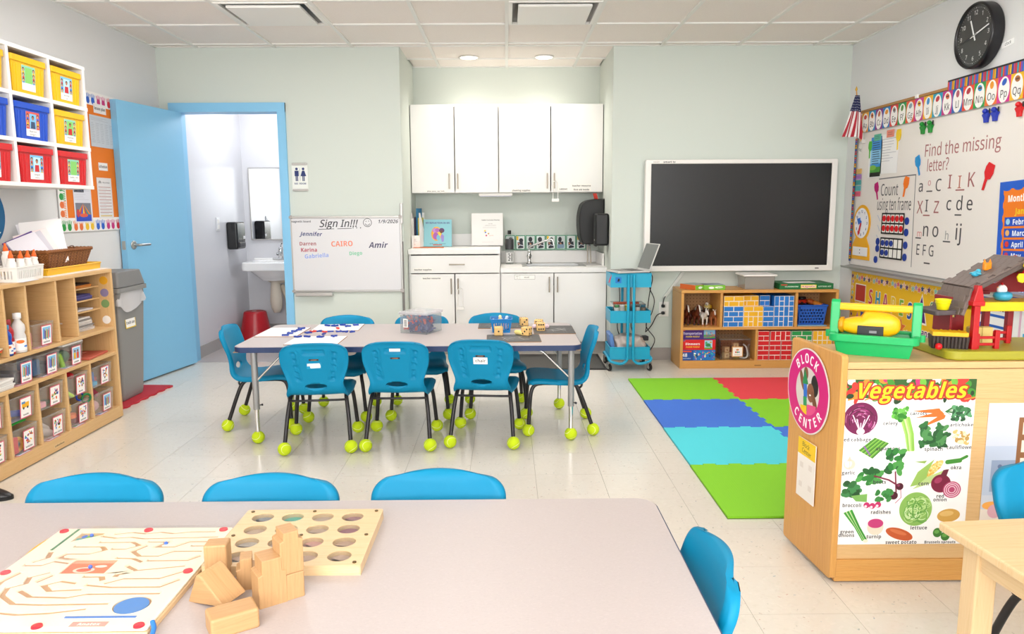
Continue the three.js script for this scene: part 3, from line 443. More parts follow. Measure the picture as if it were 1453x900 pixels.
  obj('label_wrap', moved(new THREE.CylinderGeometry(0.0375, 0.0375, 0.09, 32, 1, true), 0, 0.175, 0), mat(0x3a3a3c, 0.4, { transparent: false, side: THREE.DoubleSide }), bt); obj('lower_label', paintUV(moved(new THREE.CylinderGeometry(0.0375, 0.0375, 0.085, 32, 1, true), 0, 0.06, 0), art(90, 100, (g, w, h) => { rect(g, '#e6e6e4', 0, 0, w, h); for (let i = 0; i < 5; i++) rect(g, '#3a3a3a', 30 + (i % 2) * 6, 10 + i * 16, 20, 9); rect(g, '#3a3a3a', 64, 8, 8, 80); }), -0.038, 0.0175, 0.076, 0.085), atlases[atlases.length - 1].m, bt);
  // handwashing photo cards along the backsplash
  for (let i = 0; i < 8; i++) {
    const a = art(110, 150, (g, w, h) => { rect(g, '#3f9a72', 0, 0, w, h); rect(g, ['#dfe6e4', '#e8ece8', '#d2dcd8'][i % 3], 8, 8, w - 16, h - 16); oval(g, '#20242c', rr(40, 66), rr(38, 56), rr(18, 26), rr(18, 26)); poly(g, '#2a3038', [[22, 74], [82, 66], [90, 130], [30, 138]]); oval(g, '#b5795c', rr(36, 60), rr(84, 104), 13, 9, 0.6); line(g, '#dfe4e8', 7, [[20, 120], [50, 100], [88, 110]]); if (i % 3 === 1 || i === 7) rect(g, '#f2c21c', 10, 10, 22, 40); if (i === 5) rect(g, '#7f9ab0', 14, 96, 80, 40); });
    tag(obj('photo_card', sheetGeo(0.086, 0.13, 0.002, a), a.A.m, scene, [0.035 + 0.0915 * i, 0.919, NZ + 0.022], [0, 0, 0]), `green framed handwashing photo card above the sink, ${['first', 'second', 'third', 'fourth', 'fifth', 'sixth', 'seventh', 'eighth'][i]} from the left`, 'photo card', 'handwashing photo cards');
  }
  const pd = thing('paper_towel_dispenser', 'big black rounded paper towel dispenser on the niche side wall', 'dispenser', [NX1 - 0.002, 1.11, -6.52], -Math.PI / 2);
  const prof = new THREE.Shape(); prof.moveTo(0, -0.19); prof.lineTo(0.17, -0.19); prof.quadraticCurveTo(0.205, -0.17, 0.21, -0.08); prof.quadraticCurveTo(0.225, 0.06, 0.19, 0.14); prof.quadraticCurveTo(0.16, 0.19, 0.06, 0.19); prof.lineTo(0, 0.19); prof.closePath();
  obj('housing', moved(extrude(prof, 0.25, 0.012), -0.125, 0, 0, 0, -Math.PI / 2, 0).rotateY(0), mat(0x070708, 0.5), pd, [0.25, 0, 0]); obj('tear_bar', box(0.2, 0.012, 0.02, 0.004), mat(0x8a8a8c, 0.3), pd, [0, -0.2, 0.12]);
  const sd = thing('soap_dispenser', 'small black soap dispenser in front of the big towel dispenser', 'dispenser', [NX1 - 0.002, 1.05, -6.17], -Math.PI / 2);
  obj('housing', box(0.17, 0.26, 0.11, 0.018), mat(0x070708, 0.45), sd, [0, 0, 0.056]); obj('level_window', box(0.012, 0.012, 0.003, 0.001), M.white, sd, [0.03, -0.085, 0.112]); obj('push_bar', box(0.1, 0.035, 0.02, 0.008), M.black, sd, [0, -0.12, 0.1]);
  tag(obj('paper_note', box(0.003, 0.05, 0.09), mat(0xd8382c, 0.7), scene, [0.756, 1.322, -6.42], [0, 0.2, 0.3]), 'red and white paper tucked on top of the black towel dispenser', 'paper');
  const pipe = thing('drain_hose', 'pair of thin beige hoses hanging below the black dispenser', 'hose', [0.73, 0.738, -6.62]); for (const s of [-1, 1]) obj('hose', tube([[0.015 * s, 0.002, 0], [0.012 * s, 0.1, -0.02], [-0.005 + 0.006 * s, 0.19, -0.05]], 0.006, 12, 8), mat(0xcdc2b4, 0.5), pipe);
}
// ---------- back wall: sign, sign-in board ----------
{
  const s = thing('restroom_sign', 'restroom sign with blue man and woman figures beside the door frame', 'sign', [-1.608, 1.475, ZB + 0.002]);
  obj('plate', sheetGeo(0.125, 0.2, 0.004, art(250, 400, (g, w, h) => {
    rect(g, '#e9ece6', 0, 0, w, h); const b = '#1b2d6b'; for (const [x, woman] of [[75, 0], [178, 1]]) { oval(g, b, x, 75, 20); if (!woman) { rect(g, b, x - 32, 102, 64, 84); rect(g, b, x - 19, 180, 16, 82); rect(g, b, x + 3, 180, 16, 82); } else { poly(g, b, [[x - 18, 102], [x + 18, 102], [x + 44, 186], [x - 44, 186]]); rect(g, b, x - 17, 180, 14, 82); rect(g, b, x + 3, 180, 14, 82); } } line(g, '#7c8490', 4, [[126, 66], [126, 258]]); text(g, 'RES  ROOM', w / 2, 300, 35, b, { style: 'bold' });
  })), atlases[atlases.length - 1].m, s, [0, 0, 0.002]); for (const y of [0.1, -0.1]) { const c = obj('clip_bar', box(0.12, 0.016, 0.012, 0.004), M.alu, s, [0, y, 0.006]); for (const x of [-0.045, 0.045]) obj('screw', moved(cyl(0.004, 0.004, 0.003, 10), 0, 0, 0, Math.PI / 2, 0, 0), M.steel, c, [x, 0, 0.007]); }
  const w = thing('sign_in_whiteboard', 'magnetic whiteboard with Sign In and children\'s names written on it', 'whiteboard', [-1.264, 0.872, ZB + 0.002]);
  const ink = '#26262e';
  obj('panel', sheetGeo(0.86, 0.575, 0.012, art(1024, 684, (g, W, Hh) => {
    rect(g, '#dedddf', 0, 0, W, Hh); text(g, 'magnetic board', 92, 34, 25, '#22222a', { style: 'bold' });
    text(g, 'Sign In!!!', 440, 54, 92, ink, { style: 'italic', stroke: ink, sw: 2 }); line(g, ink, 5, [[255, 108], [400, 104]]); line(g, ink, 5, [[435, 104], [565, 100]]); for (const x of [580, 614, 650]) oval(g, ink, x, 96, 5);
    g.strokeStyle = ink; g.lineWidth = 5; g.beginPath(); g.arc(716, 48, 38, 0, 7); g.stroke(); g.beginPath(); g.arc(716, 54, 20, 0.2, 2.9); g.stroke(); oval(g, ink, 703, 36, 4); oval(g, ink, 728, 34, 4);
    text(g, '1/9/2026', 905, 38, 46, '#2a2a34', { style: 'bold italic' }); text(g, 'Jennifer', 182, 152, 52, '#1c2a6a', { style: 'bold italic', rot: 0.03 }); text(g, 'Darren', 150, 242, 46, '#a0484e', { sx: 1.05, style: 'bold' }); text(g, 'Karina', 158, 300, 50, '#b02a44', { style: 'bold' }); text(g, 'Gabriella', 228, 356, 52, '#8aa4e4', { rot: -0.06, style: 'bold' });
    text(g, 'CAIRO', 470, 244, 68, '#ea8466', { rot: -0.02, style: 'bold' }); text(g, 'Diego', 596, 334, 46, '#6cc498', { rot: -0.04, style: 'bold' }); text(g, 'Amir', 806, 258, 74, '#262450', { style: 'bold italic' });
  })), atlases[atlases.length - 1].gloss, w, [0, 0, 0.006]);
  const fr = [[-0.43, 0.018, 0.006, 0.575, 'v'], [0.43, 0.018, 0, 0, 'v']]; for (const x of [-0.433, 0.433]) obj('frame_rail', box(0.016, 0.6, 0.02, 0.003), M.alu, w, [x, 0, 0.01]); for (const y of [-0.292, 0.292]) obj('frame_rail', box(0.85, 0.016, 0.02, 0.003), M.alu, w, [0, y, 0.01]);
  for (const [x, y] of [[-0.433, 0.292], [0.433, 0.292], [-0.433, -0.292], [0.433, -0.292]]) obj('corner_cap', box(0.03, 0.03, 0.024, 0.006), mat(0xa8a29e, 0.4), w, [x, y, 0.011]);
  obj('pen_tray', merged([moved(box(0.29, 0.006, 0.06, 0.002), 0, 0, 0.03), moved(box(0.29, 0.03, 0.004, 0.001), 0, 0.012, 0.058)]), M.alu, w, [-0.26, -0.325, 0.002]);
  const po = thing('aluminium_post', 'narrow aluminium corner post beside the sign-in whiteboard', 'post', [-0.823, 0.78, ZB + 0.002]); obj('upper_strip', box(0.02, 0.16, 0.022, 0.003), M.alu, po, [0, 0.41, 0.011]); obj('lower_strip', box(0.018, 0.68, 0.016, 0.003), mat(0x77736f, 0.4, { metalness: 0.5 }), po, [-0.001, -0.15, 0.008]);
}
// ---------- television ----------
{
  const t = thing('wall_television', 'large black television with a white frame on the mint wall', 'television', [1.826, 1.157, ZB]);
  const W = 1.49, Hh = 0.865; const fr = extrude(roundRect(W, Hh, 0.012), 0.05, 0.004, [roundRect(1.402, 0.79, 0.004, -0.701, -0.389)]); obj('bezel', fr, mat(0xf1ede8, 0.4), t, [0, 0, 0.025]);
  obj('screen', box(1.41, 0.8, 0.02), mat(0x0b0b0d, 0.34), t, [0, 0.006, 0.06]); obj('back_shell', box(1.44, 0.82, 0.06, 0.01), M.black, t, [0, 0, 0.031]);
  const a = art(260, 34, (g, w, h) => { rect(g, '#f1ede8', 0, 0, w, h); text(g, 'SMART', 34, h / 2, 20, '#b5aca6', { style: 'bold' }); text(g, 'smart tv', 165, h / 2, 30, '#17171c', { style: 'bold' }); }); obj('name_strip', sheetGeo(0.2, 0.024, 0.001, a), a.A.m, t, [-0.59, 0.415, 0.0795]);
  obj('power_button', box(0.03, 0.006, 0.004, 0.001), M.black, t, [0.62, -0.412, 0.08]); obj('wall_mount', box(0.4, 0.3, 0.006), M.black, t, [0, 0, 0.003]);
}
// ---------- rolling cart with laptop ----------
{
  const turq = mat(0x12a3c8, 0.38), t = thing('rolling_cart', 'turquoise three-tier metal cart on castors beside the television', 'cart', [0.927, 0, -5.69]);
  for (const [y, h] of [[0.635, 0.1], [0.366, 0.088], [0.087, 0.092]]) {
    const w = 0.3, d = 0.26, tr = obj('tray', merged([moved(box(w, 0.004, d, 0), 0, 0.002, 0), moved(box(w, h, 0.004, 0), 0, h / 2, d / 2), moved(box(w, h, 0.004, 0), 0, h / 2, -d / 2), moved(box(0.004, h, d, 0), w / 2, h / 2, 0), moved(box(0.004, h, d, 0), -w / 2, h / 2, 0)]), turq, t, [0, y, 0]);
    obj('rolled_rim', tube([[-w / 2, h, -d / 2], [w / 2, h, -d / 2], [w / 2, h, d / 2], [-w / 2, h, d / 2]], 0.005, 80, 8, true, 0), turq, tr);
  }
  for (const zz of [0.148, -0.148]) for (const s of [-1, 1]) obj('bent_post', tube([[0.021 * s, 0.73, zz], [0.021 * s, 0.4, zz], [0.022 * s, 0.12, zz], [0.035 * s, 0.075, zz], [0.07 * s, 0.058, zz], [0.13 * s, 0.07, zz * 1.02], [0.158 * s, 0.085, zz * 0.97], [0.16 * s, 0.1, zz * 0.75], [0.16 * s, 0.1, 0]], 0.0105, 60, 10), turq, t);
  obj('number_card', sheetGeo(0.045, 0.045, 0.001, art(90, 90, (g, w, h) => { rect(g, '#1478c8', 0, 0, w, h); oval(g, '#111', 50, 40, 16, 20); rect(g, '#111', 30, 50, 30, 16); })), atlases[atlases.length - 1].m, t, [-0.095, 0.69, 0.134]);
  for (const [x, z] of [[-0.155, 0.14], [0.15, 0.14], [-0.145, -0.14], [0.145, -0.14]]) { const c = new THREE.Group(); c.name = 'caster'; t.add(c); c.position.set(x, 0, z); obj('wheel', moved(lathe([[0.006, -0.009], [0.024, -0.009], [0.027, -0.006], [0.027, 0.006], [0.024, 0.009], [0.006, 0.009]], 24), 0, 0, 0, 0, 0, Math.PI / 2), M.black, c, [0, 0.027, -0.012], [0, 0.5, 0]); obj('hub', moved(cyl(0.012, 0.012, 0.022, 16), 0, 0, 0, 0, 0, Math.PI / 2), M.steel, c, [0, 0.027, -0.012], [0, 0.5, 0]); obj('fork', merged([moved(box(0.004, 0.045, 0.02), -0.014, 0.045, -0.006), moved(box(0.004, 0.045, 0.02), 0.014, 0.045, -0.006), moved(box(0.032, 0.006, 0.024), 0, 0.068, 0)]), M.steel, c, [0, 0, 0], [0, 0.5, 0]); }
  const lp = thing('laptop', 'open silver laptop turned sideways on top of the turquoise cart', 'laptop', [0.918, 0.742, -5.66], 0.27);
  obj('base', box(0.26, 0.014, 0.22, 0.005), mat(0xd8d6d4, 0.35, { metalness: 0.4 }), lp, [0, 0.007, 0]);
  obj('keyboard', box(0.19, 0.002, 0.19, 0.001), mat(0x8d8b89, 0.5), lp, [-0.005, 0.0148, 0]);
  const keys = []; for (let i = 0; i < 5; i++) for (let j = 0; j < 11; j++) keys.push(moved(box(0.015, 0.002, 0.014), 0.07 - i * 0.019, 0.0165, -0.085 + j * 0.017)); const kk = obj('key', merged(keys), mat(0x5c5a58, 0.5), lp); kk.userData.kind = 'stuff';
  const lid = new THREE.Group(); lid.name = 'screen_lid'; lp.add(lid); lid.position.set(0.128, 0.012, 0); lid.rotation.z = -0.38;
  obj('lid_shell', box(0.008, 0.215, 0.22, 0.003), mat(0xcfcdca, 0.35, { metalness: 0.4 }), lid, [0, 0.1075, 0]); obj('display', box(0.002, 0.195, 0.206), mat(0x747674, 0.25), lid, [-0.0045, 0.11, 0]);
  // contents of the tiers
  const cb = thing('clear_bin', 'clear plastic box full of little jars on the middle cart tier', 'bin', [0.925, 0.372, -5.69]); obj('tub', merged([moved(box(0.24, 0.1, 0.003), 0, 0.08, 0.09), moved(box(0.24, 0.1, 0.003), 0, 0.08, -0.09), moved(box(0.003, 0.1, 0.18), 0.12, 0.08, 0), moved(box(0.003, 0.1, 0.18), -0.12, 0.08, 0), moved(box(0.24, 0.003, 0.18), 0, 0.03, 0)]), M.clear, cb); obj('rim', tube([[-0.122, 0.13, -0.092], [0.122, 0.13, -0.092], [0.122, 0.13, 0.092], [-0.122, 0.13, 0.092]], 0.004, 60, 8, true, 0), M.clearPlastic, cb);
  const jar = thing('craft_jar', 'small white craft jar with a green lid in the cart, leftmost', 'jar', [0.835, 0.405, -5.64]); obj('body', lathe([[0.001, 0], [0.019, 0], [0.02, 0.07], [0.001, 0.07]], 18), mat(0xe6e2dc, 0.4), jar); obj('lid', lathe([[0.001, 0.07], [0.018, 0.07], [0.018, 0.09], [0.001, 0.09]], 18), mat(0x4d9a5a, 0.4), jar);
  const cols = [0xd9d4cc, 0xb0c05a, 0x3a3a3c, 0xe0dcd4, 0x7a6a58]; ['second', 'third', 'fourth', 'fifth', 'rightmost'].forEach((n, i) => { const c = copy(jar, [0.876 + 0.04 * i, 0.405, -5.64 - 0.02 * (i % 2)], i, `small craft jar in the cart's clear box, ${n} in the row`); c.children[0].material = mat(cols[i], 0.45); c.children[1].material = mat([0xf2f0ec, 0xd8c030, 0x8a8880, 0x5a5a5e, 0x2f6f8a][i], 0.4); });
  tag(obj('paper_box', box(0.2, 0.05, 0.03, 0.003), mat(0xe0562a, 0.6), scene, [0.93, 0.47, -5.8], [0.1, 0, 0]), 'orange card box at the back of the middle cart tier', 'box');
  const bag = new THREE.SphereGeometry(1, 30, 22); { const p = bag.attributes.position; for (let i = 0; i < p.count; i++) { const x = p.getX(i), y = p.getY(i), z = p.getZ(i); const k = 1 + 0.1 * Math.sin(7 * x + 3 * z) * Math.sin(6 * y + 2 * x) + 0.07 * Math.sin(13 * z + 9 * y); const q = (v) => Math.sign(v) * Math.pow(Math.abs(v), 0.7); p.setXYZ(i, q(x) * 0.12 * k, q(y) * 0.075 * k, q(z) * 0.1 * k); } bag.computeVertexNormals(); }
  tag(obj('plastic_bag', bag, mat(0xe9dad2, 0.3, { transmission: 0.35, thickness: 0 }), scene, [0.935, 0.185, -5.68]), 'crumpled translucent plastic bag on the lowest cart tier', 'bag');
  tag(obj('storage_tote', box(0.03, 0.15, 0.2, 0.008), mat(0x5b86c8, 0.4), scene, [0.8, 0.2, -5.7], [0, 0, 0.15]), 'blue plastic tote edge on the left of the lowest cart tier', 'tote');
  tag(obj('power_adapter', box(0.1, 0.035, 0.06, 0.006), mat(0x2a2a2e, 0.5), scene, [1.03, 0.232, -5.67], [0, 0.2, 0]), 'black power adapter box on the lowest cart tier', 'adapter');
  tag(obj('pink_tag', box(0.003, 0.06, 0.03), mat(0xd8335a, 0.6), scene, [0.772, 0.7, -5.57], [0, 0, -0.3]), 'pink paper tag sticking out of the top cart tray', 'tag');
  const ot = thing('wall_outlet', 'white double wall outlet with two black plugs under the television', 'outlet', [1.262, 0.415, ZB + 0.001]); obj('cover_plate', box(0.078, 0.12, 0.006, 0.003), M.white, ot, [0, 0, 0.003]); for (const y of [0.028, -0.028]) { obj('socket', box(0.036, 0.03, 0.003, 0.001), mat(0xdedad4, 0.4), ot, [0, y, 0.007]); obj('plug', box(0.028, 0.024, 0.03, 0.008), M.black, ot, [-0.01, y, 0.022]); }
  tag(obj('cable_raceway', box(0.028, 0.26, 0.016, 0.004), mat(0xd6dad4, 0.5), scene, [1.335, 0.61, ZB + 0.01], [0, 0, -0.62]), 'pale diagonal cable channel on the wall under the television', 'cable channel');
  const cable = (pts, lab) => tag(obj('power_cable', tube(pts, 0.0038, 60, 8), M.black), lab, 'cable');
  cable([[1.07, 0.75, -5.62], [1.1, 0.7, -5.63], [1.09, 0.6, -5.66], [1.085, 0.5, -5.7], [1.08, 0.3, -5.74], [1.09, 0.26, -5.8], [1.15, 0.3, -5.88], [1.2, 0.37, -5.93], [1.248, 0.388, -5.945]], 'black cable looping down from the laptop to the lower plug');
  cable([[1.27, 0.52, -5.955], [1.256, 0.5, -5.945], [1.25, 0.462, -5.942], [1.25, 0.445, -5.945]], 'short black cable from the wall channel into the upper plug');
  cable([[1.14, 0.735, -5.93], [1.135, 0.6, -5.92], [1.17, 0.5, -5.9], [1.15, 0.4, -5.88], [1.1, 0.3, -5.85], [1.16, 0.2, -5.8], [1.11, 0.12, -5.74], [1.06, 0.11, -5.7]], 'black cable hanging from the television down to the lowest cart tier');
  cable([[0.88, 0.63, -5.83], [0.885, 0.5, -5.835], [0.87, 0.3, -5.835], [0.9, 0.2, -5.835]], 'thin black cable hanging behind the left cart posts'); cable([[0.97, 0.63, -5.835], [0.975, 0.5, -5.835], [0.98, 0.3, -5.835], [1.01, 0.22, -5.83]], 'thin black cable hanging behind the right cart posts');
}
// ---------- floor mats ----------
{
  const g = thing('floor_mat', 'dark grey rectangular entrance mat lying before the sink', 'mat', [0.27, 0, -5.91]); obj('pile', box(0.95, 0.006, 0.58, 0.002), mat(0xffffff, 0.95, { map: T.carpet }), g, [0, 0.006, 0]); obj('rubber_edge', box(0.99, 0.004, 0.62, 0.001), mat(0x2a2a2a, 0.7), g, [0, 0.002, 0]);
  // interlocking foam tiles: every edge carries the same tooth pattern
  const S = 0.61, NT = 10, foam = (edges) => { // edges: +z, +x, -z, -x: 1 teeth out, -1 teeth in, 0 straight
    const h = S / 2, p = [], dirs = [[-h, -h, 1, 0], [h, -h, 0, 1], [h, h, -1, 0], [-h, h, 0, -1]];
    dirs.forEach(([x, y, dx, dy], e) => { const nx = dy, ny = -dx, k = edges[e], step = S / NT, dep = 0.016; if (!k) { p.push([x, y]); return; } const inset = k > 0 ? 0 : 0; for (let i = 0; i < NT; i++) { const out = i % 2 === 0 ? dep : 0; const a = i * step + (out ? 0.002 : -0.002), b = (i + 1) * step + (out ? -0.002 : 0.002); for (const s of [a, b]) { const ss = THREE.MathUtils.clamp(s, 0, S); p.push([x + dx * ss + nx * (out - dep / 2), y + dy * ss + ny * (out - dep / 2)]); } } });
    const geo = extrude(p, 0.0095, 0.0008); geo.rotateX(-Math.PI / 2); return metreUV(geo);
  };
  const C = { g: 0x86cf22, b: 0x3f74d8, c: 0x50d6e2, r: 0xe8414c, y: 0x8fd12c };
  const N = { g: 'green', b: 'blue', c: 'aqua', r: 'red' };
  const rows = ['grgb', 'bgcr', 'cbrg', 'gcbr'], where = ['nearest the television', 'second row from television', 'third row from television', 'in the row farthest from television'];
  rows.forEach((row, j) => [...row].forEach((k, i) => {
    const e = [j < 3 ? -1 : 0, i < 3 ? 1 : 0, j > 0 ? 1 : 0, i > 0 ? -1 : 0];
    if (i > 1 || (i > 2 && j > 1)) return;
    const t = tag(obj('foam_tile', cached('foam' + e, () => foam(e)), mat(C[k], 0.75, { bumpMap: T.foamBump, bumpScale: 0.0012 }), scene, [0.868 + S * (i + 0.5), 0.0012, -5.255 + S * (j + 0.5)]), `${N[k]} foam mat tile ${where[j]}, ${i ? 'second column from' : 'along'} the open floor`, 'foam tile', 'interlocking foam mat tiles');
    const edge = obj('black_underside', cached('foamu' + e, () => { const q = foam(e).clone(); q.scale(1.004, 0.15, 1.004); return q; }), M.black, t, [0, -0.0011, 0]);
  }));
}
// ---------- back shelf ----------
{
  const x0 = 1.32, x1 = 2.515, zf = -5.62, d = 0.31, t = thing('storage_shelf', 'low honey wood storage shelf with cardboard blocks under the television', 'shelf', [(x0 + x1) / 2, 0, zf - d / 2]);
  const w = x1 - x0, X = (v) => v - t.position.x, th = 0.022;
  obj('top_panel', box(w, th, d, 0.004), wood.honey, t, [0, 0.592, 0]); for (const s of [-1, 1]) obj('side_panel', box(th, 0.581, d, 0.003), wood.honey, t, [s * (w / 2 - th / 2), 0.2905, 0]);
  obj('shelf_board', box(w - 2 * th, 0.02, d - 0.01, 0.002), wood.honey, t, [0, 0.309, 0.003]); obj('bottom_panel', box(w - 2 * th, 0.02, d - 0.01, 0.002), wood.honey, t, [0, 0.05, 0.003]); obj('plinth', box(w - 2 * th, 0.044, 0.02, 0.002), wood.honey, t, [0, 0.022, d / 2 - 0.012]);
  for (const x of [1.628, 2.198]) obj('divider', box(0.02, 0.262, d - 0.012, 0.002), wood.honey, t, [X(x), 0.45, 0.002]); obj('divider', box(0.02, 0.238, d - 0.012, 0.002), wood.honey, t, [X(1.905), 0.179, 0.002]);
  const peg = canvasTex(64, 64, (g) => { rect(g, '#b98a5c', 0, 0, 64, 64); oval(g, '#5a3a20', 32, 32, 9); }, { repeat: [1 / 0.026, 1 / 0.026] }); obj('pegboard_back', box(w - 2 * th, 0.54, 0.006), mat(0xffffff, 0.7, { map: peg }), t, [0, 0.31, -d / 2 + 0.004]);
  // cardboard bricks: a printed pattern of bricks on each block
  const pal = { y: '#f2b71c', b: '#1f7ad0', r: '#d4151e', g: '#1f9a4c' }, nm = { y: 'yellow', b: 'blue', r: 'red', g: 'green' };
  const face = {}; const brickArt = (c, k) => face[c + k] ??= art(160, 80, (g, w, h) => { rect(g, '#f3e9e0', 0, 0, w, h); const B = (x, y, a, b) => rect(g, pal[c], x * w + 3, y * h + 3, a * w - 6, b * h - 6); if (k === 'A') { B(0, 0, 0.5, 0.5); B(0.5, 0, 0.5, 0.5); B(0, 0.5, 0.25, 0.5); B(0.25, 0.5, 0.5, 0.5); B(0.75, 0.5, 0.25, 0.5); } else if (k === 'B') { B(0, 0, 0.25, 1); B(0.25, 0, 0.25, 0.5); B(0.25, 0.5, 0.25, 0.5); B(0.5, 0, 0.25, 1); B(0.75, 0, 0.25, 0.5); B(0.75, 0.5, 0.25, 0.5); } else { B(0, 0, 1, 0.5); B(0, 0.5, 0.5, 0.5); B(0.5, 0.5, 0.5, 0.5); } });
  const blocks = []; const P = (c, k, x, y, w, h, dz = 0) => blocks.push([c, k, x, y, w, h, dz]);
  const h = 0.0785, y0 = 0.3195;
  P('y', 'A', 1.724, y0 + 2 * h, 0.152, h, 0); P('b', 'A', 1.724, y0 + h, 0.152, h, 0); P('b', 'A', 1.724, y0, 0.152, h, 0);
  P('y', 'B', 1.8755, y0, 0.148, h, 0); P('y', 'A', 1.8755, y0 + h, 0.148, h, 0); P('y', 'A', 1.862, y0 + 2 * h, 0.12, h, -0.03);
  P('b', 'C', 1.9905, y0, 0.078, h, 0); P('b', 'C', 1.9905, y0 + h, 0.078, h, 0); P('b', 'C', 1.972, y0 + 2 * h, 0.078, h, -0.04);
  for (let i = 0; i < 3; i++) P('b', 'B', 2.107, y0 + h * i, 0.15, h, 0);
  const yr = 0.0605, hr = 0.075; for (let i = 0; i < 2; i++) for (let j = 0; j < 3; j++) P('r', 'C', 1.962 + j * 0.09, yr + hr * i, 0.086, hr, 0); P('r', 'C', 1.962, yr + 2 * hr, 0.086, hr, 0); P('r', 'B', 2.09, yr + 2 * hr, 0.155, hr, 0);
  for (let i = 0; i < 3; i++) { P('g', 'A', 2.253, yr + hr * i, 0.158, hr, 0); P('y', 'B', 2.412, yr + hr * i, 0.15, hr, 0); }
  const cnt = {};
  const posW = (c, k, i) => { };
  blocks.forEach(([c, k, x, y, bw, bh, dz]) => {
    const row = y < 0.3 ? Math.round((y - yr) / hr) : Math.round((y - y0) / h), upper = y > 0.3, lev = ['bottom', 'middle', 'top'][row];
    const col = upper ? (x < 1.8 ? 'first stack from the horses' : x < 1.93 ? 'second stack from the horses' : x < 2.03 ? 'third stack from the horses' : 'fourth stack from the horses') : (c === 'r' ? (bw > 0.1 ? 'lower shelf, the wide one' : ['first', 'second', 'third'][Math.round((x - 1.962) / 0.09)] + ' red stack of the lower shelf') : 'lower shelf, right of the red blocks');
    const a = brickArt(c, k); tag(obj('cardboard_block', cached(`cb${c}${k}${bw}`, () => sheetGeo(bw - 0.001, bh - 0.0008, 0.2, a, 0.12, 0.75)), a.A.m, scene, [x, y + bh / 2, zf - 0.115 + dz]), `${nm[c]} cardboard brick block, ${lev} of the ${col}`.replace('of the lower shelf', 'on the lower shelf'), 'block', 'cardboard brick blocks');
  });
  // floor puzzle boxes
  const pz = (i, label, draw) => { const a = art(512, 150, draw), y = 0.0605 + i * 0.081; const b = thing('puzzle_box', label, 'puzzle box', [1.466, y, zf - 0.14]); const g = sheetGeo(0.258, 0.079, 0.24, a, 0.03, 0.9); obj('box_base', moved(box(0.254, 0.03, 0.236), 0, 0.015, 0), mat(0xcfc6bc, 0.7), b); obj('box_lid', g, a.A.m, b, [0, 0.0405, 0.002]); };
  pz(2, 'purple floor puzzle box with a traffic picture, topmost of three', (g, w, H2) => { rect(g, '#3e1f78', 0, 0, w, H2); text(g, 'Transportation', 160, 62, 46, '#d8cfe8', { style: 'bold', sx: 0.85 }); text(g, 'FLOOR PUZZLE', 160, 108, 30, '#f2cf1e', { style: 'bold italic' }); rect(g, '#d8382c', 8, 14, 36, 12); rect(g, '#7fb4d8', 330, 6, 170, 128); rect(g, '#4c9a4c', 330, 80, 170, 54); poly(g, '#777', [[330, 110], [500, 70], [500, 100], [330, 134]]); for (let k = 0; k < 14; k++) rect(g, ['#d8382c', '#f2c21c', '#2c5ccc', '#e8862c'][k % 4], 336 + rnd() * 150, 40 + rnd() * 80, 18, 10); });
  pz(1, 'red floor puzzle box with a dinosaur picture, middle of three', (g, w, H2) => { rect(g, '#d81820', 0, 0, w, H2); text(g, 'Dinosaurs', 165, 62, 46, '#fff', { style: 'bold' }); text(g, 'FLOOR PUZZLE', 165, 106, 30, '#f2cf1e', { style: 'bold italic' }); rect(g, '#3a78c8', 4, 8, 46, 12); rect(g, '#9fd4e8', 345, 10, 120, 128); oval(g, '#2f8a4c', 400, 80, 40, 26); oval(g, '#46a86a', 372, 50, 16, 22); line(g, '#2f8a4c', 14, [[420, 90], [452, 120]]); oval(g, '#d8a83c', 440, 40, 16, 12); rect(g, '#6aa83c', 345, 116, 120, 22); });
  pz(0, 'blue sea-life floor puzzle box, bottom of three', (g, w, H2) => { rect(g, '#1c4ea0', 0, 0, w, H2); rect(g, '#1a78c8', 180, 0, 332, H2); text(g, '48', 50, 74, 70, '#fff', { style: 'bold' }); text(g, 'FLOOR PUZZLE', 70, 122, 20, '#cfe0f4', { style: 'bold' }); rect(g, '#e04a2c', 20, 8, 130, 22); for (let k = 0; k < 34; k++) oval(g, ['#f2a21c', '#f2d43c', '#e8562c', '#2cc4a0', '#fff', '#8a4cc8', '#1c2c50'][k % 7], 190 + rnd() * 310, 12 + rnd() * 126, rr(6, 22), rr(4, 12), rnd() * 3); });
  // animals
  const hide = { brown: mat(0x5e2412, 0.4), dark: mat(0x1c1614, 0.4), white: mat(0xe8e2da, 0.5), tan: mat(0xa8623a, 0.45), mane: mat(0xe6d2b0, 0.5), grey: mat(0xb2aca4, 0.5) };
  // a toy horse or cow facing +z, standing on four jointed legs
  function animal(name, label, kind, sc, body, spots, mane, pos, turn) {
    const t = thing(name, label, kind, pos, turn, 'toy farm animals'); t.scale.setScalar(sc);
    const seg = (pts, rads, n = 10) => { const c = new THREE.CatmullRomCurve3(pts.map(V)), g = new THREE.TubeGeometry(c, 24, 1, n), p = g.attributes.position; for (let i = 0; i <= 24; i++) { const u = i / 24, cc = c.getPointAt(u), f = u * (rads.length - 1), k = Math.min(rads.length - 2, Math.floor(f)), r = rads[k] + (rads[k + 1] - rads[k]) * (f - k); for (let j = 0; j <= n; j++) { const q = i * (n + 1) + j; p.setXYZ(q, cc.x + (p.getX(q) - cc.x) * r, cc.y + (p.getY(q) - cc.y) * r, cc.z + (p.getZ(q) - cc.z) * r); } } g.computeVertexNormals(); return g; };
    const horse = kind === 'toy horse', nk = horse ? 1 : 0.55;
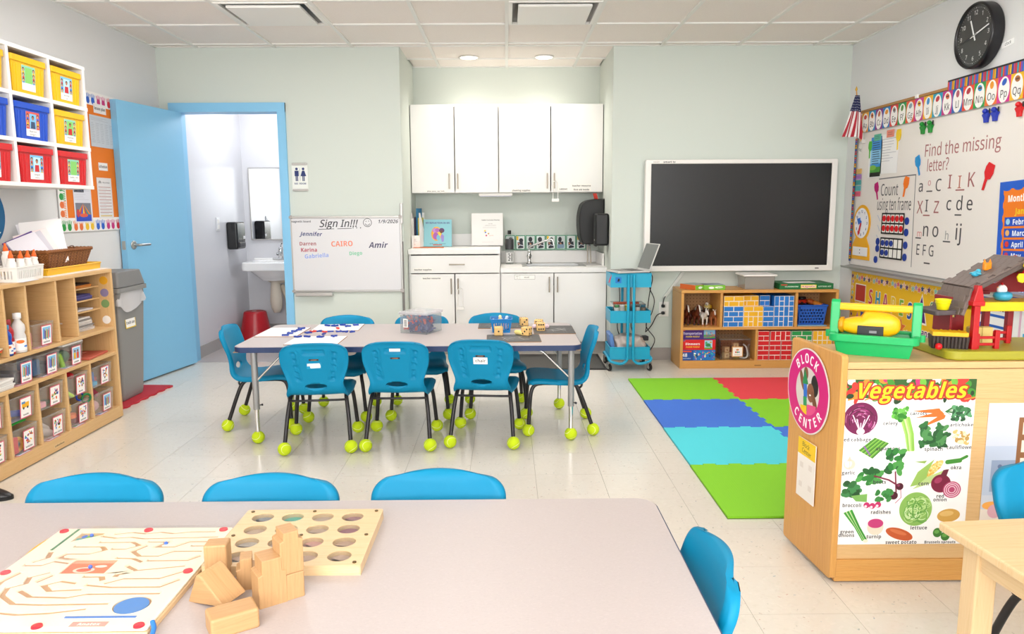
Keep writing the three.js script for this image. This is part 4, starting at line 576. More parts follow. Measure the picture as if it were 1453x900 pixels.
    const legs = []; for (const s of [-1, 1]) { legs.push(seg([[0.022 * s, 0.09, 0.05], [0.023 * s, 0.05, 0.052], [0.022 * s, 0.012, 0.05], [0.022 * s, 0, 0.055]], [0.016, 0.009, 0.007, 0.01])); legs.push(seg([[0.024 * s, 0.095, -0.05], [0.025 * s, 0.06, -0.042], [0.024 * s, 0.035, -0.058], [0.024 * s, 0, -0.05]], [0.022, 0.014, 0.008, 0.01])); }
    obj('body', merged([seg([[0, 0.1, -0.075], [0, 0.108, -0.05], [0, 0.1, 0], [0, 0.105, 0.05], [0, 0.105, 0.07]], [0.006, 0.034, 0.033, 0.036, 0.01], 16), seg([[0, 0.11, 0.05], [0, 0.11 + 0.035 * nk, 0.075], [0, 0.11 + 0.07 * nk, 0.09], [0, 0.11 + 0.075 * nk, 0.1], [0, 0.11 + 0.045 * nk, 0.125], [0, 0.11 + 0.03 * nk, 0.135]], [0.026, 0.019, 0.015, 0.017, 0.012, 0.007], 12), ...legs]), body, t);
    for (const s of [-1, 1]) { obj('ear', moved(new THREE.ConeGeometry(0.006, 0.018, 8), 0.011 * s, 0.127 + 0.075 * nk, 0.095, 0, 0, -0.3 * s), body, t); if (!horse) obj('horn', moved(new THREE.ConeGeometry(0.004, 0.02, 8), 0.015 * s, 0.135 + 0.075 * nk, 0.098, 0, 0, -0.9 * s), hide.white, t); }
    obj('blaze', seg([[0, 0.124 + 0.075 * nk, 0.108], [0, 0.118 + 0.05 * nk, 0.128], [0, 0.11 + 0.03 * nk, 0.14]], [0.006, 0.008, 0.006]), hide.white, t);
    if (horse) obj('mane', seg([[0, 0.2, 0.095], [0, 0.19, 0.08], [0, 0.16, 0.062], [0, 0.14, 0.045]], [0.006, 0.009, 0.009, 0.005]), mane, t); else for (const [a, b, c, r] of [[0.03, 0.11, 0.02, 0.014], [-0.03, 0.115, -0.03, 0.016], [0.02, 0.13, -0.02, 0.012]]) obj('patch', moved(new THREE.SphereGeometry(r, 12, 9), a * 0.55, b, c), spots, t);
    obj('tail', seg([[0, 0.112, -0.072], [0, 0.1, -0.088], [0, 0.05, -0.09]], [0.004, 0.007, 0.003]), mane, t); for (const l of [-1, 1]) for (const z of [0.055, -0.05]) obj('hoof', moved(new THREE.CylinderGeometry(0.0085, 0.0105, 0.012, 12), (z > 0 ? 0.022 : 0.024) * l, 0.006, z), horse ? hide.dark : hide.tan, t);
  }
  animal('toy_horse', 'brown toy horse with a pale blaze, leftmost on the shelf', 'toy horse', 0.8, hide.brown, hide.white, hide.mane, [1.385, 0.3195, zf - 0.16], 0.05); animal('toy_horse', 'brown toy horse with a pale blaze, second from the left', 'toy horse', 0.8, hide.brown, hide.white, hide.mane, [1.465, 0.3195, zf - 0.16], 0.12);
  animal('toy_cow', 'white and brown toy cow standing beside the horses', 'toy cow', 0.72, hide.white, hide.tan, hide.white, [1.522, 0.3195, zf - 0.13], 0.15); animal('toy_cow', 'black and white toy cow in the middle of the animals', 'toy cow', 0.78, hide.dark, hide.white, hide.dark, [1.563, 0.3195, zf - 0.2], -0.25); animal('toy_cow', 'brown toy cow with a white face, rightmost of the animals', 'toy cow', 0.72, hide.tan, hide.dark, hide.white, [1.597, 0.3195, zf - 0.125], -0.1);
  const ch = thing('toy_chick', 'yellow and white toy hen perched above the toy cows', 'toy bird', [1.578, 0.43, zf - 0.22], -0.4, ); obj('body', moved(new THREE.SphereGeometry(0.028, 18, 14).scale(1, 0.85, 1.25), 0, 0.02, 0), mat(0xe8d27c, 0.5), ch); obj('head', moved(new THREE.SphereGeometry(0.014, 14, 10), 0, 0.045, 0.03), hide.white, ch); obj('wing', moved(new THREE.SphereGeometry(0.02, 12, 10).scale(0.4, 0.7, 1), 0.027, 0.02, 0), mat(0xf2c21c, 0.5), ch); obj('beak', moved(new THREE.ConeGeometry(0.004, 0.012, 8), 0, 0.044, 0.048, Math.PI / 2, 0, 0), mat(0xe8862c, 0.5), ch);
  tag(obj('toy_sheep', moved(new THREE.IcosahedronGeometry(0.033, 3).scale(1, 0.8, 1), 0, 0, 0), hide.grey, scene, [1.515, 0.43, zf - 0.24]), 'grey woolly toy sheep lying behind the toy cows', 'toy sheep');
  // clear bin with wooden letter blocks
  const cb = thing('clear_bin', 'clear plastic bin of wooden letter blocks on the lower shelf', 'bin', [1.752, 0.0605, zf - 0.13]);
  obj('tub', merged([moved(box(0.23, 0.16, 0.003), 0, 0.08, 0.1, 0.05, 0, 0), moved(box(0.23, 0.16, 0.003), 0, 0.08, -0.1, -0.05, 0, 0), moved(box(0.003, 0.16, 0.2), 0.113, 0.08, 0), moved(box(0.003, 0.16, 0.2), -0.113, 0.08, 0), moved(box(0.226, 0.003, 0.2), 0, 0.002, 0)]), M.clear, cb); obj('rim', tube([[-0.116, 0.16, -0.106], [0.116, 0.16, -0.106], [0.116, 0.16, 0.106], [-0.116, 0.16, 0.106]], 0.004, 80, 8, true, 0), M.clearPlastic, cb);
  const sg = art(160, 150, (g, w, H2) => { rect(g, '#e0a860', 0, 0, w, H2); rect(g, '#fbf6ee', 12, 12, w - 24, H2 - 24); oval(g, '#d88a4c', 80, 48, 22, 12); oval(g, '#d84a3c', 58, 82, 12); oval(g, '#4ca85c', 82, 82, 12); oval(g, '#6a8ad8', 104, 82, 10); text(g, 'letter blocks', 80, 116, 15, '#555'); });
  obj('picture_card', sheetGeo(0.085, 0.08, 0.002, sg), sg.A.m, cb, [0.015, 0.065, 0.107]);
  [[1.7, 0.086, 0.03, 0.045, 0xdcb47c, 'plain wooden letter block at the left of the clear bin, lower'], [1.7, 0.131, 0.03, 0.043, 0xd8a878, 'wooden letter block at the left of the clear bin, upper'], [1.79, 0.087, 0.02, 0.045, 0xd8c46c, 'yellowish letter block at the right of the clear bin'], [1.745, 0.085, -0.03, 0.045, 0xc8645a, 'reddish letter block at the back of the clear bin'], [1.783, 0.155, -0.01, 0.045, 0xe2b888, 'wooden letter block perched on top in the clear bin'], [1.783, 0.1, -0.05, 0.045, 0xcf9c68, 'wooden letter block under the perched one in the clear bin']].forEach(([x, y, z, s, c, lab]) => { const b = thing('letter_block', lab, 'letter block', [x, y, zf - 0.13 + z], 0.2 * (x * 100 % 3 - 1), 'wooden letter blocks'); obj('cube', box(s, s, s, 0.004), mat(c, 0.6), b); const la = art(40, 40, (g, w, H2) => { rect(g, '#ecd0a0', 0, 0, w, H2); text(g, 'ABENRS'[Math.floor(x * 1000 + y * 977) % 6], w / 2, H2 / 2 + 1, 30, '#a8442c', { style: 'bold' }); }); obj('letter_face', sheetGeo(s * 0.7, s * 0.7, 0.001, la), la.A.m, b, [0, 0, s / 2 + 0.0005]); });
  const cl = thing('coiled_strap', 'white coiled paper strap inside the clear bin of letter blocks', 'strap', [1.84, 0.066, zf - 0.1]); obj('loop', tube([[-0.04, 0.006, 0.03], [0.0, 0.006, 0.05], [0.02, 0.03, 0.03], [0.018, 0.08, 0], [0.0, 0.1, -0.02]], 0.006, 30, 8), M.white, cl);
  // blue basket of toys
  const bb = thing('toy_basket', 'blue perforated plastic basket of toys on the right of the shelf', 'basket', [2.335, 0.3265, zf - 0.14]);
  const wall = (w0, w1, hh) => { const s = new THREE.Shape([[-w0 / 2, 0], [w0 / 2, 0], [w1 / 2, hh], [-w1 / 2, hh]].map((p) => new THREE.Vector2(...p))); for (let j = 0; j < 5; j++) for (let i = 0; i < 8; i++) { const x = (i - 3.5 + (j % 2) * 0.5 - 0.25) * w0 / 8.6, y = hh * (0.15 + 0.155 * j), p = new THREE.Path(); p.absarc(x, y, 0.0075, 0, Math.PI * 2, true); s.holes.push(p); } return new THREE.ExtrudeGeometry(s, { depth: 0.003, bevelEnabled: false, curveSegments: 5 }); };
  const blue = mat(0x1c5cc0, 0.4); obj('side_wall', moved(wall(0.19, 0.225, 0.15), 0, 0, 0.085, 0.1, 0, 0), blue, bb); obj('side_wall', moved(wall(0.19, 0.225, 0.15), 0, 0, -0.088, -0.1, 0, 0), blue, bb); obj('side_wall', moved(wall(0.17, 0.2, 0.15), 0.095, 0, 0, -0.1, Math.PI / 2, 0, 'YXZ'), blue, bb); obj('side_wall', moved(wall(0.17, 0.2, 0.15), -0.098, 0, 0, 0.1, Math.PI / 2, 0), blue, bb); obj('bottom', box(0.19, 0.004, 0.17), blue, bb, [0, 0.002, 0]); obj('rim', tube([[-0.115, 0.15, -0.103], [0.115, 0.15, -0.103], [0.115, 0.15, 0.103], [-0.115, 0.15, 0.103]], 0.006, 80, 8, true, 0), blue, bb);
  [[2.3, 0.5, -0.02, 0xd0301c, 'red toy car on top of the blue basket'], [2.37, 0.49, 0.0, 0xb8561c, 'brown wooden toy lying in the blue basket'], [2.41, 0.475, 0.02, 0xd8862c, 'orange wooden peg in the blue basket']].forEach(([x, y, z, c, lab], i) => { const o = i ? tag(obj('wooden_toy', merged([moved(new THREE.CapsuleGeometry(0.02, 0.05, 6, 14), 0, 0, 0, 0, 0, 1.2)]), mat(c, 0.5), scene, [x, y, zf - 0.14 + z]), lab, 'toy') : thing('toy_car', lab, 'toy car', [x, y - 0.02, zf - 0.14 + z], 0.5); if (!i) { obj('car_body', box(0.12, 0.03, 0.05, 0.012), mat(c, 0.35), o, [0, 0.015, 0]); obj('cabin', box(0.06, 0.024, 0.044, 0.01), mat(0x24262c, 0.3), o, [-0.005, 0.04, 0]); for (const a of [-0.035, 0.035]) for (const b of [-0.026, 0.026]) obj('wheel', moved(cyl(0.013, 0.013, 0.01, 16), 0, 0, 0, Math.PI / 2, 0, 0), M.black, o, [a, 0.003, b]); } });
  tag(obj('wooden_block', box(0.1, 0.09, 0.09, 0.008), mat(0x2c4a8c, 0.5), scene, [2.3, 0.42, zf - 0.14], [0.2, 0.4, 0.1]), 'dark blue toy block inside the blue basket', 'toy');
  tag(obj('drumstick', moved(new THREE.CapsuleGeometry(0.009, 0.1, 6, 12), 0, 0, 0, Math.PI / 2, 0, 0), wood.honey, scene, [2.228, 0.329, zf - 0.07], [0, -0.7, 0]), 'wooden stick lying left of the blue basket', 'stick');
  tag(obj('paper_stack', box(0.22, 0.006, 0.2), mat(0x8fc0d8, 0.6), scene, [2.335, 0.3225, zf - 0.13]), 'pale blue folder lying under the blue basket', 'folder');
  // on top
  const fl = (name, label, x, z, w2, d2, hh, a, c, turn) => { const t2 = thing(name, label, 'box', [x, 0.6035, z], turn); obj('box_body', box(w2, hh, d2, 0.002), mat(c, 0.5), t2, [0, hh / 2, 0]); obj('front_print', sheetGeo(w2 - 0.004, hh - 0.003, 0.001, a), a.A.m, t2, [0, hh / 2, d2 / 2]); return t2; };
  const gA = art(300, 60, (g, w, h2) => { rect(g, '#7cc230', 0, 0, w, h2); oval(g, '#fff', 100, 32, 40, 16); oval(g, '#e8f4d8', 210, 28, 60, 14); text(g, 'letters', 230, 32, 24, '#3c7a1c', { style: 'bold' }); });
  const b1 = fl('flat_game_box', 'flat orange and green game box lying on the left of the shelf top', 1.45, zf - 0.12, 0.15, 0.17, 0.036, gA, 0xd8692c, 0.5); obj('lid_print', box(0.14, 0.001, 0.16), mat(0xa8b4ac, 0.4), b1, [0, 0.0365, 0]);
  const b2 = fl('flat_game_box', 'flat green game box lying beside the orange and green one', 1.575, zf - 0.1, 0.16, 0.17, 0.036, gA, 0x86c83c, 0.0); obj('lid_print', box(0.15, 0.001, 0.16), mat(0x98a8b0, 0.4), b2, [0, 0.0365, 0]);
  const st = thing('storage_box', 'clear plastic storage box with a white lid on the shelf top', 'box', [1.925, 0.6035, zf - 0.14]); obj('tub', merged([moved(box(0.22, 0.1, 0.003), 0, 0.05, 0.09, 0.1, 0, 0), moved(box(0.22, 0.1, 0.003), 0, 0.05, -0.09, -0.1, 0, 0), moved(box(0.003, 0.1, 0.18), 0.11, 0.05, 0, 0, 0, -0.1), moved(box(0.003, 0.1, 0.18), -0.11, 0.05, 0, 0, 0, 0.1), moved(box(0.21, 0.003, 0.17), 0, 0.002, 0)]), mat(0xe4e2de, 0.15, { transmission: 0.75, thickness: 0 }), st); obj('lid', box(0.256, 0.014, 0.215, 0.005), M.white, st, [0, 0.106, 0]); tag(obj('card_stack', box(0.1, 0.05, 0.06, 0.002), mat(0xc8bca8, 0.6), scene, [1.93, 0.632, zf - 0.13]), 'stack of cards inside the clear box with the white lid', 'cards');
  const kA = art(512, 64, (g, w, h2) => { rect(g, '#11703a', 0, 0, w, h2); rect(g, '#c83c2c', 10, 6, 60, 14); text(g, 'CLASSROOM', 112, 34, 22, '#eaf4ea', { style: 'bold' }); rect(g, '#f2e04c', 200, 12, 150, 42); text(g, 'magnetic', 275, 32, 34, '#c8342c', { style: 'bold', sx: 0.9, stroke: '#fff', sw: 6 }); text(g, 'LETTERS KIT', 430, 34, 22, '#eaf4ea', { style: 'bold' }); });
  const kit = fl('letter_kit_box', 'large green magnetic letter kit box on the right of the shelf top', 2.275, zf - 0.15, 0.41, 0.25, 0.044, kA, 0x0f6a36, 0.0); tag(obj('paper_sheet', box(0.22, 0.002, 0.1), M.paper, scene, [2.25, 0.649, zf - 0.12], [0, 0.1, 0]), 'white sheet lying on the green letter kit box', 'paper');
  obj('maker_mark', box(0.05, 0.008, 0.001), mat(0x9a6a34, 0.5), t, [X(1.92), 0.022, d / 2 - 0.0015]);
}

// ---------- right wall ----------
const RW = -Math.PI / 2, LW = Math.PI / 2;
const onR = (name, label, cat, z, y, off = 0.001, group) => thing(name, label, cat, [XR - off, y, z], RW, group);
const sheetOn = (side, name, label, cat, z, y, w, h, px, py, draw, off = 0.002, roll = 0, th = 0.0015, group) => { const a = art(px, py, draw), o = tag(obj(name, sheetGeo(w, h, th, a), a.A.m, scene, [side > 0 ? XR - off : XL + off, y, z], [0, side > 0 ? RW : LW, 0]), label, cat, group); if (roll) o.rotateZ(roll); return o; };
{
  const z0 = -5.775, z1 = -3.33, y0 = 0.785, y1 = 1.875, W = z1 - z0, Hh = y1 - y0;
  const b = onR('classroom_whiteboard', 'long wall whiteboard with find the missing letter exercises', 'whiteboard', (z0 + z1) / 2, (y0 + y1) / 2);
  const K = 560, px = (z) => (z - z0) * K, py = (y) => (y1 - y) * K;
  const a = art(Math.round(W * K), Math.round(Hh * K), (g, w, h) => {
    rect(g, '#ece5df', 0, 0, w, h); const R = '#a05a5a', D = '#3c3a3e';
    const wr = (s, z, y, size, c, o = {}) => { if (o.to) { g.font = `${size * K}px sans-serif`; o = { ...o, sx: ((o.to - z) * K) / g.measureText(s).width }; } text(g, s, px(z), py(y), size * K, c, { align: 'left', sx: 1.15, ...o }); };
    wr('Find the missing', -4.84, 1.57, 0.105, R, { to: -4.09 }); wr('letter?', -4.80, 1.475, 0.1, R, { to: -4.56 });
    wr('a', -4.88, 1.35, 0.1, D); line(g, D, 4, [[px(-4.78), py(1.315)], [px(-4.72), py(1.315)]]); wr('o', -4.775, 1.37, 0.06, '#c88'); wr('C', -4.69, 1.35, 0.1, D);
    wr('I', -4.56, 1.365, 0.11, R, { font: 'serif' }); wr('I', -4.46, 1.36, 0.1, '#c47a6a', { font: 'serif' }); line(g, R, 4, [[px(-4.47), py(1.315)], [px(-4.39), py(1.315)]]); wr('K', -4.37, 1.37, 0.115, R);
    wr('X', -4.88, 1.215, 0.11, R); wr('I', -4.79, 1.225, 0.1, D, { font: 'serif' }); line(g, R, 4, [[px(-4.80), py(1.165)], [px(-4.73), py(1.165)]]); wr('Z', -4.69, 1.215, 0.1, R);
    wr('c', -4.56, 1.235, 0.11, D); wr('d', -4.46, 1.235, 0.11, D); line(g, D, 4, [[px(-4.46), py(1.17)], [px(-4.40), py(1.17)]]); wr('e', -4.36, 1.235, 0.11, D);
    wr('n', -4.80, 1.075, 0.12, D); wr('o', -4.69, 1.075, 0.12, D); line(g, D, 4, [[px(-4.87), py(1.02)], [px(-4.81), py(1.02)]]); wr('m', -4.86, 1.05, 0.06, '#d88');
    wr('ij', -4.45, 1.07, 0.13, D); line(g, D, 4, [[px(-4.56), py(1.01)], [px(-4.49), py(1.01)]]); wr('h', -4.55, 1.045, 0.07, '#999');
    wr('E F G', -4.86, 0.945, 0.095, D, { sx: 1 }); line(g, D, 5, [[px(-4.75), py(0.865)], [px(-4.69), py(0.865)]]);
    line(g, '#6a6a6e', 4, [[px(-5.40), py(1.415)], [px(-4.92), py(1.425)], [px(-4.915), py(1.2)], [px(-4.9), py(0.83)]]);
    wr('Count', -5.37, 1.335, 0.11, D, { to: -5.13 }); wr('using ten frame', -5.41, 1.235, 0.11, D, { to: -4.95 });
    for (let i = 0; i < 4; i++) line(g, '#aab8d8', 3, [[px(-5.39 + 0.01 * (i % 2)), py(1.16 - 0.07 * i)], [px(-5.35), py(1.12 - 0.07 * i)]]);
  });
  obj('panel', sheetGeo(W, Hh, 0.012, a, 0.99, 0.99), a.A.gloss, b, [0, 0, 0.007]);
  obj('frame_rail', box(W + 0.02, 0.025, 0.022, 0.003), M.alu, b, [0, Hh / 2 + 0.008, 0.01]); obj('frame_rail', box(0.016, Hh, 0.022, 0.003), M.alu, b, [-W / 2, 0, 0.01]); obj('frame_rail', box(0.016, Hh, 0.022, 0.003), M.alu, b, [W / 2, 0, 0.01]);
  const tr = extrude([[0, 0], [0.075, -0.004], [0.082, 0.012], [0.075, 0.012], [0.06, 0.006], [0.012, 0.016], [0, 0.03]], W + 0.04); obj('pen_tray', moved(tr, W / 2 + 0.02, -Hh / 2 - 0.022, 0.0, 0, -Math.PI / 2, 0), mat(0xb4b4b2, 0.35, { metalness: 0.5 }), b);
  const rail = onR('map_rail', 'narrow cork map rail along the whiteboard top edge', 'rail', -5.17, 1.918, 0.003); obj('cork_strip', box(1.16, 0.018, 0.012, 0.002), mat(0xb0824e, 0.8), rail, [0, 0, 0.018]); obj('clip', box(0.03, 0.026, 0.02, 0.004), M.white, rail, [0.23, 0.002, 0.026]);
  const pencil = (g, w, h, vert) => { rect(g, '#1c1a22', 0, 0, w, h); const c = ['#e8562c', '#2c7ad0', '#f2c21c', '#c8467c', '#3aa0b8', '#8a4cc0', '#e88a1c', '#2c50a8', '#d03a3a']; const n = vert ? 60 : 90; for (let i = 0; i < n; i++) { if (vert) rect(g, c[(i * 5) % 9], 4, (i * h) / n + 1, w - 7, h / n - 2); else rect(g, c[(i * 5) % 9], (i * w) / n + 1, 8, w / n - 2, h - 9); } };
  sheetOn(1, 'pencil_border', 'border strip of printed coloured pencils above the alphabet letters L to Q', 'border strip', -3.98, 1.932, 1.26, 0.062, 1000, 50, (g, w, h) => pencil(g, w, h, 0), 0.0275); sheetOn(1, 'pencil_border', 'narrow upright border strip of printed coloured pencils at the whiteboard left edge', 'border strip', -5.762, 1.27, 0.035, 0.92, 24, 620, (g, w, h) => pencil(g, w, h, 1), 0.0265);
  // alphabet strip: one card for each letter
  const al = onR('alphabet_strip', 'alphabet strip with a picture and letter pair on each coloured card', 'alphabet strip', -5.64, 1.835, 0.0265), cc = ['#f2a51c', '#1f8fc4', '#8a2f88', '#1f7ac0', '#d8342c', '#1f9a50', '#e8562c', '#c8348c', '#f2b01c', '#1f9ab8', '#c02a80', '#1f62b0', '#e8442c', '#2c9a4a', '#e8702c', '#d0288c', '#f2b91c', '#d8342c', '#1f8fc4', '#8a2f88', '#1f9a50'];
  'ABCDEFGHIJKLMNOPQRSTU'.split('').forEach((L, i) => { const c = art(84, 116, (g, w, h) => { rect(g, cc[i], 0, 0, w, h); oval(g, '#f8f4f0', w / 2, h / 2 + 3, 37, 56); oval(g, ['#c8342c', '#d8762c', '#c86a4c', '#e89a2c', '#8a8a90', '#5a8a3c', '#8aa0b0', '#f2b01c', '#3a8ac8', '#c03038', '#e0704c', '#b85a6a', '#b8303c', '#1f8fd0', '#e89a2c', '#2c60c0', '#b0703c'][i % 17], w / 2, 28, 17, 13, i); if (i % 3 === 1) rect(g, '#6a3a2a', w / 2 - 12, 24, 24, 8); text(g, L + L.toLowerCase(), w / 2, 78, 46, '#26262c', { sx: 0.92 }); }); obj('letter_card', sheetGeo(0.1035, 0.14, 0.0012, c), c.A.m, al, [0.1035 * i, 0, 0]); });
  // clock
  const ck = onR('wall_clock', 'round black wall clock with white numerals and hands', 'clock', -4.335, 2.16), cr = 0.178;
  obj('case', moved(lathe([[0.001, 0], [cr - 0.004, 0], [cr, 0.006], [cr, 0.06], [cr - 0.005, 0.068], [cr - 0.012, 0.07], [cr - 0.016, 0.064], [cr - 0.017, 0.056], [0.001, 0.056]], 64), 0, 0, 0, Math.PI / 2, 0, 0), mat(0x18171b, 0.3), ck);
  const ca = art(360, 360, (g, w) => { rect(g, '#3b3b3b', 0, 0, w, w); for (let i = 0; i < 60; i++) { const t = (i / 60) * 6.2832; oval(g, '#d8d8d8', w / 2 + 164 * Math.sin(t), w / 2 - 164 * Math.cos(t), i % 5 ? 2 : 3.4); } for (let i = 1; i <= 12; i++) { const t = (i / 12) * 6.2832; text(g, String(i), w / 2 + 136 * Math.sin(t), w / 2 - 136 * Math.cos(t), 36, '#f0f0f0'); } });
  const face = new THREE.CircleGeometry(cr - 0.016, 64); obj('dial', paintUV(face, ca, -cr + 0.016, -cr + 0.016, 2 * cr - 0.032, 2 * cr - 0.032), ca.A.gloss, ck, [0, 0, 0.0565]);
  const hand = (l, w2, ang) => moved(moved(new THREE.BoxGeometry(w2, l + 0.03, 0.002), 0, l / 2 - 0.015, 0), 0, 0, 0, 0, 0, -ang); obj('hour_hand', hand(0.095, 0.009, -0.42), mat(0xf4f4f4, 0.4), ck, [0, 0, 0.059]); obj('minute_hand', hand(0.135, 0.007, 1.32), mat(0xf4f4f4, 0.4), ck, [0, 0, 0.0615]); obj('second_hand', hand(0.12, 0.002, 4.5), mat(0x202022, 0.4), ck, [0, 0, 0.0635]);
  sheetOn(1, 'word_card', 'small white card with the word clock beside the wall clock', 'card', -4.125, 2.075, 0.1, 0.03, 180, 54, (g, w, h) => text(g, 'clock', w / 2, h / 2 - 2, 40, '#222', { style: 'italic' }), 0.002, 0.1);
  // flag
  const fl = thing('small_flag', 'small American flag hanging from a thin staff at the whiteboard corner', 'flag', [2.63, 1.7, -5.66]);
  obj('staff', tube([[0, 0, 0], [-0.03, 0.18, 0.0], [-0.055, 0.36, 0.0]], 0.0045, 10, 8), wood.honey, fl); obj('finial', moved(lathe([[0.001, 0], [0.005, 0.002], [0.009, 0.012], [0.005, 0.026], [0.001, 0.036]], 14), -0.056, 0.36, 0.0), mat(0xd8a83c, 0.3, { metalness: 0.7 }), fl);
  const fa = art(160, 240, (g, w, h) => { for (let i = 0; i < 11; i++) rect(g, i % 2 ? '#f4efec' : '#b01c30', 0, 0 + 0, 0, 0); g.save(); for (let i = -6; i < 16; i++) poly(g, i % 2 ? '#f4efec' : '#b01c30', [[i * 17 + 30, 0], [i * 17 + 47, 0], [i * 17 + 17, h], [i * 17, h]]); g.restore(); rect(g, '#1c2350', 0, 0, w, 92); for (let j = 0; j < 6; j++) for (let i = 0; i < 10; i++) oval(g, '#f4f4f8', 8 + i * 16 + (j % 2) * 8, 10 + j * 15, 2.6); });
  { const nu = 24, nv = 24, pos = [], uv = [], idx = []; for (let j = 0; j <= nv; j++) for (let i = 0; i <= nu; i++) { const u = i / nu, v = j / nv, hw = 0.016 + 0.062 * v; const x = -0.05 - 0.012 * v + (u - 0.55) * 2 * hw - 0.01 * v, y = 0.33 - 0.3 * v - 0.03 * v * (u > 0.8 ? (u - 0.8) * 4 : 0), z = 0.012 + 0.018 * Math.sin(u * 13) * (0.3 + 0.7 * v) + 0.02 * v; pos.push(x, y, z); uv.push(...auv(fa, 0.01 + 0.98 * u, 0.99 - 0.98 * v)); } for (let j = 0; j < nv; j++) for (let i = 0; i < nu; i++) { const q = j * (nu + 1) + i; idx.push(q, q + nu + 1, q + 1, q + 1, q + nu + 1, q + nu + 2); } const g = new THREE.BufferGeometry(); g.setAttribute('position', new THREE.Float32BufferAttribute(pos, 3)); g.setAttribute('uv', new THREE.Float32BufferAttribute(uv, 2)); g.setIndex(idx); g.computeVertexNormals(); obj('cloth', g, mat(0xffffff, 0.7, { map: fa.A.t, side: THREE.DoubleSide }), fl); }
  obj('bracket', box(0.03, 0.03, 0.03, 0.006), mat(0xd8d4d0, 0.5), fl, [0.015, 0.0, 0]);
  // papers on the board
  const off = 0.0165;
  sheetOn(1, 'white_sheet', 'white sheet of handwritten notes at the whiteboard top left', 'paper', -5.29, 1.585, 0.26, 0.27, 220, 230, (g, w, h) => { rect(g, '#f5f3f3', 0, 0, w, h); for (let i = 0; i < 9; i++) { line(g, '#9a9aa6', 2, [[26, 30 + i * 16], [120 + rnd() * 80, 30 + i * 16 - 2]]); } }, off, -0.02);
  sheetOn(1, 'sky_poster', 'narrow blue and green printed poster overlapping the white notes sheet', 'poster', -5.465, 1.575, 0.15, 0.28, 150, 280, (g, w, h) => { rect(g, '#3a90d8', 0, 0, w, h); rect(g, '#8cc8ee', 0, 90, w, 100); rect(g, '#4a9a3c', 0, 212, w, 40); oval(g, '#7ab840', 40, 216, 50, 18); rect(g, '#202018', 0, 250, w, 30); for (let i = 0; i < 11; i++) rect(g, '#1c3a5c', 24, 24 + i * 16, 90 + ((i * 37) % 30), 5); }, off + 0.002);
  sheetOn(1, 'white_backing', 'white card behind the narrow blue poster', 'card', -5.475, 1.56, 0.19, 0.26, 24, 24, (g, w, h) => rect(g, '#f2f0f0', 0, 0, w, h), off);
  const hand2 = (label, z, y, c, s, roll) => { const t = tag(obj('pointer_magnet', extrude([[-0.026, 0.055], [0.02, 0.06], [0.03, 0.02], [0.024, -0.01], [0.006, -0.022], [0.012, -0.075], [0.0, -0.08], [-0.01, -0.022], [-0.03, 0.0], [-0.034, 0.03]], 0.003, 0.0008), mat(c, 0.5), scene, [XR - off, y, z], [0, RW, 0]), label, 'magnet', 'pointing-hand magnets'); t.rotateZ(roll); t.scale.setScalar(s); };
  hand2('blue pointing-hand magnet beside the word letter', -4.895, 1.49, 0x1f8fd0, 0.95, 0.25); hand2('red pointing-hand magnet right of the letters I and K', -4.175, 1.39, 0xd8141e, 1.15, -0.5); hand2('magenta pointing-hand magnet left of the word Count', -5.42, 1.34, 0xb8106e, 0.9, 0.2); hand2('orange pointing-hand magnet right of the word Count', -5.03, 1.36, 0xf07818, 1.0, -0.35); hand2('green pointing-hand magnet over the narrow blue poster corner', -5.555, 1.64, 0x4cb82c, 0.9, -0.15); hand2('yellow pointing-hand magnet over the notes sheet corner', -5.165, 1.68, 0xf2cc1c, 1.0, -0.12);
  const stk = (label, z, y, w, h, c) => sheetOn(1, 'magnet_label', label, 'label', z, y, w, h, 60, 32, (g, W2, H2) => { rect(g, c, 0, 0, W2, H2); for (let i = 0; i < 2; i++) line(g, '#00000055', 2, [[10, 11 + i * 9], [46, 11 + i * 9]]); }, off + 0.004);
  stk('teal label magnet on the narrow blue poster top', -5.45, 1.71, 0.1, 0.045, '#5ab89a'); stk('salmon label magnet on the notes sheet top', -5.27, 1.72, 0.1, 0.05, '#e88a74');
  ['#e8b86a', '#a878c0', '#4aa0a0', '#5ab0b8', '#e0607a'].forEach((c, i) => stk(['sand coloured', 'lilac', 'dark teal', 'light teal', 'pink'][i] + ' label magnet in the column at the whiteboard left edge', -5.715, 1.485 - 0.042 * i, 0.105, 0.036, c));
  sheetOn(1, 'word_card', 'small white card at the lower left whiteboard corner', 'card', -5.68, 0.85, 0.13, 0.03, 130, 30, (g, w, h) => { rect(g, '#f6f2ec', 0, 0, w, h); text(g, 'magnetic board', w / 2, h / 2, 17, '#222', { style: 'bold' }); }, off); sheetOn(1, 'word_card', 'tiny white card below the small flag', 'card', -5.715, 1.645, 0.06, 0.06, 40, 40, (g, w, h) => { rect(g, '#eeeae4', 0, 0, w, h); text(g, 'flag', w / 2, h / 2, 18, '#333'); }, off);
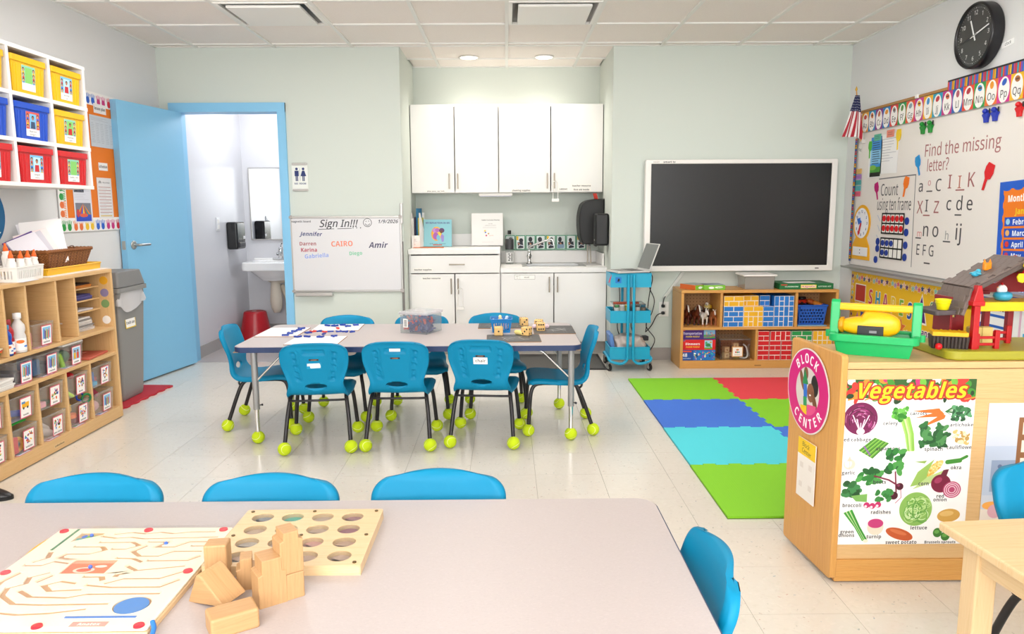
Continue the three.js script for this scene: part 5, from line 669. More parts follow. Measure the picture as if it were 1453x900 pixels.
  // ten frames with counters
  [[1.105, 'upper ten frame filled with red counters', '#d8141c', [1, 1, 1, 1, 1, 1, 1, 1, 1, 1]], [0.935, 'lower ten frame with five blue counters', '#1c3a98', [1, 1, 1, 0, 0, 1, 1, 0, 0, 0]]].forEach(([y, lab, c, on], k) => {
    const t = onR('ten_frame', lab, 'ten frame', -5.165, y, off + 0.001), w = 0.29, h = 0.135; obj('card', box(w, h, 0.002), mat(0xf4f1ec, 0.6), t, [0, 0, 0.001]);
    const bars = []; for (let i = 0; i <= 5; i++) bars.push(moved(box(i % 5 ? 0.006 : 0.01, h, 0.002), -w / 2 + (i * w) / 5, 0, 0)); for (let j = 0; j < 3; j++) bars.push(moved(box(w + 0.01, 0.01, 0.002), 0, (j - 1) * h / 2, 0)); obj('grid_lines', merged(bars), mat(0x141614, 0.6), t, [0, 0, 0.003]);
    on.forEach((v, i) => v && obj('counter', moved(cyl(0.021, 0.021, 0.003, 20), 0, 0, 0, Math.PI / 2, 0, 0), mat(new THREE.Color(c).getHex(), 0.5), t, [-w / 2 + ((i % 5) + 0.5) * w / 5, (i < 5 ? 1 : -1) * h / 4, 0.0035]));
  });
  const dots = [[-4.985, 1.125, 'right of the upper ten frame, upper one'], [-4.985, 1.05, 'right of the upper ten frame, lower one'], [-4.985, 0.965, 'right of the lower ten frame, upper one'], [-4.985, 0.885, 'right of the lower ten frame, lower one'], [-5.36, 0.975, 'left of the lower ten frame, topmost'], [-5.36, 0.925, 'left of the lower ten frame, middle'], [-5.375, 0.845, 'left of the lower ten frame, lowest']];
  for (const [z, y, w] of dots) tag(obj('counter_magnet', cached('ctr', () => moved(cyl(0.025, 0.025, 0.004, 24), 0, 0, 0, Math.PI / 2, 0, 0)), mat(0x1c3a98, 0.5), scene, [XR - off - 0.001, y, z], [0, RW, 0]), `loose round blue counter magnet ${w}`, 'counter', 'loose blue counters');
  // learning clock
  const lc = onR('learning_clock', 'yellow paper learning clock with a blue and a red hand', 'learning clock', -5.615, 1.06, off);
  const sh = new THREE.Shape(); sh.absarc(0, 0, 0.135, -0.9, Math.PI + 0.9, false); sh.lineTo(-0.12, -0.15); sh.quadraticCurveTo(-0.15, -0.17, -0.15, -0.27); sh.lineTo(0.15, -0.27); sh.quadraticCurveTo(0.15, -0.17, 0.12, -0.15); sh.closePath(); const g1 = extrude(sh, 0.003, 0.0006, [], 24); g1.scale(0.98, 1, 1); obj('body', g1, mat(0xf2b01c, 0.5), lc, [0, 0.04, 0]);
  const la = art(220, 220, (g, w) => { rect(g, '#f4f4fa', 0, 0, w, w); for (let i = 1; i <= 12; i++) { const t = (i / 12) * 6.2832; text(g, String(i), w / 2 + 84 * Math.sin(t), w / 2 - 84 * Math.cos(t), 26, '#1c2c78', { style: 'bold' }); } }); obj('dial', paintUV(new THREE.CircleGeometry(0.112, 40), la, -0.112, -0.112, 0.224, 0.224), la.A.m, lc, [0, 0.04, 0.005]);
  obj('hour_hand', extrude([[-0.012, 0], [-0.018, 0.03], [-0.03, 0.032], [0, 0.075], [0.03, 0.032], [0.018, 0.03], [0.012, 0]], 0.002), mat(0x1c6cd0, 0.5), lc, [0, 0.04, 0.006], [0, 0, 1.15]); obj('minute_hand', extrude([[-0.008, 0], [-0.01, 0.07], [-0.018, 0.07], [0, 0.1], [0.018, 0.07], [0.01, 0.07], [0.008, 0]], 0.002), mat(0xd01c24, 0.5), lc, [0, 0.04, 0.0085], [0, 0, 2.75]);
  obj('time_window', box(0.23, 0.065, 0.002), mat(0xf2f2f4, 0.5), lc, [0, -0.17, 0.005]); for (const y of [-0.158, -0.182]) obj('colon_dot', moved(cyl(0.005, 0.005, 0.002, 10), 0, 0, 0, Math.PI / 2, 0, 0), M.black, lc, [0, y, 0.006]);
  // clips
  const clip = (label, z, c) => { const t = onR('figure_clip', label, 'clip', z, 1.708, off, 'figure shaped magnetic clips'); t.rotateZ(0.05); const m = mat(c, 0.4); obj('clip_body', extrude([[-0.012, -0.032], [0.012, -0.032], [0.016, -0.008], [0.03, 0.012], [0.02, 0.02], [0.012, 0.014], [0.012, 0.034], [-0.012, 0.034], [-0.012, 0.014], [-0.02, 0.02], [-0.03, 0.012], [-0.016, -0.008]], 0.012, 0.002), m, t); obj('head', moved(new THREE.SphereGeometry(0.014, 14, 10), 0, 0.03, 0.014), m, t); obj('spring_arm', box(0.008, 0.03, 0.006, 0.002), M.black, t, [0.026, 0.026, 0.006]); };
  clip('green figure clip, left of the green pair', -4.86, 0x128a2c); clip('green figure clip, right of the green pair', -4.775, 0x128a2c); clip('blue figure clip, left of the blue pair', -4.225, 0x1c34b0); clip('blue figure clip, right of the blue pair', -4.15, 0x1c34b0); clip('red figure clip at the photo right edge', -3.955, 0xd8141c);
  // months chart
  const mo = sheetOn(1, 'months_chart', 'orange and blue months of the year chart on the whiteboard', 'chart', -3.74, 1.03, 0.62, 0.66, 420, 448, (g, w, h) => { rect(g, '#1c5cc8', 0, 0, w, h); rect(g, '#f07c18', 22, 26, w - 44, h - 40); for (let i = 0; i < 7; i++) oval(g, '#1c5cc8', 40 + i * 60, 24, 24, 10); for (let i = 0; i < 9; i++) oval(g, '#1c5cc8', 20, 60 + i * 48, 8, 16); text(g, 'Months of the Year', 46, 62, 34, '#fff', { align: 'left', style: 'bold', sx: 0.9 }); text(g, 'January', 90, 108, 30, '#f2d01c', { align: 'left', style: 'bold' }); ['February', 'March', 'April', 'May', 'June', 'July', 'August', 'September'].forEach((s, i) => { const y = 128 + i * 40; rect(g, '#1c50c0', 36, y, w - 90, 32); oval(g, ['#9fd4f0', '#e8b06a', '#d8342c', '#c83c5a', '#e0442c', '#f2b81c', '#c86a4c', '#d89a3c'][i], 54, y + 16, 11); text(g, s, 78, y + 17, 27, '#fff', { align: 'left', style: 'bold' }); oval(g, ['#9fd4f0', '#e8b06a', '#3c9a4a', '#c83c5a', '#f2b81c', '#f2b81c', '#4ca8c8', '#d89a3c'][i], 220, y + 16, 10); }); }, off + 0.001, 0.045);
  // shapes display under the tray
  const st = (g, x, y, r, c) => { const p = []; for (let i = 0; i < 10; i++) { const t = (i / 10) * 6.2832 - 1.57, q = i % 2 ? r * 0.45 : r; p.push([x + q * Math.cos(t), y + q * Math.sin(t)]); } poly(g, c, p); line(g, '#ffffffaa', 2, [...p, p[0]]); };
  const SC = ['#5c2c6a', '#d8a030', '#8cc8c0', '#a888c8', '#e05c70', '#2c4a88', '#e8c0c0'];
  sheetOn(1, 'shapes_display', 'yellow shapes display with a border of paper stars under the whiteboard', 'display', -4.98, 0.52, 1.56, 0.42, 1560, 420, (g, w, h) => {
    rect(g, '#edbb1a', 0, 0, w, h); for (let i = 0; i < 42; i++) st(g, 20 + i * 37.5, 34 + (i % 2) * 10, 26, SC[i % 7]); for (let j = 1; j < 10; j++) st(g, 24 + (j % 2) * 6, 34 + j * 42, 22, SC[(j * 3) % 7]);
    rect(g, '#f0e8e0', 74, 84, 168, 136); rect(g, '#b8382c', 82, 92, 152, 120); text(g, 'rectangle', 180, 242, 44, '#a83a2c', { style: 'bold', stroke: '#f4e8d8', sw: 8 });
    'SHAPES'.split('').forEach((s, i) => text(g, s, 320 + i * 108, 165 + i * 6, 150, ['#c83048', '#2090b0', '#b83058', '#e8c020', '#7ab030', '#2050a0'][i], { style: 'bold', sx: 0.8, stroke: '#f4ead8', sw: 10 })); text(g, 'oval', 470, 268, 60, '#e0b428', { style: 'bold', stroke: '#f4ead8', sw: 8 });
    poly(g, '#f0e6da', [[1000, 60], [1072, 262], [912, 262]]); poly(g, '#4c1c78', [[998, 84], [1056, 250], [928, 250]]); text(g, 'triangle', 1060, 312, 62, '#4c1c78', { style: 'bold', stroke: '#f4ead8', sw: 10 });
    rect(g, '#2c4aa0', 180, 290, 110, 80); poly(g, '#c878a0', [[90, 380], [130, 296], [166, 380]]); st(g, 760, 320, 70, '#e0702c'); text(g, 'star', 860, 350, 66, '#d8582c', { style: 'bold', stroke: '#f4ead8', sw: 10 }); text(g, 'octagon', 1240, 120, 76, '#2c7a3c', { style: 'bold', stroke: '#f4ead8', sw: 10 }); poly(g, '#4aa82c', [[1330, 200], [1400, 170], [1440, 240], [1420, 330], [1350, 320]]); poly(g, '#1c90a8', [[1190, 330], [1230, 280], [1290, 290], [1310, 350], [1260, 410], [1200, 400]]);
  }, 0.003);
  sheetOn(1, 'class_rules_poster', 'white class rules poster with blue labels behind the toy barn', 'poster', -4.02, 0.57, 0.36, 0.4, 300, 330, (g, w, h) => { rect(g, '#f4f2f0', 0, 0, w, h); rect(g, '#d88aa8', 0, 0, w, 14); rect(g, '#1c5cb8', 20, 40, 220, 84); rect(g, '#f2f0ee', 34, 52, 192, 60); text(g, 'Class rules', 130, 82, 38, '#26262a', { style: 'bold', sx: 0.85 }); rect(g, '#1c5cb8', 30, 160, 190, 74); rect(g, '#f2f0ee', 42, 172, 166, 50); oval(g, '#d8342c', 140, 200, 14); oval(g, '#3a3a3c', 100, 200, 12); }, 0.003);
  sheetOn(1, 'calendar_poster', 'pink edged calendar poster behind the right part of the toy barn', 'poster', -3.72, 0.56, 0.24, 0.4, 200, 330, (g, w, h) => { rect(g, '#e8bcd0', 0, 0, w, h); rect(g, '#f6f4f4', 14, 16, w - 28, h - 32); text(g, 'Calm', w / 2, 110, 44, '#26262a'); rect(g, '#4ab0e0', 30, 160, 90, 110); lines(g, 40, 184, 60, 5, 16, '#1c4a6a', 3); }, 0.003);
}
// ---------- block centre cabinet ----------
{
  const t = thing('block_cabinet', 'honey wood cabinet end with the block center sign and vegetable poster', 'cabinet', [1.65, 0, -2.47]); const X = (x) => x - 1.65, Z = (z) => z + 2.47;
  const side = moved(extrude(roundRect(0.345, 0.745, 0.014), 0.016, 0.003), 0, 0, 0, 0, Math.PI / 2, 0); obj('end_panel', metreUV(side, 0.2, 0.1, 1), wood.honey, t, [X(1.036), 0.389, Z(-2.463)], [0, 0.075, 0]);
  obj('top_board', box(1.15, 0.022, 0.33, 0.004), wood.birch, t, [X(1.64), 0.724, Z(-2.468)]); obj('back_panel', box(1.15, 0.632, 0.012, 0.001, 0, 0.31), wood.birch, t, [X(1.64), 0.395, Z(-2.313)]); obj('plinth', box(1.15, 0.074, 0.02, 0.003), wood.honey, t, [X(1.64), 0.042, Z(-2.309)]);
  obj('inner_shelf', box(1.13, 0.018, 0.29, 0.002), wood.birch, t, [X(1.64), 0.38, Z(-2.47)]); obj('bottom_board', box(1.13, 0.018, 0.29, 0.002), wood.birch, t, [X(1.64), 0.08, Z(-2.47)]); obj('end_panel', box(0.018, 0.74, 0.34, 0.004), wood.honey, t, [X(2.225), 0.388, Z(-2.465)]); for (const x of [1.08, 2.18]) for (const z of [-2.34, -2.58]) obj('foot', cyl(0.018, 0.016, 0.018, 16), M.black, t, [X(x), 0.008, Z(z)]);
  // round sign and card pocket on the end panel
  const n = 0.075, base = [1.0345, 0, -2.463];
  const onEnd = (o, u, y, off) => { o.position.set(base[0] + Math.sin(n) * u - off * Math.cos(n) - 0.003, y, base[2] + Math.cos(n) * u + off * Math.sin(n)); o.rotation.set(0, -Math.PI / 2 + n, 0); return o; };
  const sa = art(400, 400, (g, w) => {
    oval(g, '#e9e0dc', 200, 200, 200); oval(g, '#d8127c', 200, 200, 194); oval(g, '#c9c2bc', 200, 200, 112); g.save(); g.beginPath(); g.arc(200, 200, 112, 0, 7); g.clip(); rect(g, '#d9d2cc', 80, 80, 240, 240); oval(g, '#241c1a', 272, 170, 34, 50); oval(g, '#8a5638', 232, 205, 34, 44); oval(g, '#8a5638', 150, 150, 16, 50, -0.3); oval(g, '#8a5638', 190, 118, 22, 30); oval(g, '#7a4a30', 268, 250, 18, 60, -0.4); rect(g, '#e84a8c', 190, 262, 90, 60); rect(g, '#2a6fd0', 164, 166, 34, 66); rect(g, '#1f9a5c', 160, 228, 34, 66); rect(g, '#f2c81c', 130, 270, 60, 50); poly(g, '#1f8a4c', [[180, 96], [212, 168], [154, 168]]); oval(g, '#fff', 226, 216, 9, 4); g.restore();
    const arc = (s, r, a0, st, flip) => s.split('').forEach((c, i) => { const a = a0 + i * st; g.save(); g.translate(200 + r * Math.sin(a), 200 - r * Math.cos(a)); g.rotate(flip ? a + Math.PI : a); text(g, c, 0, 0, 62, '#fff', { style: 'bold', sx: 0.9 }); g.restore(); }); arc('BLOCK', 152, -0.62, 0.31, false); arc('CENTER', 152, Math.PI + 0.8, -0.32, true);
  });
  const rs = thing('round_sign', 'round pink block center sign with a photo of a child stacking blocks', 'sign', [0, 0, 0]); onEnd(rs, -0.03, 0.597, 0.003); rs.rotateZ(0.12); obj('backing', moved(cyl(0.148, 0.148, 0.002, 64), 0, 0, 0, Math.PI / 2, 0, 0), mat(0xe8e0dc, 0.4), rs); obj('print', paintUV(new THREE.CircleGeometry(0.147, 64), sa, -0.147, -0.147, 0.294, 0.294), sa.A.gloss, rs, [0, 0, 0.0015]);
  const pa = art(150, 240, (g, w, h) => { rect(g, '#efe9e2', 0, 0, w, h); rect(g, '#f2c81c', 0, 0, w, 66); text(g, 'Block', 66, 22, 26, '#3a3a20', { rot: 0.08 }); text(g, 'Center', 74, 48, 26, '#3a3a20', { rot: 0.08 }); for (const [x, y] of [[24, 96], [98, 90], [20, 176], [100, 172]]) rect(g, '#e2dad2', x, y, 28, 22); });
  const pc = thing('card_pocket', 'white card pocket with a yellow Block Center heading under the round sign', 'card', [0, 0, 0]); onEnd(pc, -0.01, 0.322, 0.004); obj('card', sheetGeo(0.125, 0.21, 0.003, pa), pa.A.m, pc, [0, 0, 0]);
  const onFront = (name, label, cat, x, y, w, h, pw, ph, draw, roll = 0) => { const a = art(pw, ph, draw), o = tag(obj(name, sheetGeo(w, h, 0.001, a), a.A.m, scene, [x, y, -2.3055], [0, 0, roll]), label, cat); return o; };
  onFront('vegetable_poster', 'white Vegetables poster showing rows of labelled vegetables', 'poster', 1.272, 0.405, 0.424, 0.55, 640, 830, (g, w, h) => {
    rect(g, '#fbf9f8', 0, 0, w, h); rect(g, '#2c5a24', 0, 0, w, 92); for (let i = 0; i < 90; i++) oval(g, ['#3c8a2c', '#d8342c', '#e8862c', '#f0ead8', '#6ab03c', '#1c3c1c', '#c8286c', '#a83030'][i % 8], rnd() * w, rnd() * 96, rr(10, 34), rr(8, 20), rnd() * 3); for (let i = 0; i < 8; i++) line(g, '#f08a2c', 7, [[30 + i * 80, 100], [90 + i * 80, 70 + rnd() * 20]]);
    text(g, 'Vegetables', w / 2 + 6, 56, 106, '#f7d31c', { style: 'bold italic', sx: 0.95, stroke: '#b0301c', sw: 16 });
    const lab = (s, x, y, sz = 25) => text(g, s, x, y, sz, '#38383c', { style: 'bold', sx: 0.98 });
    oval(g, '#6e1048', 95, 192, 82, 80); for (let i = 0; i < 90; i++) { g.strokeStyle = ['#d898bc', '#4a0830', '#a83c7c', '#5c0c3c'][i % 4]; g.lineWidth = 2 + (i % 3); const r = 10 + rnd() * 66, a = rr(-3.6, 0.5); g.beginPath(); g.arc(95, 200, r, a, a + rr(0.2, 0.6)); g.stroke(); } for (const x of [-40, -20, 0, 18, 38]) line(g, '#f0dce4', 5, [[97, 262], [97 + x, 215 - Math.abs(x)]]); oval(g, '#f4e8e4', 98, 256, 20, 16); lab('red cabbage', 80, 296);
    for (let i = 0; i < 5; i++) line(g, ['#a8d06c', '#8cc050', '#c8e4a0'][i % 3], 13, [[290 + i * 9, 190], [318 + i * 8, 270], [335 + i * 6, 350]]); for (let i = 0; i < 26; i++) oval(g, ['#4c9a34', '#2c7a24', '#6ab84c'][i % 3], rr(252, 324), rr(140, 200), rr(7, 13)); lab('celery', 240, 216);
    for (const [x, y, r] of [[400, 156, 0.05], [415, 180, -0.1], [430, 215, -0.45]]) { g.save(); g.translate(x, y); g.rotate(r); poly(g, '#ee6a24', [[-60, 4], [70, -16], [82, 0], [70, 12]]); g.restore(); } for (let i = 0; i < 10; i++) line(g, '#2c6a2c', 3, [[500, 160], [530 + rr(-10, 20), 130 + i * 5]]); lab('carrots', 372, 168);
    for (let i = 0; i < 40; i++) oval(g, ['#3c7a4a', '#2c6a3a', '#5a9a68', '#1c4a2c'][i % 4], 580 + rr(-42, 42), 168 + rr(-34, 34), 13, 8, rnd() * 3); lab('artichoke', 584, 226);
    for (let i = 0; i < 14; i++) line(g, ['#5a9a34', '#3c7424', '#86b84c'][i % 3], 6, [[98 + i * 5, 350 + i * 3], [170 + i * 5, 290 + i * 2]]); line(g, '#8a5aa0', 7, [[120, 330], [150, 372]]); lab('asparagus', 236, 342);
    for (let i = 0; i < 46; i++) oval(g, ['#2c6a34', '#1c5228', '#4c8a4c'][i % 3], 455 + rr(-60, 62), 280 + rr(-58, 48), 22, 11, rnd() * 3); lab('spinach', 458, 346);
    for (let i = 0; i < 34; i++) oval(g, ['#f0e0b8', '#d8b46c', '#f8f0d4', '#b8924c'][i % 4], 588 + rr(-38, 38), 286 + rr(-34, 36), rr(6, 13)); lab('cauliflower', 586, 338);
    oval(g, '#dccab6', 54, 420, 29, 27); oval(g, '#f2e8dc', 48, 416, 18, 20); line(g, '#c8b09a', 2, [[54, 396], [54, 444]]); poly(g, '#d4c0aa', [[42, 404], [54, 376], [64, 404]]); lab('garlic', 52, 462);
    for (let i = 0; i < 36; i++) oval(g, ['#2c7a34', '#1c5a28', '#4c9a48'][i % 3], i % 2 ? 268 + rr(-40, 44) : 156 + rr(-50, 50), i % 2 ? 412 + rr(-60, 56) : 480 + rr(-30, 30), 22, 13, rnd() * 3); line(g, '#7a1c3c', 8, [[180, 480], [250, 500], [300, 530]]); line(g, '#7a1c3c', 7, [[280, 460], [290, 560]]); oval(g, '#4a0822', 306, 534, 18); oval(g, '#4a0822', 280, 580, 20); oval(g, '#8a3054', 300, 528, 7); oval(g, '#8a3054', 273, 572, 8); line(g, '#b84a6a', 3, [[312, 550], [316, 590], [290, 618]]); lab('beets', 206, 510);
    g.save(); g.translate(438, 470); g.rotate(-0.75); oval(g, '#f0cc74', 26, 0, 70, 21); for (let i = 0; i < 60; i++) oval(g, i % 2 ? '#e0a838' : '#f8e0a0', rr(-30, 84), rr(-16, 16), 4); poly(g, '#9ac060', [[-104, -8], [-30, -40], [70, -34], [10, -8], [-40, 30]]); poly(g, '#bcd48a', [[-104, 10], [-10, 12], [84, 46], [-20, 48]]); g.restore(); poly(g, '#8cb050', [[370, 410], [430, 404], [420, 418]]); lab('corn', 422, 520);
    line(g, '#3c8a2c', 22, [[530, 412], [590, 404]]); line(g, '#3c8a2c', 14, [[580, 406], [622, 384]]); lab('okra', 574, 440);
    oval(g, '#7a1238', 506, 520, 48, 46); oval(g, '#a83860', 492, 504, 20, 14, -0.5); poly(g, '#6a1c34', [[500, 480], [514, 452], [540, 448], [530, 484]]); oval(g, '#b8406c', 562, 552, 44, 42); for (const r of [36, 27, 17]) { g.strokeStyle = '#f0d4e0'; g.lineWidth = 4; g.beginPath(); g.ellipse(562, 552, r, r * 0.95, 0, 0, 7); g.stroke(); } lab('red', 508, 584); lab('onion', 508, 602);
    for (let i = 0; i < 30; i++) oval(g, ['#2c6a34', '#3c8248', '#1c4c24'][i % 3], 72 + rr(-44, 36), 556 + rr(-42, 24), 16, 13); poly(g, '#7ab05a', [[70, 580], [150, 570], [150, 612], [96, 608]]); lab('broccoli', 78, 628);
    for (let i = 0; i < 16; i++) oval(g, ['#2c7a34', '#3c8a44'][i % 2], 222 + rr(-22, 44), 578 + rr(-30, 26), 16, 10, rnd() * 3); for (const [x, y] of [[150, 628], [178, 632], [206, 626]]) { oval(g, '#c82c6a', x, y, 15); oval(g, '#f4e0e8', x - 4, y + 6, 7); } lab('radishes', 222, 664);
    oval(g, '#8cbc5c', 392, 650, 80, 86); for (let i = 0; i < 50; i++) { g.strokeStyle = ['#bcdc90', '#5a9a3c', '#d8ecb8', '#6aa848'][i % 4]; g.lineWidth = 4; g.beginPath(); g.ellipse(392 + rr(-36, 36), 650 + rr(-40, 40), rr(14, 40), rr(14, 40), 0, rnd() * 6, rnd() * 6 + 1.4); g.stroke(); } lab('lettuce', 414, 746);
    oval(g, '#d4a24c', 556, 684, 56, 34, -0.1); oval(g, '#e4bc70', 546, 674, 34, 14, -0.1); lab('potato', 556, 738);
    for (let i = 0; i < 8; i++) line(g, ['#4ca83c', '#2c8a2c', '#c8e0a8'][i % 3], 7, [[44 + i * 5, 668 - i * 2], [100 + i * 3, 740], [140 + i * 3, 808]]); oval(g, '#f0ead4', 156, 812, 12, 9); lab('green', 62, 764); lab('onions', 60, 782); oval(g, '#e8dcc8', 200, 742, 40, 40); oval(g, '#c83c7a', 200, 722, 38, 24); lab('turnip', 196, 790);
    g.save(); g.translate(320, 778); g.rotate(0.32); oval(g, '#c85a2c', 0, 0, 70, 28); oval(g, '#d87444', -8, -8, 44, 10); g.restore(); lab('sweet potato', 332, 820); for (const [x, y] of [[508, 772], [548, 790]]) { oval(g, '#3c7a2c', x, y, 22, 24); oval(g, '#6aa84c', x - 4, y - 4, 12, 10); } lab('Brussels sprouts', 524, 820, 20);
  }, 0.0);
  onFront('photo_poster', 'photo poster of a child in a yellow shirt in a classroom', 'poster', 1.775, 0.4, 0.49, 0.4, 420, 340, (g, w, h) => { const gr = '#c9cfdc'; rect(g, gr, 0, 0, w, h); rect(g, '#b8c4d8', 0, 120, 110, 140); rect(g, '#8fa0bc', 20, 160, 80, 90); oval(g, '#5a6c90', 44, 178, 6); oval(g, '#5a6c90', 76, 178, 6); rect(g, '#8a5a34', 86, 40, 110, 220); for (let j = 0; j < 4; j++) { rect(g, '#e4dccc', 98, 54 + j * 50, 90, 34); rect(g, ['#c85a4c', '#5a9a8c', '#e0b84c', '#6a7ac0'][j], 110, 64 + j * 50, 50, 22); } oval(g, '#3a241c', 190, 150, 44, 56); oval(g, '#c88a68', 200, 172, 30, 38); poly(g, '#f2b41c', [[90, 270], [150, 214], [250, 208], [300, 300], [90, 330]]); rect(g, '#e8dcd0', 0, 300, w, 40); oval(g, '#f2a84c', 30, 290, 26, 12); oval(g, '#d8a4b0', 40, 306, 20, 20); });
}
// ---------- green caddy and toy barn ----------
{
  const gr = mat(0x0fb061, 0.32), yl = mat(0xf6bb0e, 0.32), cy = 0.7355;
  const c = thing('tool_caddy', 'green plastic tool caddy with a yellow handle on the cabinet', 'caddy', [1.222, cy, -2.452], -0.5);
  const shell2 = (w0, d0, w1, d1, h, th) => { const g = []; const wl = (a, b2, t2) => moved(extrude([[-a / 2, 0], [a / 2, 0], [b2 / 2, h], [-b2 / 2, h]], th, 0.001), 0, 0, -th / 2); const tx = Math.atan((d1 - d0) / 2 / h), tz = Math.atan((w1 - w0) / 2 / h); g.push(moved(wl(w0, w1), 0, 0, d0 / 2, tx, 0, 0), moved(wl(w0, w1), 0, 0, -d0 / 2, -tx, 0, 0)); g.push(moved(moved(wl(d0, d1), 0, 0, 0, 0, Math.PI / 2, 0), w0 / 2, 0, 0, 0, 0, -tz), moved(moved(wl(d0, d1), 0, 0, 0, 0, Math.PI / 2, 0), -w0 / 2, 0, 0, 0, 0, tz)); g.push(moved(new THREE.BoxGeometry(w0, th, d0), 0, th / 2, 0)); return merged(g); };
  obj('tray', shell2(0.208, 0.115, 0.236, 0.135, 0.062, 0.004), gr, c); const rimS = extrude(roundRect(0.268, 0.165, 0.03), 0.018, 0.004, [roundRect(0.23, 0.128, 0.016)], 8); rimS.rotateX(-Math.PI / 2); obj('rim', rimS, gr, c, [0, 0.048, 0]);
  for (const s of [-1, 1]) { const leg = moved(extrude([[-0.026, 0.05], [0.026, 0.05], [0.014, 0.168], [0.008, 0.176], [-0.008, 0.176], [-0.014, 0.168]], 0.02, 0.004), 0, 0, -0.01, 0, 0, 0); obj('handle_post', moved(leg, 0, 0, 0, 0, Math.PI / 2, 0), gr, c, [0.122 * s, 0, 0]); obj('corner_lug', moved(cyl(0.012, 0.012, 0.022, 16), 0, 0, 0), gr, c, [0.138 * s, 0.06, 0.0]); }
  obj('handle_bar', box(0.236, 0.024, 0.02, 0.006), yl, c, [0, 0.153, 0]);
  const d = thing('toy_drill', 'yellow toy power tool with a black panel lying in the green caddy', 'toy tool', [1.205, cy + 0.098, -2.452], -0.5);
  const bg = new THREE.SphereGeometry(1, 36, 24); { const p = bg.attributes.position; for (let i = 0; i < p.count; i++) { const x = p.getX(i), y = p.getY(i), z = p.getZ(i), q = (v, e) => Math.sign(v) * Math.pow(Math.abs(v), e); const k = x < -0.1 ? 0.75 + 0.1 * x : 1; p.setXYZ(i, q(x, 0.75) * 0.092, q(y, 0.75) * 0.043 * k - (x < -0.1 ? 0.006 : 0), q(z, 0.75) * 0.036); } bg.computeVertexNormals(); } obj('housing', bg, yl, d); obj('side_panel', box(0.078, 0.034, 0.006, 0.002), M.black, d, [0.004, -0.018, 0.034]); obj('maker_badge', box(0.022, 0.008, 0.002), mat(0x8a8a8e, 0.4), d, [0.012, -0.02, 0.0378]); obj('nose_seam', moved(lathe([[0.001, 0], [0.027, 0], [0.026, 0.012], [0.018, 0.018], [0.001, 0.02]], 24), -0.078, -0.006, 0, 0, 0, Math.PI / 2), mat(0xd89a0c, 0.4), d);
  tag(obj('toy_tool_bit', new THREE.CapsuleGeometry(0.012, 0.05, 6, 12), mat(0x2c7ad0, 0.4), scene, [1.27, cy + 0.022, -2.42], [0, 0.3, 1.5]), 'small blue toy piece in the right corner of the green caddy', 'toy');
  // barn play set
  const red = mat(0xb80c14, 0.35), dred = mat(0x8e0a18, 0.4), brown = mat(0x6e605a, 0.6), b = thing('toy_barn', 'red toy barn with a brown shingled roof and yellow loft on the cabinet', 'toy barn', [1.5, cy, -2.44]); const L = (x, y, z) => [x - 1.5, y - cy, z + 2.44];
  const baseS = extrude(roundRect(0.62, 0.262, 0.04), 0.018, 0.006, [], 8); baseS.rotateX(-Math.PI / 2); obj('base', baseS, mat(0xa5a02a, 0.4), b, L(1.71, cy + 0.006, -2.446));
  const gy = cy + 0.03;
  // posts
  const post = (x, z, h, m) => obj('post', box(0.02, h, 0.02, 0.003), m, b, L(x, gy + h / 2 - 0.002, z)); post(1.497, -2.36, 0.155, red); post(1.62, -2.5, 0.15, dred); post(1.70, -2.5, 0.15, dred); post(1.50, -2.53, 0.16, dred); post(1.88, -2.378, 0.155, red);
  obj('post_cap', moved(extrude([[-0.018, 0], [0.018, 0], [0.006, 0.055], [-0.006, 0.055]], 0.02, 0.002), 0, 0, -0.01), red, b, L(1.497, gy + 0.15, -2.359)); obj('post_collar', box(0.04, 0.016, 0.028, 0.003), red, b, L(1.497, gy + 0.148, -2.359));
  // rear wall with an arched window, left
  const w1 = new THREE.Shape([[0, 0], [0.1, 0], [0.1, 0.16], [0, 0.16]].map((p) => new THREE.Vector2(...p))), arch = new THREE.Path(); arch.moveTo(0.03, 0.08); arch.lineTo(0.07, 0.08); arch.lineTo(0.07, 0.11); arch.absarc(0.05, 0.11, 0.02, 0, Math.PI); arch.lineTo(0.03, 0.08); w1.holes.push(arch); obj('side_wall', new THREE.ExtrudeGeometry(w1, { depth: 0.008, bevelEnabled: false }), dred, b, L(1.465, gy - 0.002, -2.535)); obj('window_pane', box(0.04, 0.055, 0.002), M.clearPlastic, b, L(1.515, gy + 0.105, -2.532)); obj('side_wall', box(0.008, 0.16, 0.1, 0.002), dred, b, L(1.468, gy + 0.078, -2.49));
  obj('gable_wall', moved(extrude([[0, 0], [0.3, 0], [0.3, 0.04], [0.16, 0.125], [0.02, 0.04]], 0.008, 0.001, [[[0.05, 0.03], [0.05, 0.05], [0.1, 0.08], [0.13, 0.05], [0.1, 0.03]]]), 0, 0, 0), dred, b, L(1.56, gy + 0.165, -2.53));
  // loft
  const loft = extrude([[0, 0], [0.36, 0], [0.36, 0.11], [0.16, 0.11], [0.14, 0.13], [0, 0.13]], 0.024, 0.003); loft.rotateX(-Math.PI / 2); obj('loft_floor', loft, mat(0xf2c20c, 0.35), b, L(1.515, gy + 0.122, -2.375)); obj('loft_rail', box(0.14, 0.014, 0.01, 0.003), dred, b, L(1.57, gy + 0.165, -2.52));
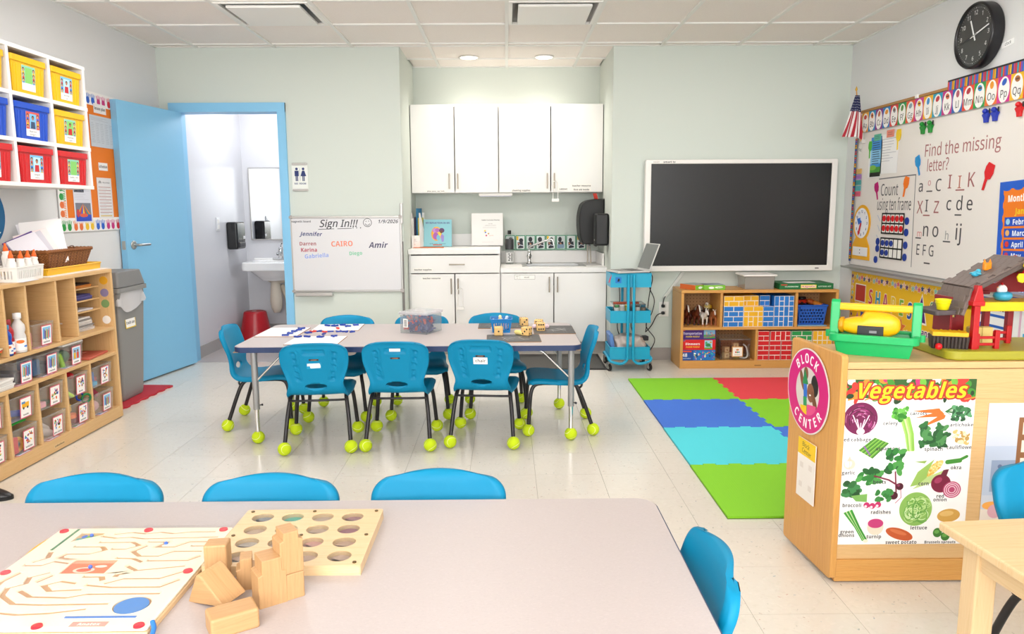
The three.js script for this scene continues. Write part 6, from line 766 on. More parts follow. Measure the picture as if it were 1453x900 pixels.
  // roof: two pitches of shingle rows
  const roof = new THREE.Group(); roof.name = 'roof'; b.add(roof); const pit = (x0, y0, x1, y1, rows, cols) => { const len = Math.hypot(x1 - x0, y1 - y0), ang = Math.atan2(y1 - y0, x1 - x0), depth = 0.165; obj('roof_board', moved(box(len, 0.012, depth, 0.003), 0, 0, 0), brown, roof, L((x0 + x1) / 2, (y0 + y1) / 2, -2.452), [0, 0, ang]); for (let i = 0; i < rows; i++) for (let j = 0; j < cols; j++) { const u = (i + 0.5) / rows - 0.5, v = (j + 0.5 + (i % 2 ? 0.25 : -0.25)) / cols - 0.5; obj('shingle', box(len / rows * 1.12, 0.005, depth / cols * 0.93, 0.0015), brown, roof, L((x0 + x1) / 2 + Math.cos(ang) * u * len - Math.sin(ang) * 0.0075, (y0 + y1) / 2 + Math.sin(ang) * u * len + Math.cos(ang) * 0.0075, -2.452 + v * depth * 0.94), [0, 0, ang + 0.07]); } };
  pit(1.488, 0.958, 1.655, 1.045, 7, 5); pit(1.462, 0.872, 1.49, 0.955, 4, 5); pit(1.82, 0.955, 1.655, 1.045, 1, 1);
  obj('ridge', moved(cyl(0.008, 0.008, 0.165, 12), 0, 0, 0, Math.PI / 2, 0, 0), brown, b, L(1.655, 1.05, -2.452)); obj('fascia', moved(extrude([[0, 0], [0.172, 0.09], [0.172, 0.105], [-0.006, 0.013]], 0.01, 0.002), 0, 0, 0), mat(0x574b47, 0.6), b, L(1.49, 0.945, -2.378));
  const aw = extrude(roundRect(0.09, 0.12, 0.01), 0.01, 0.003); aw.rotateX(-Math.PI / 2); obj('awning', aw, mat(0x51474a, 0.6), b, L(1.435, 0.873, -2.455), [0, 0, 0.04]);
  // windmill
  const wm = new THREE.Group(); wm.name = 'windmill'; b.add(wm); wm.position.set(...L(1.658, 1.005, -2.355)); for (let k = 0; k < 4; k++) obj('sail', moved(extrude([[-0.004, 0.004], [0.004, 0.004], [0.016, 0.034], [0.008, 0.044], [-0.008, 0.044], [-0.016, 0.034]], 0.005, 0.001), 0, 0, 0, 0, 0, (k * Math.PI) / 2 + 0.35), mat(0xf4dc10, 0.35), wm); obj('hub', moved(cyl(0.008, 0.008, 0.014, 16), 0, 0, 0.002, Math.PI / 2, 0, 0), mat(0xf4dc10, 0.35), wm); obj('backplate', moved(cyl(0.022, 0.022, 0.006, 20), 0, 0, -0.006, Math.PI / 2, 0, 0), red, wm); obj('axle', moved(cyl(0.004, 0.004, 0.06, 10), 0, 0, -0.03, Math.PI / 2, 0, 0), red, wm);
  // fences, trough
  const fence = (x0, z) => { const f = new THREE.Group(); f.name = 'fence'; b.add(f); f.position.set(...L(x0, gy, z)); obj('fence_post', box(0.016, 0.062, 0.014, 0.003), red, f, [0.062, 0.029, 0]); obj('fence_post', box(0.012, 0.05, 0.012, 0.003), red, f, [0.0, 0.024, 0]); for (const y of [0.014, 0.036]) obj('fence_rail', box(0.07, 0.009, 0.007, 0.002), red, f, [0.03, y, 0]); }; fence(1.512, -2.365); fence(1.612, -2.46);
  const tr = new THREE.Group(); tr.name = 'trough'; b.add(tr); tr.position.set(...L(1.437, gy - 0.002, -2.395)); tr.rotation.y = -0.35; obj('trough_body', shell2(0.098, 0.05, 0.106, 0.058, 0.042, 0.003), mat(0x3a302e, 0.5), tr); for (let i = 0; i < 10; i++) obj('slat', moved(cyl(0.005, 0.0045, 0.04, 8), 0, 0.021, 0), mat(0x3a302e, 0.5), tr, [-0.047 + i * 0.0105, 0, 0.0285], [0.09, 0, 0]);
  const hay = new THREE.BoxGeometry(0.102, 0.014, 0.054, 16, 2, 8); { const p = hay.attributes.position; for (let i = 0; i < p.count; i++) if (p.getY(i) > 0) p.setY(i, p.getY(i) + 0.004 * Math.sin(p.getX(i) * 240) * Math.cos(p.getZ(i) * 300)); hay.computeVertexNormals(); } obj('hay', hay, mat(0xf2b40c, 0.6), tr, [0, 0.047, 0]);
  const rb = obj('round_knob', new THREE.SphereGeometry(0.011, 16, 12), mat(0xd8101c, 0.3), b, L(1.389, gy + 0.008, -2.365));
  // loose animals and pieces
  const bird = thing('toy_hen', 'white toy hen sitting in a blue nest on the yellow loft', 'toy bird', [1.612, gy + 0.1515, -2.41]); obj('nest', moved(lathe([[0.001, 0], [0.02, 0], [0.028, 0.012], [0.026, 0.022], [0.016, 0.028], [0.001, 0.03]], 24), 0, 0, 0), mat(0x3aa0c0, 0.3), bird); obj('body', moved(new THREE.SphereGeometry(0.014, 16, 12).scale(1.1, 1.2, 1), -0.004, 0.034, 0), mat(0xf2f0ec, 0.4), bird); obj('comb', moved(new THREE.SphereGeometry(0.006, 10, 8).scale(0.6, 1, 1.2), -0.006, 0.052, 0), red, bird); obj('beak', moved(new THREE.ConeGeometry(0.003, 0.009, 8), -0.018, 0.042, 0, 0, 0, Math.PI / 2), mat(0xf09018, 0.4), bird);
  const fx = thing('toy_bluebird', 'small blue toy bird on the barn roof', 'toy bird', [1.538, 1.0, -2.44], 0.5); obj('body', moved(new THREE.SphereGeometry(0.012, 16, 12).scale(1.6, 0.8, 1), 0, 0.0, 0), mat(0x3ab0d0, 0.35), fx); obj('head', moved(new THREE.SphereGeometry(0.008, 12, 10), 0.012, 0.008, 0), mat(0x3ab0d0, 0.35), fx); for (const s of [-1, 1]) obj('wing', moved(new THREE.SphereGeometry(0.01, 12, 8).scale(1, 0.25, 0.8), -0.004, 0.003, 0.011 * s, 0.4 * s, 0, 0), mat(0x58c4e0, 0.35), fx);
  const ox = thing('toy_squirrel', 'small orange toy piece with two ears on the barn roof', 'toy', [1.572, 1.02, -2.44]); obj('body', box(0.026, 0.026, 0.016, 0.006), mat(0xf08a14, 0.35), ox, [0, 0.004, 0]); for (const s of [-1, 1]) obj('ear', moved(new THREE.ConeGeometry(0.006, 0.016, 10), 0.009 * s, 0.022, 0), mat(0xf08a14, 0.35), ox);
  const yb = thing('toy_bucket', 'yellow toy bucket standing on the barn awning', 'toy bucket', [1.425, 0.886, -2.42]); obj('pail', lathe([[0.001, 0.002], [0.017, 0], [0.024, 0.032], [0.025, 0.034], [0.0225, 0.034], [0.0155, 0.005], [0.001, 0.005]], 28), mat(0xeee010, 0.35), yb); obj('rib', moved(new THREE.TorusGeometry(0.0225, 0.0012, 6, 28), 0, 0.022, 0, Math.PI / 2, 0, 0), mat(0xd8ca10, 0.4), yb);
  const hb = thing('toy_crate', 'beige toy hay bale behind the red barn fence', 'toy', [1.578, gy - 0.002, -2.46]); obj('bale', box(0.075, 0.058, 0.03, 0.004), mat(0xe0c478, 0.7), hb, [0, 0.029, 0]); obj('strap', box(0.004, 0.06, 0.032, 0.001), mat(0xb89a50, 0.7), hb, [0, 0.029, 0]);
}
// ---------- small wooden table ----------
{
  const t = thing('wooden_table', 'small pale wooden table with square legs in the right corner of the photo', 'table', [1.4, 0, -1.32]), w = 0.76, d = 0.7, h = 0.5;
  obj('tabletop', moved(box(w, 0.022, d, 0.006), 0, 0, 0), wood.maple, t, [0, h - 0.011, 0]);
  for (const sx of [-1, 1]) for (const sz of [-1, 1]) obj('leg', box(0.05, h - 0.022, 0.05, 0.005, 1, 0.1 * sx + 0.07 * sz), wood.maple, t, [sx * (w / 2 - 0.062), (h - 0.022) / 2, sz * (d / 2 - 0.062)]);
  for (const s of [-1, 1]) { obj('apron', box(w - 0.17, 0.06, 0.02, 0.003), wood.maple, t, [0, h - 0.053, s * (d / 2 - 0.06)]); obj('apron', box(0.02, 0.06, d - 0.17, 0.003), wood.maple, t, [s * (w / 2 - 0.055), h - 0.053, 0]); }
  t.rotation.y = 0.08;
}

// ---------- left wall: cubby shelf with named bins ----------
const picArt = (kind, name1, name2) => art(120, 150, (g, w, h) => {
  rect(g, ['#8fd0b8', '#7cc4ec', '#e05a4c'][kind % 3], 0, 0, w, 108); rect(g, ['#8ad06c', '#bfe4f6', '#7cc0ea'][kind % 3], 30, 12, 62, 92);
  for (let i = 0; i < 3; i++) for (const x of [14, 106]) { oval(g, ['#3a241c', '#5a3418', '#241a18'][i], x, 24 + i * 32, 10, 11); oval(g, '#d8a078', x, 27 + i * 32, 7, 8); rect(g, ['#f2c21c', '#d8342c', '#2c6ad0'][(i + kind) % 3], x - 9, 36 + i * 32, 18, 12); }
  if (name1 !== null && kind !== 3) { if (kind !== 0 || name2) { oval(g, '#2c1c18', 61, 34, 11, 12); oval(g, '#b87c58', 61, 40, 9, 11); poly(g, kind === 2 ? '#3a4a6a' : '#c8202c', [[44, 60], [78, 60], [82, 102], [40, 102]]); } }
  rect(g, '#fbfaf8', 0, 106, w, 44); text(g, name1 ?? '', w / 2, 120, 17, '#3a3a40'); text(g, name2 ?? '', w / 2, 138, 15, '#3a3a40');
});
{
  const x1 = -2.345, x0 = XL + 0.002, zR = -4.35, ys = [2.005, 1.783, 1.563, 1.352], zs = [-4.335, -4.015, -3.69, -3.365], d = x1 - x0, wm = mat(0xf4f1ee, 0.45);
  const t = thing('cubby_shelf', 'white wall-mounted cubby shelf holding yellow, blue and red bins', 'shelf', [(x0 + x1) / 2, ys[3], (zs[0] + zs[3]) / 2]), W = zs[3] - zs[0] + 0.032, L = (y, z) => [0, y - ys[3], z - (zs[0] + zs[3]) / 2];
  ys.forEach((y, i) => obj(i === 0 ? 'top_panel' : i === 3 ? 'bottom_panel' : 'shelf_board', box(d, 0.02, W, 0.002), wm, t, L(y, (zs[0] + zs[3]) / 2))); zs.forEach((z, i) => obj(i === 0 || i === 3 ? 'side_panel' : 'divider', box(d - 0.001, ys[0] - ys[3] - 0.02, 0.02, 0.002), wm, t, L((ys[0] + ys[3]) / 2, z))); obj('back_panel', box(0.008, ys[0] - ys[3], W), wm, t, [-d / 2 + 0.004, (ys[0] - ys[3]) / 2, 0]);
  const C = { y: 0xf2be06, b: 0x0f4cc4, r: 0xd0121c }, N = { y: 'yellow', b: 'blue', r: 'red' }, bw = 0.272, bh = 0.165, bd = 0.26;
  const body = cached('cubin', () => { const f = (w0, w1, th) => moved(extrude([[-w0 / 2, 0], [w0 / 2, 0], [w1 / 2, bh], [-w1 / 2, bh]], th), 0, 0, -th / 2); return merged([moved(f(bw - 0.03, bw - 0.008, 0.004), 0, 0, bd / 2 - 0.012, 0.05, 0, 0), moved(f(bw - 0.03, bw - 0.008, 0.004), 0, 0, -bd / 2 + 0.012, -0.05, 0, 0), moved(moved(f(bd - 0.03, bd - 0.008, 0.004), 0, 0, 0, 0, Math.PI / 2, 0), bw / 2 - 0.014, 0, 0, 0, 0, -0.06), moved(moved(f(bd - 0.03, bd - 0.008, 0.004), 0, 0, 0, 0, Math.PI / 2, 0), -bw / 2 + 0.014, 0, 0, 0, 0, 0.06), moved(box(bw - 0.03, 0.004, bd - 0.03), 0, 0.002, 0)]); });
  const rim = cached('cubinrim', () => { const g = extrude(roundRect(bw + 0.012, bd + 0.012, 0.014), 0.026, 0.002, [roundRect(bw - 0.012, bd - 0.012, 0.01)], 4); g.rotateX(-Math.PI / 2); return g; });
  const bins = [['y', 0, 0, 3, '', ''], ['y', 0, 1, 1, 'Cameron', 'Lee'], ['y', 0, 2, 0, '', ''], ['y', 1, 0, 0, 'Matthew', 'Lopez'], ['b', 1, 1, 2, 'Malcolm', 'Rodgers'], ['b', 1, 2, 1, 'Anna', ''], ['r', 2, 0, 3, 'Gabby, Lola', 'Lucas'], ['r', 2, 1, 1, 'Abigail', 'Avery'], ['r', 2, 2, 1, 'Liam', '']];
  bins[0] = ['y', 0, 0, 1, 'Jennifer', 'Lee']; bins[1] = ['y', 0, 1, 0, '', ''];
  const col = ['nearest the bulletin board', 'in the middle column', 'at the photo edge'], rw = ['top row', 'middle row', 'bottom row'];
  for (const [c, r, k, kind, n1, n2] of bins) {
    const b = thing('storage_bin', `${N[c]} plastic bin with a name card, ${rw[r]}, ${col[k]}`, 'bin', [x1 - bd / 2 - 0.006, ys[r + 1] + 0.0105, (zs[k] + zs[k + 1]) / 2], LW, 'named cubby bins');
    obj('tub', body, mat(C[c], 0.35), b); obj('rim', rim, mat(C[c], 0.35), b, [0, bh - 0.018, 0]); for (const s of [-0.112, -0.088, 0.088, 0.112]) obj('rib', box(0.01, bh - 0.03, 0.01, 0.003), mat(C[c], 0.35), b, [s * 0.98, (bh - 0.03) / 2, bd / 2 - 0.008], [0.05, 0, 0]);
    const a = picArt(kind, n1, n2); obj('name_card', sheetGeo(0.105, 0.118, 0.001, a), a.A.m, b, [0, 0.076, bd / 2 - 0.004], [0.05, 0, 0]);
    // what sticks out above the rim
    if (r === 2 && k === 0) tag(obj('craft_paper', merged([moved(box(0.2, 0.002, 0.16), 0, 0, 0, 0.1, 0, 0.05), moved(box(0.18, 0.002, 0.15), 0.01, 0.01, 0.02, -0.08, 0.3, -0.05)]), mat(0x9ab4b8, 0.6), scene, [x1 - 0.13, ys[3] + 0.176, (zs[0] + zs[1]) / 2]), 'crumpled grey-green papers on top of the red bin nearest the board', 'paper');
    if (r === 1 && k === 0) tag(obj('dark_cloth', new THREE.SphereGeometry(0.1, 20, 12).scale(0.9, 0.12, 1.1), mat(0x3a2a1c, 0.9), scene, [x1 - 0.14, ys[2] + 0.172, (zs[0] + zs[1]) / 2]), 'dark folded cloth on top of the middle row yellow bin', 'cloth');
  }
}
// ---------- bulletin board ----------
{
  const z0 = -4.53, z1 = -5.42, y0 = 1.095, y1 = 1.98, W = z0 - z1, Hh = y1 - y0, zc = (z0 + z1) / 2, yc = (y0 + y1) / 2;
  const b = thing('bulletin_board', 'orange bulletin board with a white border of painted handprints', 'board', [XL + 0.001, yc, zc], LW);
  obj('backing', box(W - 0.1, Hh - 0.1, 0.006), mat(0xe87a18, 0.8), b, [0, 0, 0.003]);
  const hc = ['#1f9a3c', '#d8202c', '#1f5cc8', '#e8702c', '#8a2c8a', '#c82a7a', '#f2c21c'];
  const hands = (g, n, w, h, vert) => { rect(g, '#f3efec', 0, 0, w, h); for (let i = 0; i < n; i++) { const c = hc[(i * 3 + (vert ? 6 : 0)) % 7], a = ((i + 0.5) / n) * (vert ? h : w), cx = vert ? w / 2 : a, cy = vert ? a : h / 2; for (const s of [-1, 1]) { const px = vert ? cx : cx + s * 19, py2 = vert ? cy + s * 17 : cy; oval(g, c, px - (vert ? 6 : 0), py2 + (vert ? 0 : 9), 13, 13); for (let k = -2; k <= 2; k++) vert ? line(g, c, 3, [[px + 2, py2 + k * 5], [px + 19, py2 + k * 7]]) : line(g, c, 3, [[px + k * 5, py2 + 2], [px + k * 8, py2 - 17 + 2 * Math.abs(k)]]); } } };
  const mk = (w, h, n, vert, x, y) => { const a = art(vert ? 52 : Math.round(w * 640), vert ? Math.round(h * 640) : 52, (g, W2, H2) => hands(g, n, W2, H2, vert)); obj('border_strip', sheetGeo(w, h, 0.002, a), a.A.m, b, [x, y, 0.0075]); };
  mk(W, 0.085, 7, false, 0, -Hh / 2 + 0.042); mk(W, 0.085, 7, false, 0, Hh / 2 - 0.042); mk(0.085, Hh - 0.17, 7, true, -W / 2 + 0.042, 0); mk(0.085, Hh - 0.17, 7, true, W / 2 - 0.042, 0);
  const doc = (name, label, cat, z, y, w, h, pw, ph, draw, roll = 0) => sheetOn(-1, name, label, cat, z, y, w, h, pw, ph, draw, 0.0095, roll);
  doc('word_card', 'white card reading lesson plan on the orange board', 'card', -5.08, 1.882, 0.15, 0.06, 150, 60, (g, w, h) => { rect(g, '#f0ecea', 0, 0, w, h); text(g, 'lesson plan', w / 2, h / 2, 26, '#18181c', { style: 'bold', sx: 0.95 }); });
  doc('word_card', 'white card reading schedule on the orange board', 'card', -5.065, 1.51, 0.11, 0.05, 120, 54, (g, w, h) => { rect(g, '#f0ecea', 0, 0, w, h); text(g, 'schedule', w / 2, h / 2, 26, '#18181c', { style: 'bold' }); });
  doc('lesson_plan_sheet', 'grey printed lesson plan sheet under its title card', 'paper', -5.09, 1.735, 0.29, 0.2, 290, 200, (g, w, h) => { rect(g, '#c9cfd6', 0, 0, w, h); for (let i = 0; i < 5; i++) { line(g, '#a2a8b0', 1, [[10 + i * 56, 40], [10 + i * 56, h - 8]]); lines(g, 16 + i * 56, 50, 40, 12, 11, '#8a929c', 1.5); } lines(g, 14, 14, 220, 3, 8, '#8a929c'); });
  doc('schedule_sheet', 'white printed daily schedule with red lines', 'paper', -5.06, 1.305, 0.18, 0.265, 190, 270, (g, w, h) => { rect(g, '#e6e2e2', 0, 0, w, h); g.strokeStyle = '#5a5a5a'; g.lineWidth = 3; for (const r of [8, 13, 18]) { g.beginPath(); g.arc(40, 40, r, 3.3, 6.1); g.stroke(); } text(g, 'daily schedule', 120, 30, 15, '#444'); for (let i = 0; i < 9; i++) { line(g, '#b88880', 4, [[18, 62 + i * 21], [172, 62 + i * 21]]); lines(g, 22, 72 + i * 21, 120, 1, 10, '#8a8a90'); } rect(g, '#d8b83c', 18, 250, 150, 6); });
  doc('photo_sheet', 'sheet with a dark photo and a parachute play photo', 'paper', -4.79, 1.29, 0.2, 0.28, 200, 290, (g, w, h) => { rect(g, '#dfe0ea', 0, 0, w, h); rect(g, '#3a3c48', 8, 6, 110, 90); for (let i = 0; i < 60; i++) oval(g, '#6a7080', 14 + rnd() * 98, 12 + rnd() * 78, 4); lines(g, 126, 14, 60, 7, 12, '#9a9aa8'); lines(g, 14, 110, 160, 4, 11, '#a8a8b4'); rect(g, '#7a7c88', 12, 164, 172, 118); for (let i = 0; i < 7; i++) poly(g, ['#e8a02c', '#d8402c', '#3a5ac8', '#f2c83c', '#c8342c', '#2c8a8a', '#e88a2c'][i], [[98, 168], [22 + i * 22, 236], [44 + i * 22, 236]]); rect(g, '#2c4ac0', 12, 240, 172, 42); oval(g, '#c83a3a', 36, 230, 16, 26); oval(g, '#e05a3c', 98, 244, 46, 12); });
  const rs = thing('round_sign', 'round blue center sign at the left photo edge', 'sign', [XL + 0.001, 1.203, -3.875], LW); const sa = art(300, 300, (g, w) => { oval(g, '#0a6aa0', 150, 150, 150); oval(g, '#e0c060', 150, 150, 92); g.save(); g.beginPath(); g.arc(150, 150, 92, 0, 7); g.clip(); oval(g, '#5a3a2a', 200, 120, 60, 60); oval(g, '#c08a68', 190, 140, 40, 46); rect(g, '#4a3a68', 120, 180, 130, 70); g.restore(); 'CENTER'.split('').forEach((c, i) => { const a = Math.PI + 0.85 - i * 0.34; g.save(); g.translate(150 + 120 * Math.sin(a), 150 - 120 * Math.cos(a)); g.rotate(a + Math.PI); text(g, c, 0, 0, 46, '#f4f8fa', { style: 'bold' }); g.restore(); }); });
  obj('backing', moved(cyl(0.172, 0.172, 0.002, 64), 0, 0, 0.001, Math.PI / 2, 0, 0), mat(0x0a6aa0, 0.4), rs); obj('print', paintUV(new THREE.CircleGeometry(0.171, 64), sa, -0.171, -0.171, 0.342, 0.342), sa.A.m, rs, [0, 0, 0.0025]);
}
// ---------- left storage shelf ----------
const SX = -2.302, SB = -2.66;
{
  const zR = -4.385, zL = -3.02, d = SX - SB, xc = (SX + SB) / 2, t = thing('classroom_shelf', 'low birch plywood storage shelf with cubbies along the left wall', 'shelf', [xc, 0, (zR + zL) / 2]), zc = (zR + zL) / 2, W = zL - zR, wd = wood.birch, Z = (z) => z - zc;
  obj('top_board', box(d, 0.02, W, 0.003), wd, t, [0, 0.878, 0]); obj('shelf_board', box(d - 0.004, 0.018, W - 0.04, 0.002), wd, t, [0, 0.542, 0]); obj('shelf_board', box(d - 0.004, 0.018, W - 0.04, 0.002), wd, t, [0, 0.393, 0]); obj('bottom_board', box(d - 0.004, 0.018, W - 0.04, 0.002), wd, t, [0, 0.064, 0]); obj('plinth', box(0.02, 0.052, W - 0.04, 0.003), wd, t, [d / 2 - 0.012, 0.032, 0]);
  obj('side_panel', box(d, 0.862, 0.02, 0.003), wd, t, [0, 0.437, Z(zR + 0.01)]); obj('side_panel', box(d, 0.862, 0.02, 0.003), wd, t, [0, 0.437, Z(zL - 0.01)]); obj('back_panel', box(0.008, 0.86, W - 0.04), wd, t, [-d / 2 + 0.004, 0.438, 0]);
  for (const z of [-3.27, -3.431, -3.594, -3.839, -4.008]) obj('divider', box(d - 0.02, 0.316, 0.014, 0.002), wd, t, [0.004, 0.7095, Z(z)]); for (const z of [-3.15, -3.393, -3.617, -3.857, -4.087]) obj('divider', box(d - 0.02, 0.311, 0.016, 0.002), wd, t, [0.004, 0.2285, Z(z)]);
  for (const [a, b2] of [[-3.393, -3.15], [-3.617, -3.393], [-3.857, -3.617], [-4.087, -3.857], [-4.375, -4.087]]) obj('thin_shelf', box(d - 0.05, 0.006, b2 - a - 0.016), M.clearPlastic, t, [-0.012, 0.232, Z((a + b2) / 2)]);
  for (const y of [0.79, 0.721, 0.659]) obj('paper_slot_shelf', box(d - 0.08, 0.008, 0.343, 0.001), wd, t, [-0.03, y, Z(-4.1865)]);
  for (const [y, c, n] of [[0.821, 0xe8a820, 'yellow'], [0.749, 0x8a7ca0, 'purple'], [0.685, 0x7a9a60, 'green'], [0.59, 0xf4f0ec, 'white']]) { const q = obj('colour_dot', moved(cyl(0.024, 0.024, 0.001, 24), 0, 0, 0, Math.PI / 2, 0, 0), mat(c, 0.6), t, [-2.345 - xc, y, Z(zR + 0.0206)]); q.userData.label = `round ${n} colour dot`; }
  for (const z of [-3.35, -3.51, -3.71, -3.92]) obj('hook_peg', moved(lathe([[0.001, 0], [0.006, 0], [0.006, 0.012], [0.011, 0.016], [0.009, 0.024], [0.001, 0.026]], 14), 0, 0, 0, 0, 0, -Math.PI / 2), M.black, t, [-0.02, 0.845, Z(z)]);
  const la = art(110, 24, (g, w, h) => { rect(g, '#e0bd88', 0, 0, w, h); text(g, 'Lakeshore', w / 2, h / 2, 20, '#33261a', { style: 'italic bold' }); }); obj('maker_mark', sheetGeo(0.09, 0.016, 0.0006, la), la.A.m, t, [d / 2 - 0.0015, 0.035, Z(-3.74)], [0, LW, 0]);
  // paper in the slots
  const pap = (label, y, h, c, n = 3) => { const p = thing('paper_stack', label, 'paper', [-2.49, y, -4.16]); for (let i = 0; i < n; i++) obj('sheet_layer', box(0.22, h / n - 0.0005, 0.26, 0.0005), mat(Array.isArray(c) ? c[i % c.length] : c, 0.7), p, [0.006 * (i % 2), h / n * (i + 0.5), 0.004 * i], [0, 0.03 * (i % 3) - 0.03, 0]); };
  pap('orange and black card stack in the top paper slot', 0.7945, 0.024, [0xd88a3c, 0xc8762c, 0x3a2c28], 3); pap('purple paper stack in the second paper slot', 0.7255, 0.03, [0x4a4680, 0x565090], 3); pap('thin white paper in the third paper slot', 0.6635, 0.01, 0xdcd6da, 2); pap('tall untidy stack of white papers in the lowest paper slot', 0.5515, 0.075, [0xe8e2de, 0xcfc8c4, 0xf0ece8, 0x8a8684], 9);
}
// clear bins with picture cards
let binProto;
function clearBin(where, z, y, w, h, d, cardKind, lidded, tilt = 0) {
  const lab = `clear plastic bin with a ${['crayon', 'brush', 'marker', 'children', 'vehicle', 'bus', 'bead', 'block', 'animal', 'glue'][cardKind]} picture card, ${where}`;
  const b = thing('clear_bin', lab, 'bin', [SX - d / 2 - 0.012, y, z], LW, 'clear picture-card bins on the left shelf');
  const th = 0.003, sl = 0.02; const wall2 = (a, c) => moved(extrude([[-a / 2 + sl * 0.5, 0], [a / 2 - sl * 0.5, 0], [a / 2, h], [-a / 2, h]], th), 0, 0, -th / 2);
  obj('tub', merged([moved(wall2(w), 0, 0, d / 2 - 0.008, 0.06, 0, 0), moved(wall2(w), 0, 0, -d / 2 + 0.008, -0.06, 0, 0), moved(moved(wall2(d), 0, 0, 0, 0, Math.PI / 2, 0), w / 2 - sl * 0.5, 0, 0, 0, 0, -0.06), moved(moved(wall2(d), 0, 0, 0, 0, Math.PI / 2, 0), -w / 2 + sl * 0.5, 0, 0, 0, 0, 0.06), moved(box(w - sl, th, d - 0.016), 0, 0.002, 0)]), M.frost, b);
  obj('rim', tube([[-w / 2, h, -d / 2 + 0.002], [w / 2, h, -d / 2 + 0.002], [w / 2, h, d / 2], [-w / 2, h, d / 2]], 0.0035, 60, 8, true, 0), M.clearPlastic, b); if (lidded) obj('lid', box(w + 0.012, 0.01, d, 0.003), M.white, b, [0, h + 0.008, 0]);
  const a = art(96, 120, (g, W2, H2) => { rect(g, '#d8506c', 0, 0, W2, H2); rect(g, '#fbf8f4', 5, 5, W2 - 10, H2 - 10); const pal = ['#d8342c', '#f2b81c', '#2c6ad0', '#3a9a4c', '#8a4ca0', '#e8702c', '#1c1c20'];
    if (cardKind < 3) { rect(g, '#7cc4e8', 12, 12, 72, 70); for (let i = 0; i < 7; i++) rect(g, pal[(i * 2 + cardKind) % 7], 20 + i * 8, 22 + (i % 3) * 6, 6, 54); } else if (cardKind === 3) { rect(g, '#8cc4e8', 12, 12, 72, 74); for (const [x, c] of [[32, '#f2b81c'], [62, '#e8502c']]) { oval(g, '#8a5638', x, 32, 8, 9); rect(g, c, x - 11, 42, 22, 40); } } else if (cardKind === 5) { rect(g, '#f2b41c', 16, 30, 60, 30); rect(g, '#4a8ac8', 14, 24, 30, 12); oval(g, '#222', 30, 62, 7); oval(g, '#222', 64, 62, 7); } else for (let i = 0; i < 22; i++) oval(g, pal[i % 7], rr(18, 78), rr(18, 80), rr(4, 9), rr(3, 7), rnd() * 3);
    text(g, ['crayons', 'brushes', 'markers', 'people', 'vehicles', 'trucks', 'beads', 'blocks', 'animals', 'glue sticks'][cardKind], W2 / 2, 100, 15, '#222', { style: 'bold' }); });
  obj('picture_card', sheetGeo(0.084, 0.1, 0.001, a), a.A.m, b, [w * 0.08, h * 0.48, d / 2 + 0.004], [0.06, 0, 0]);
  return b;
}
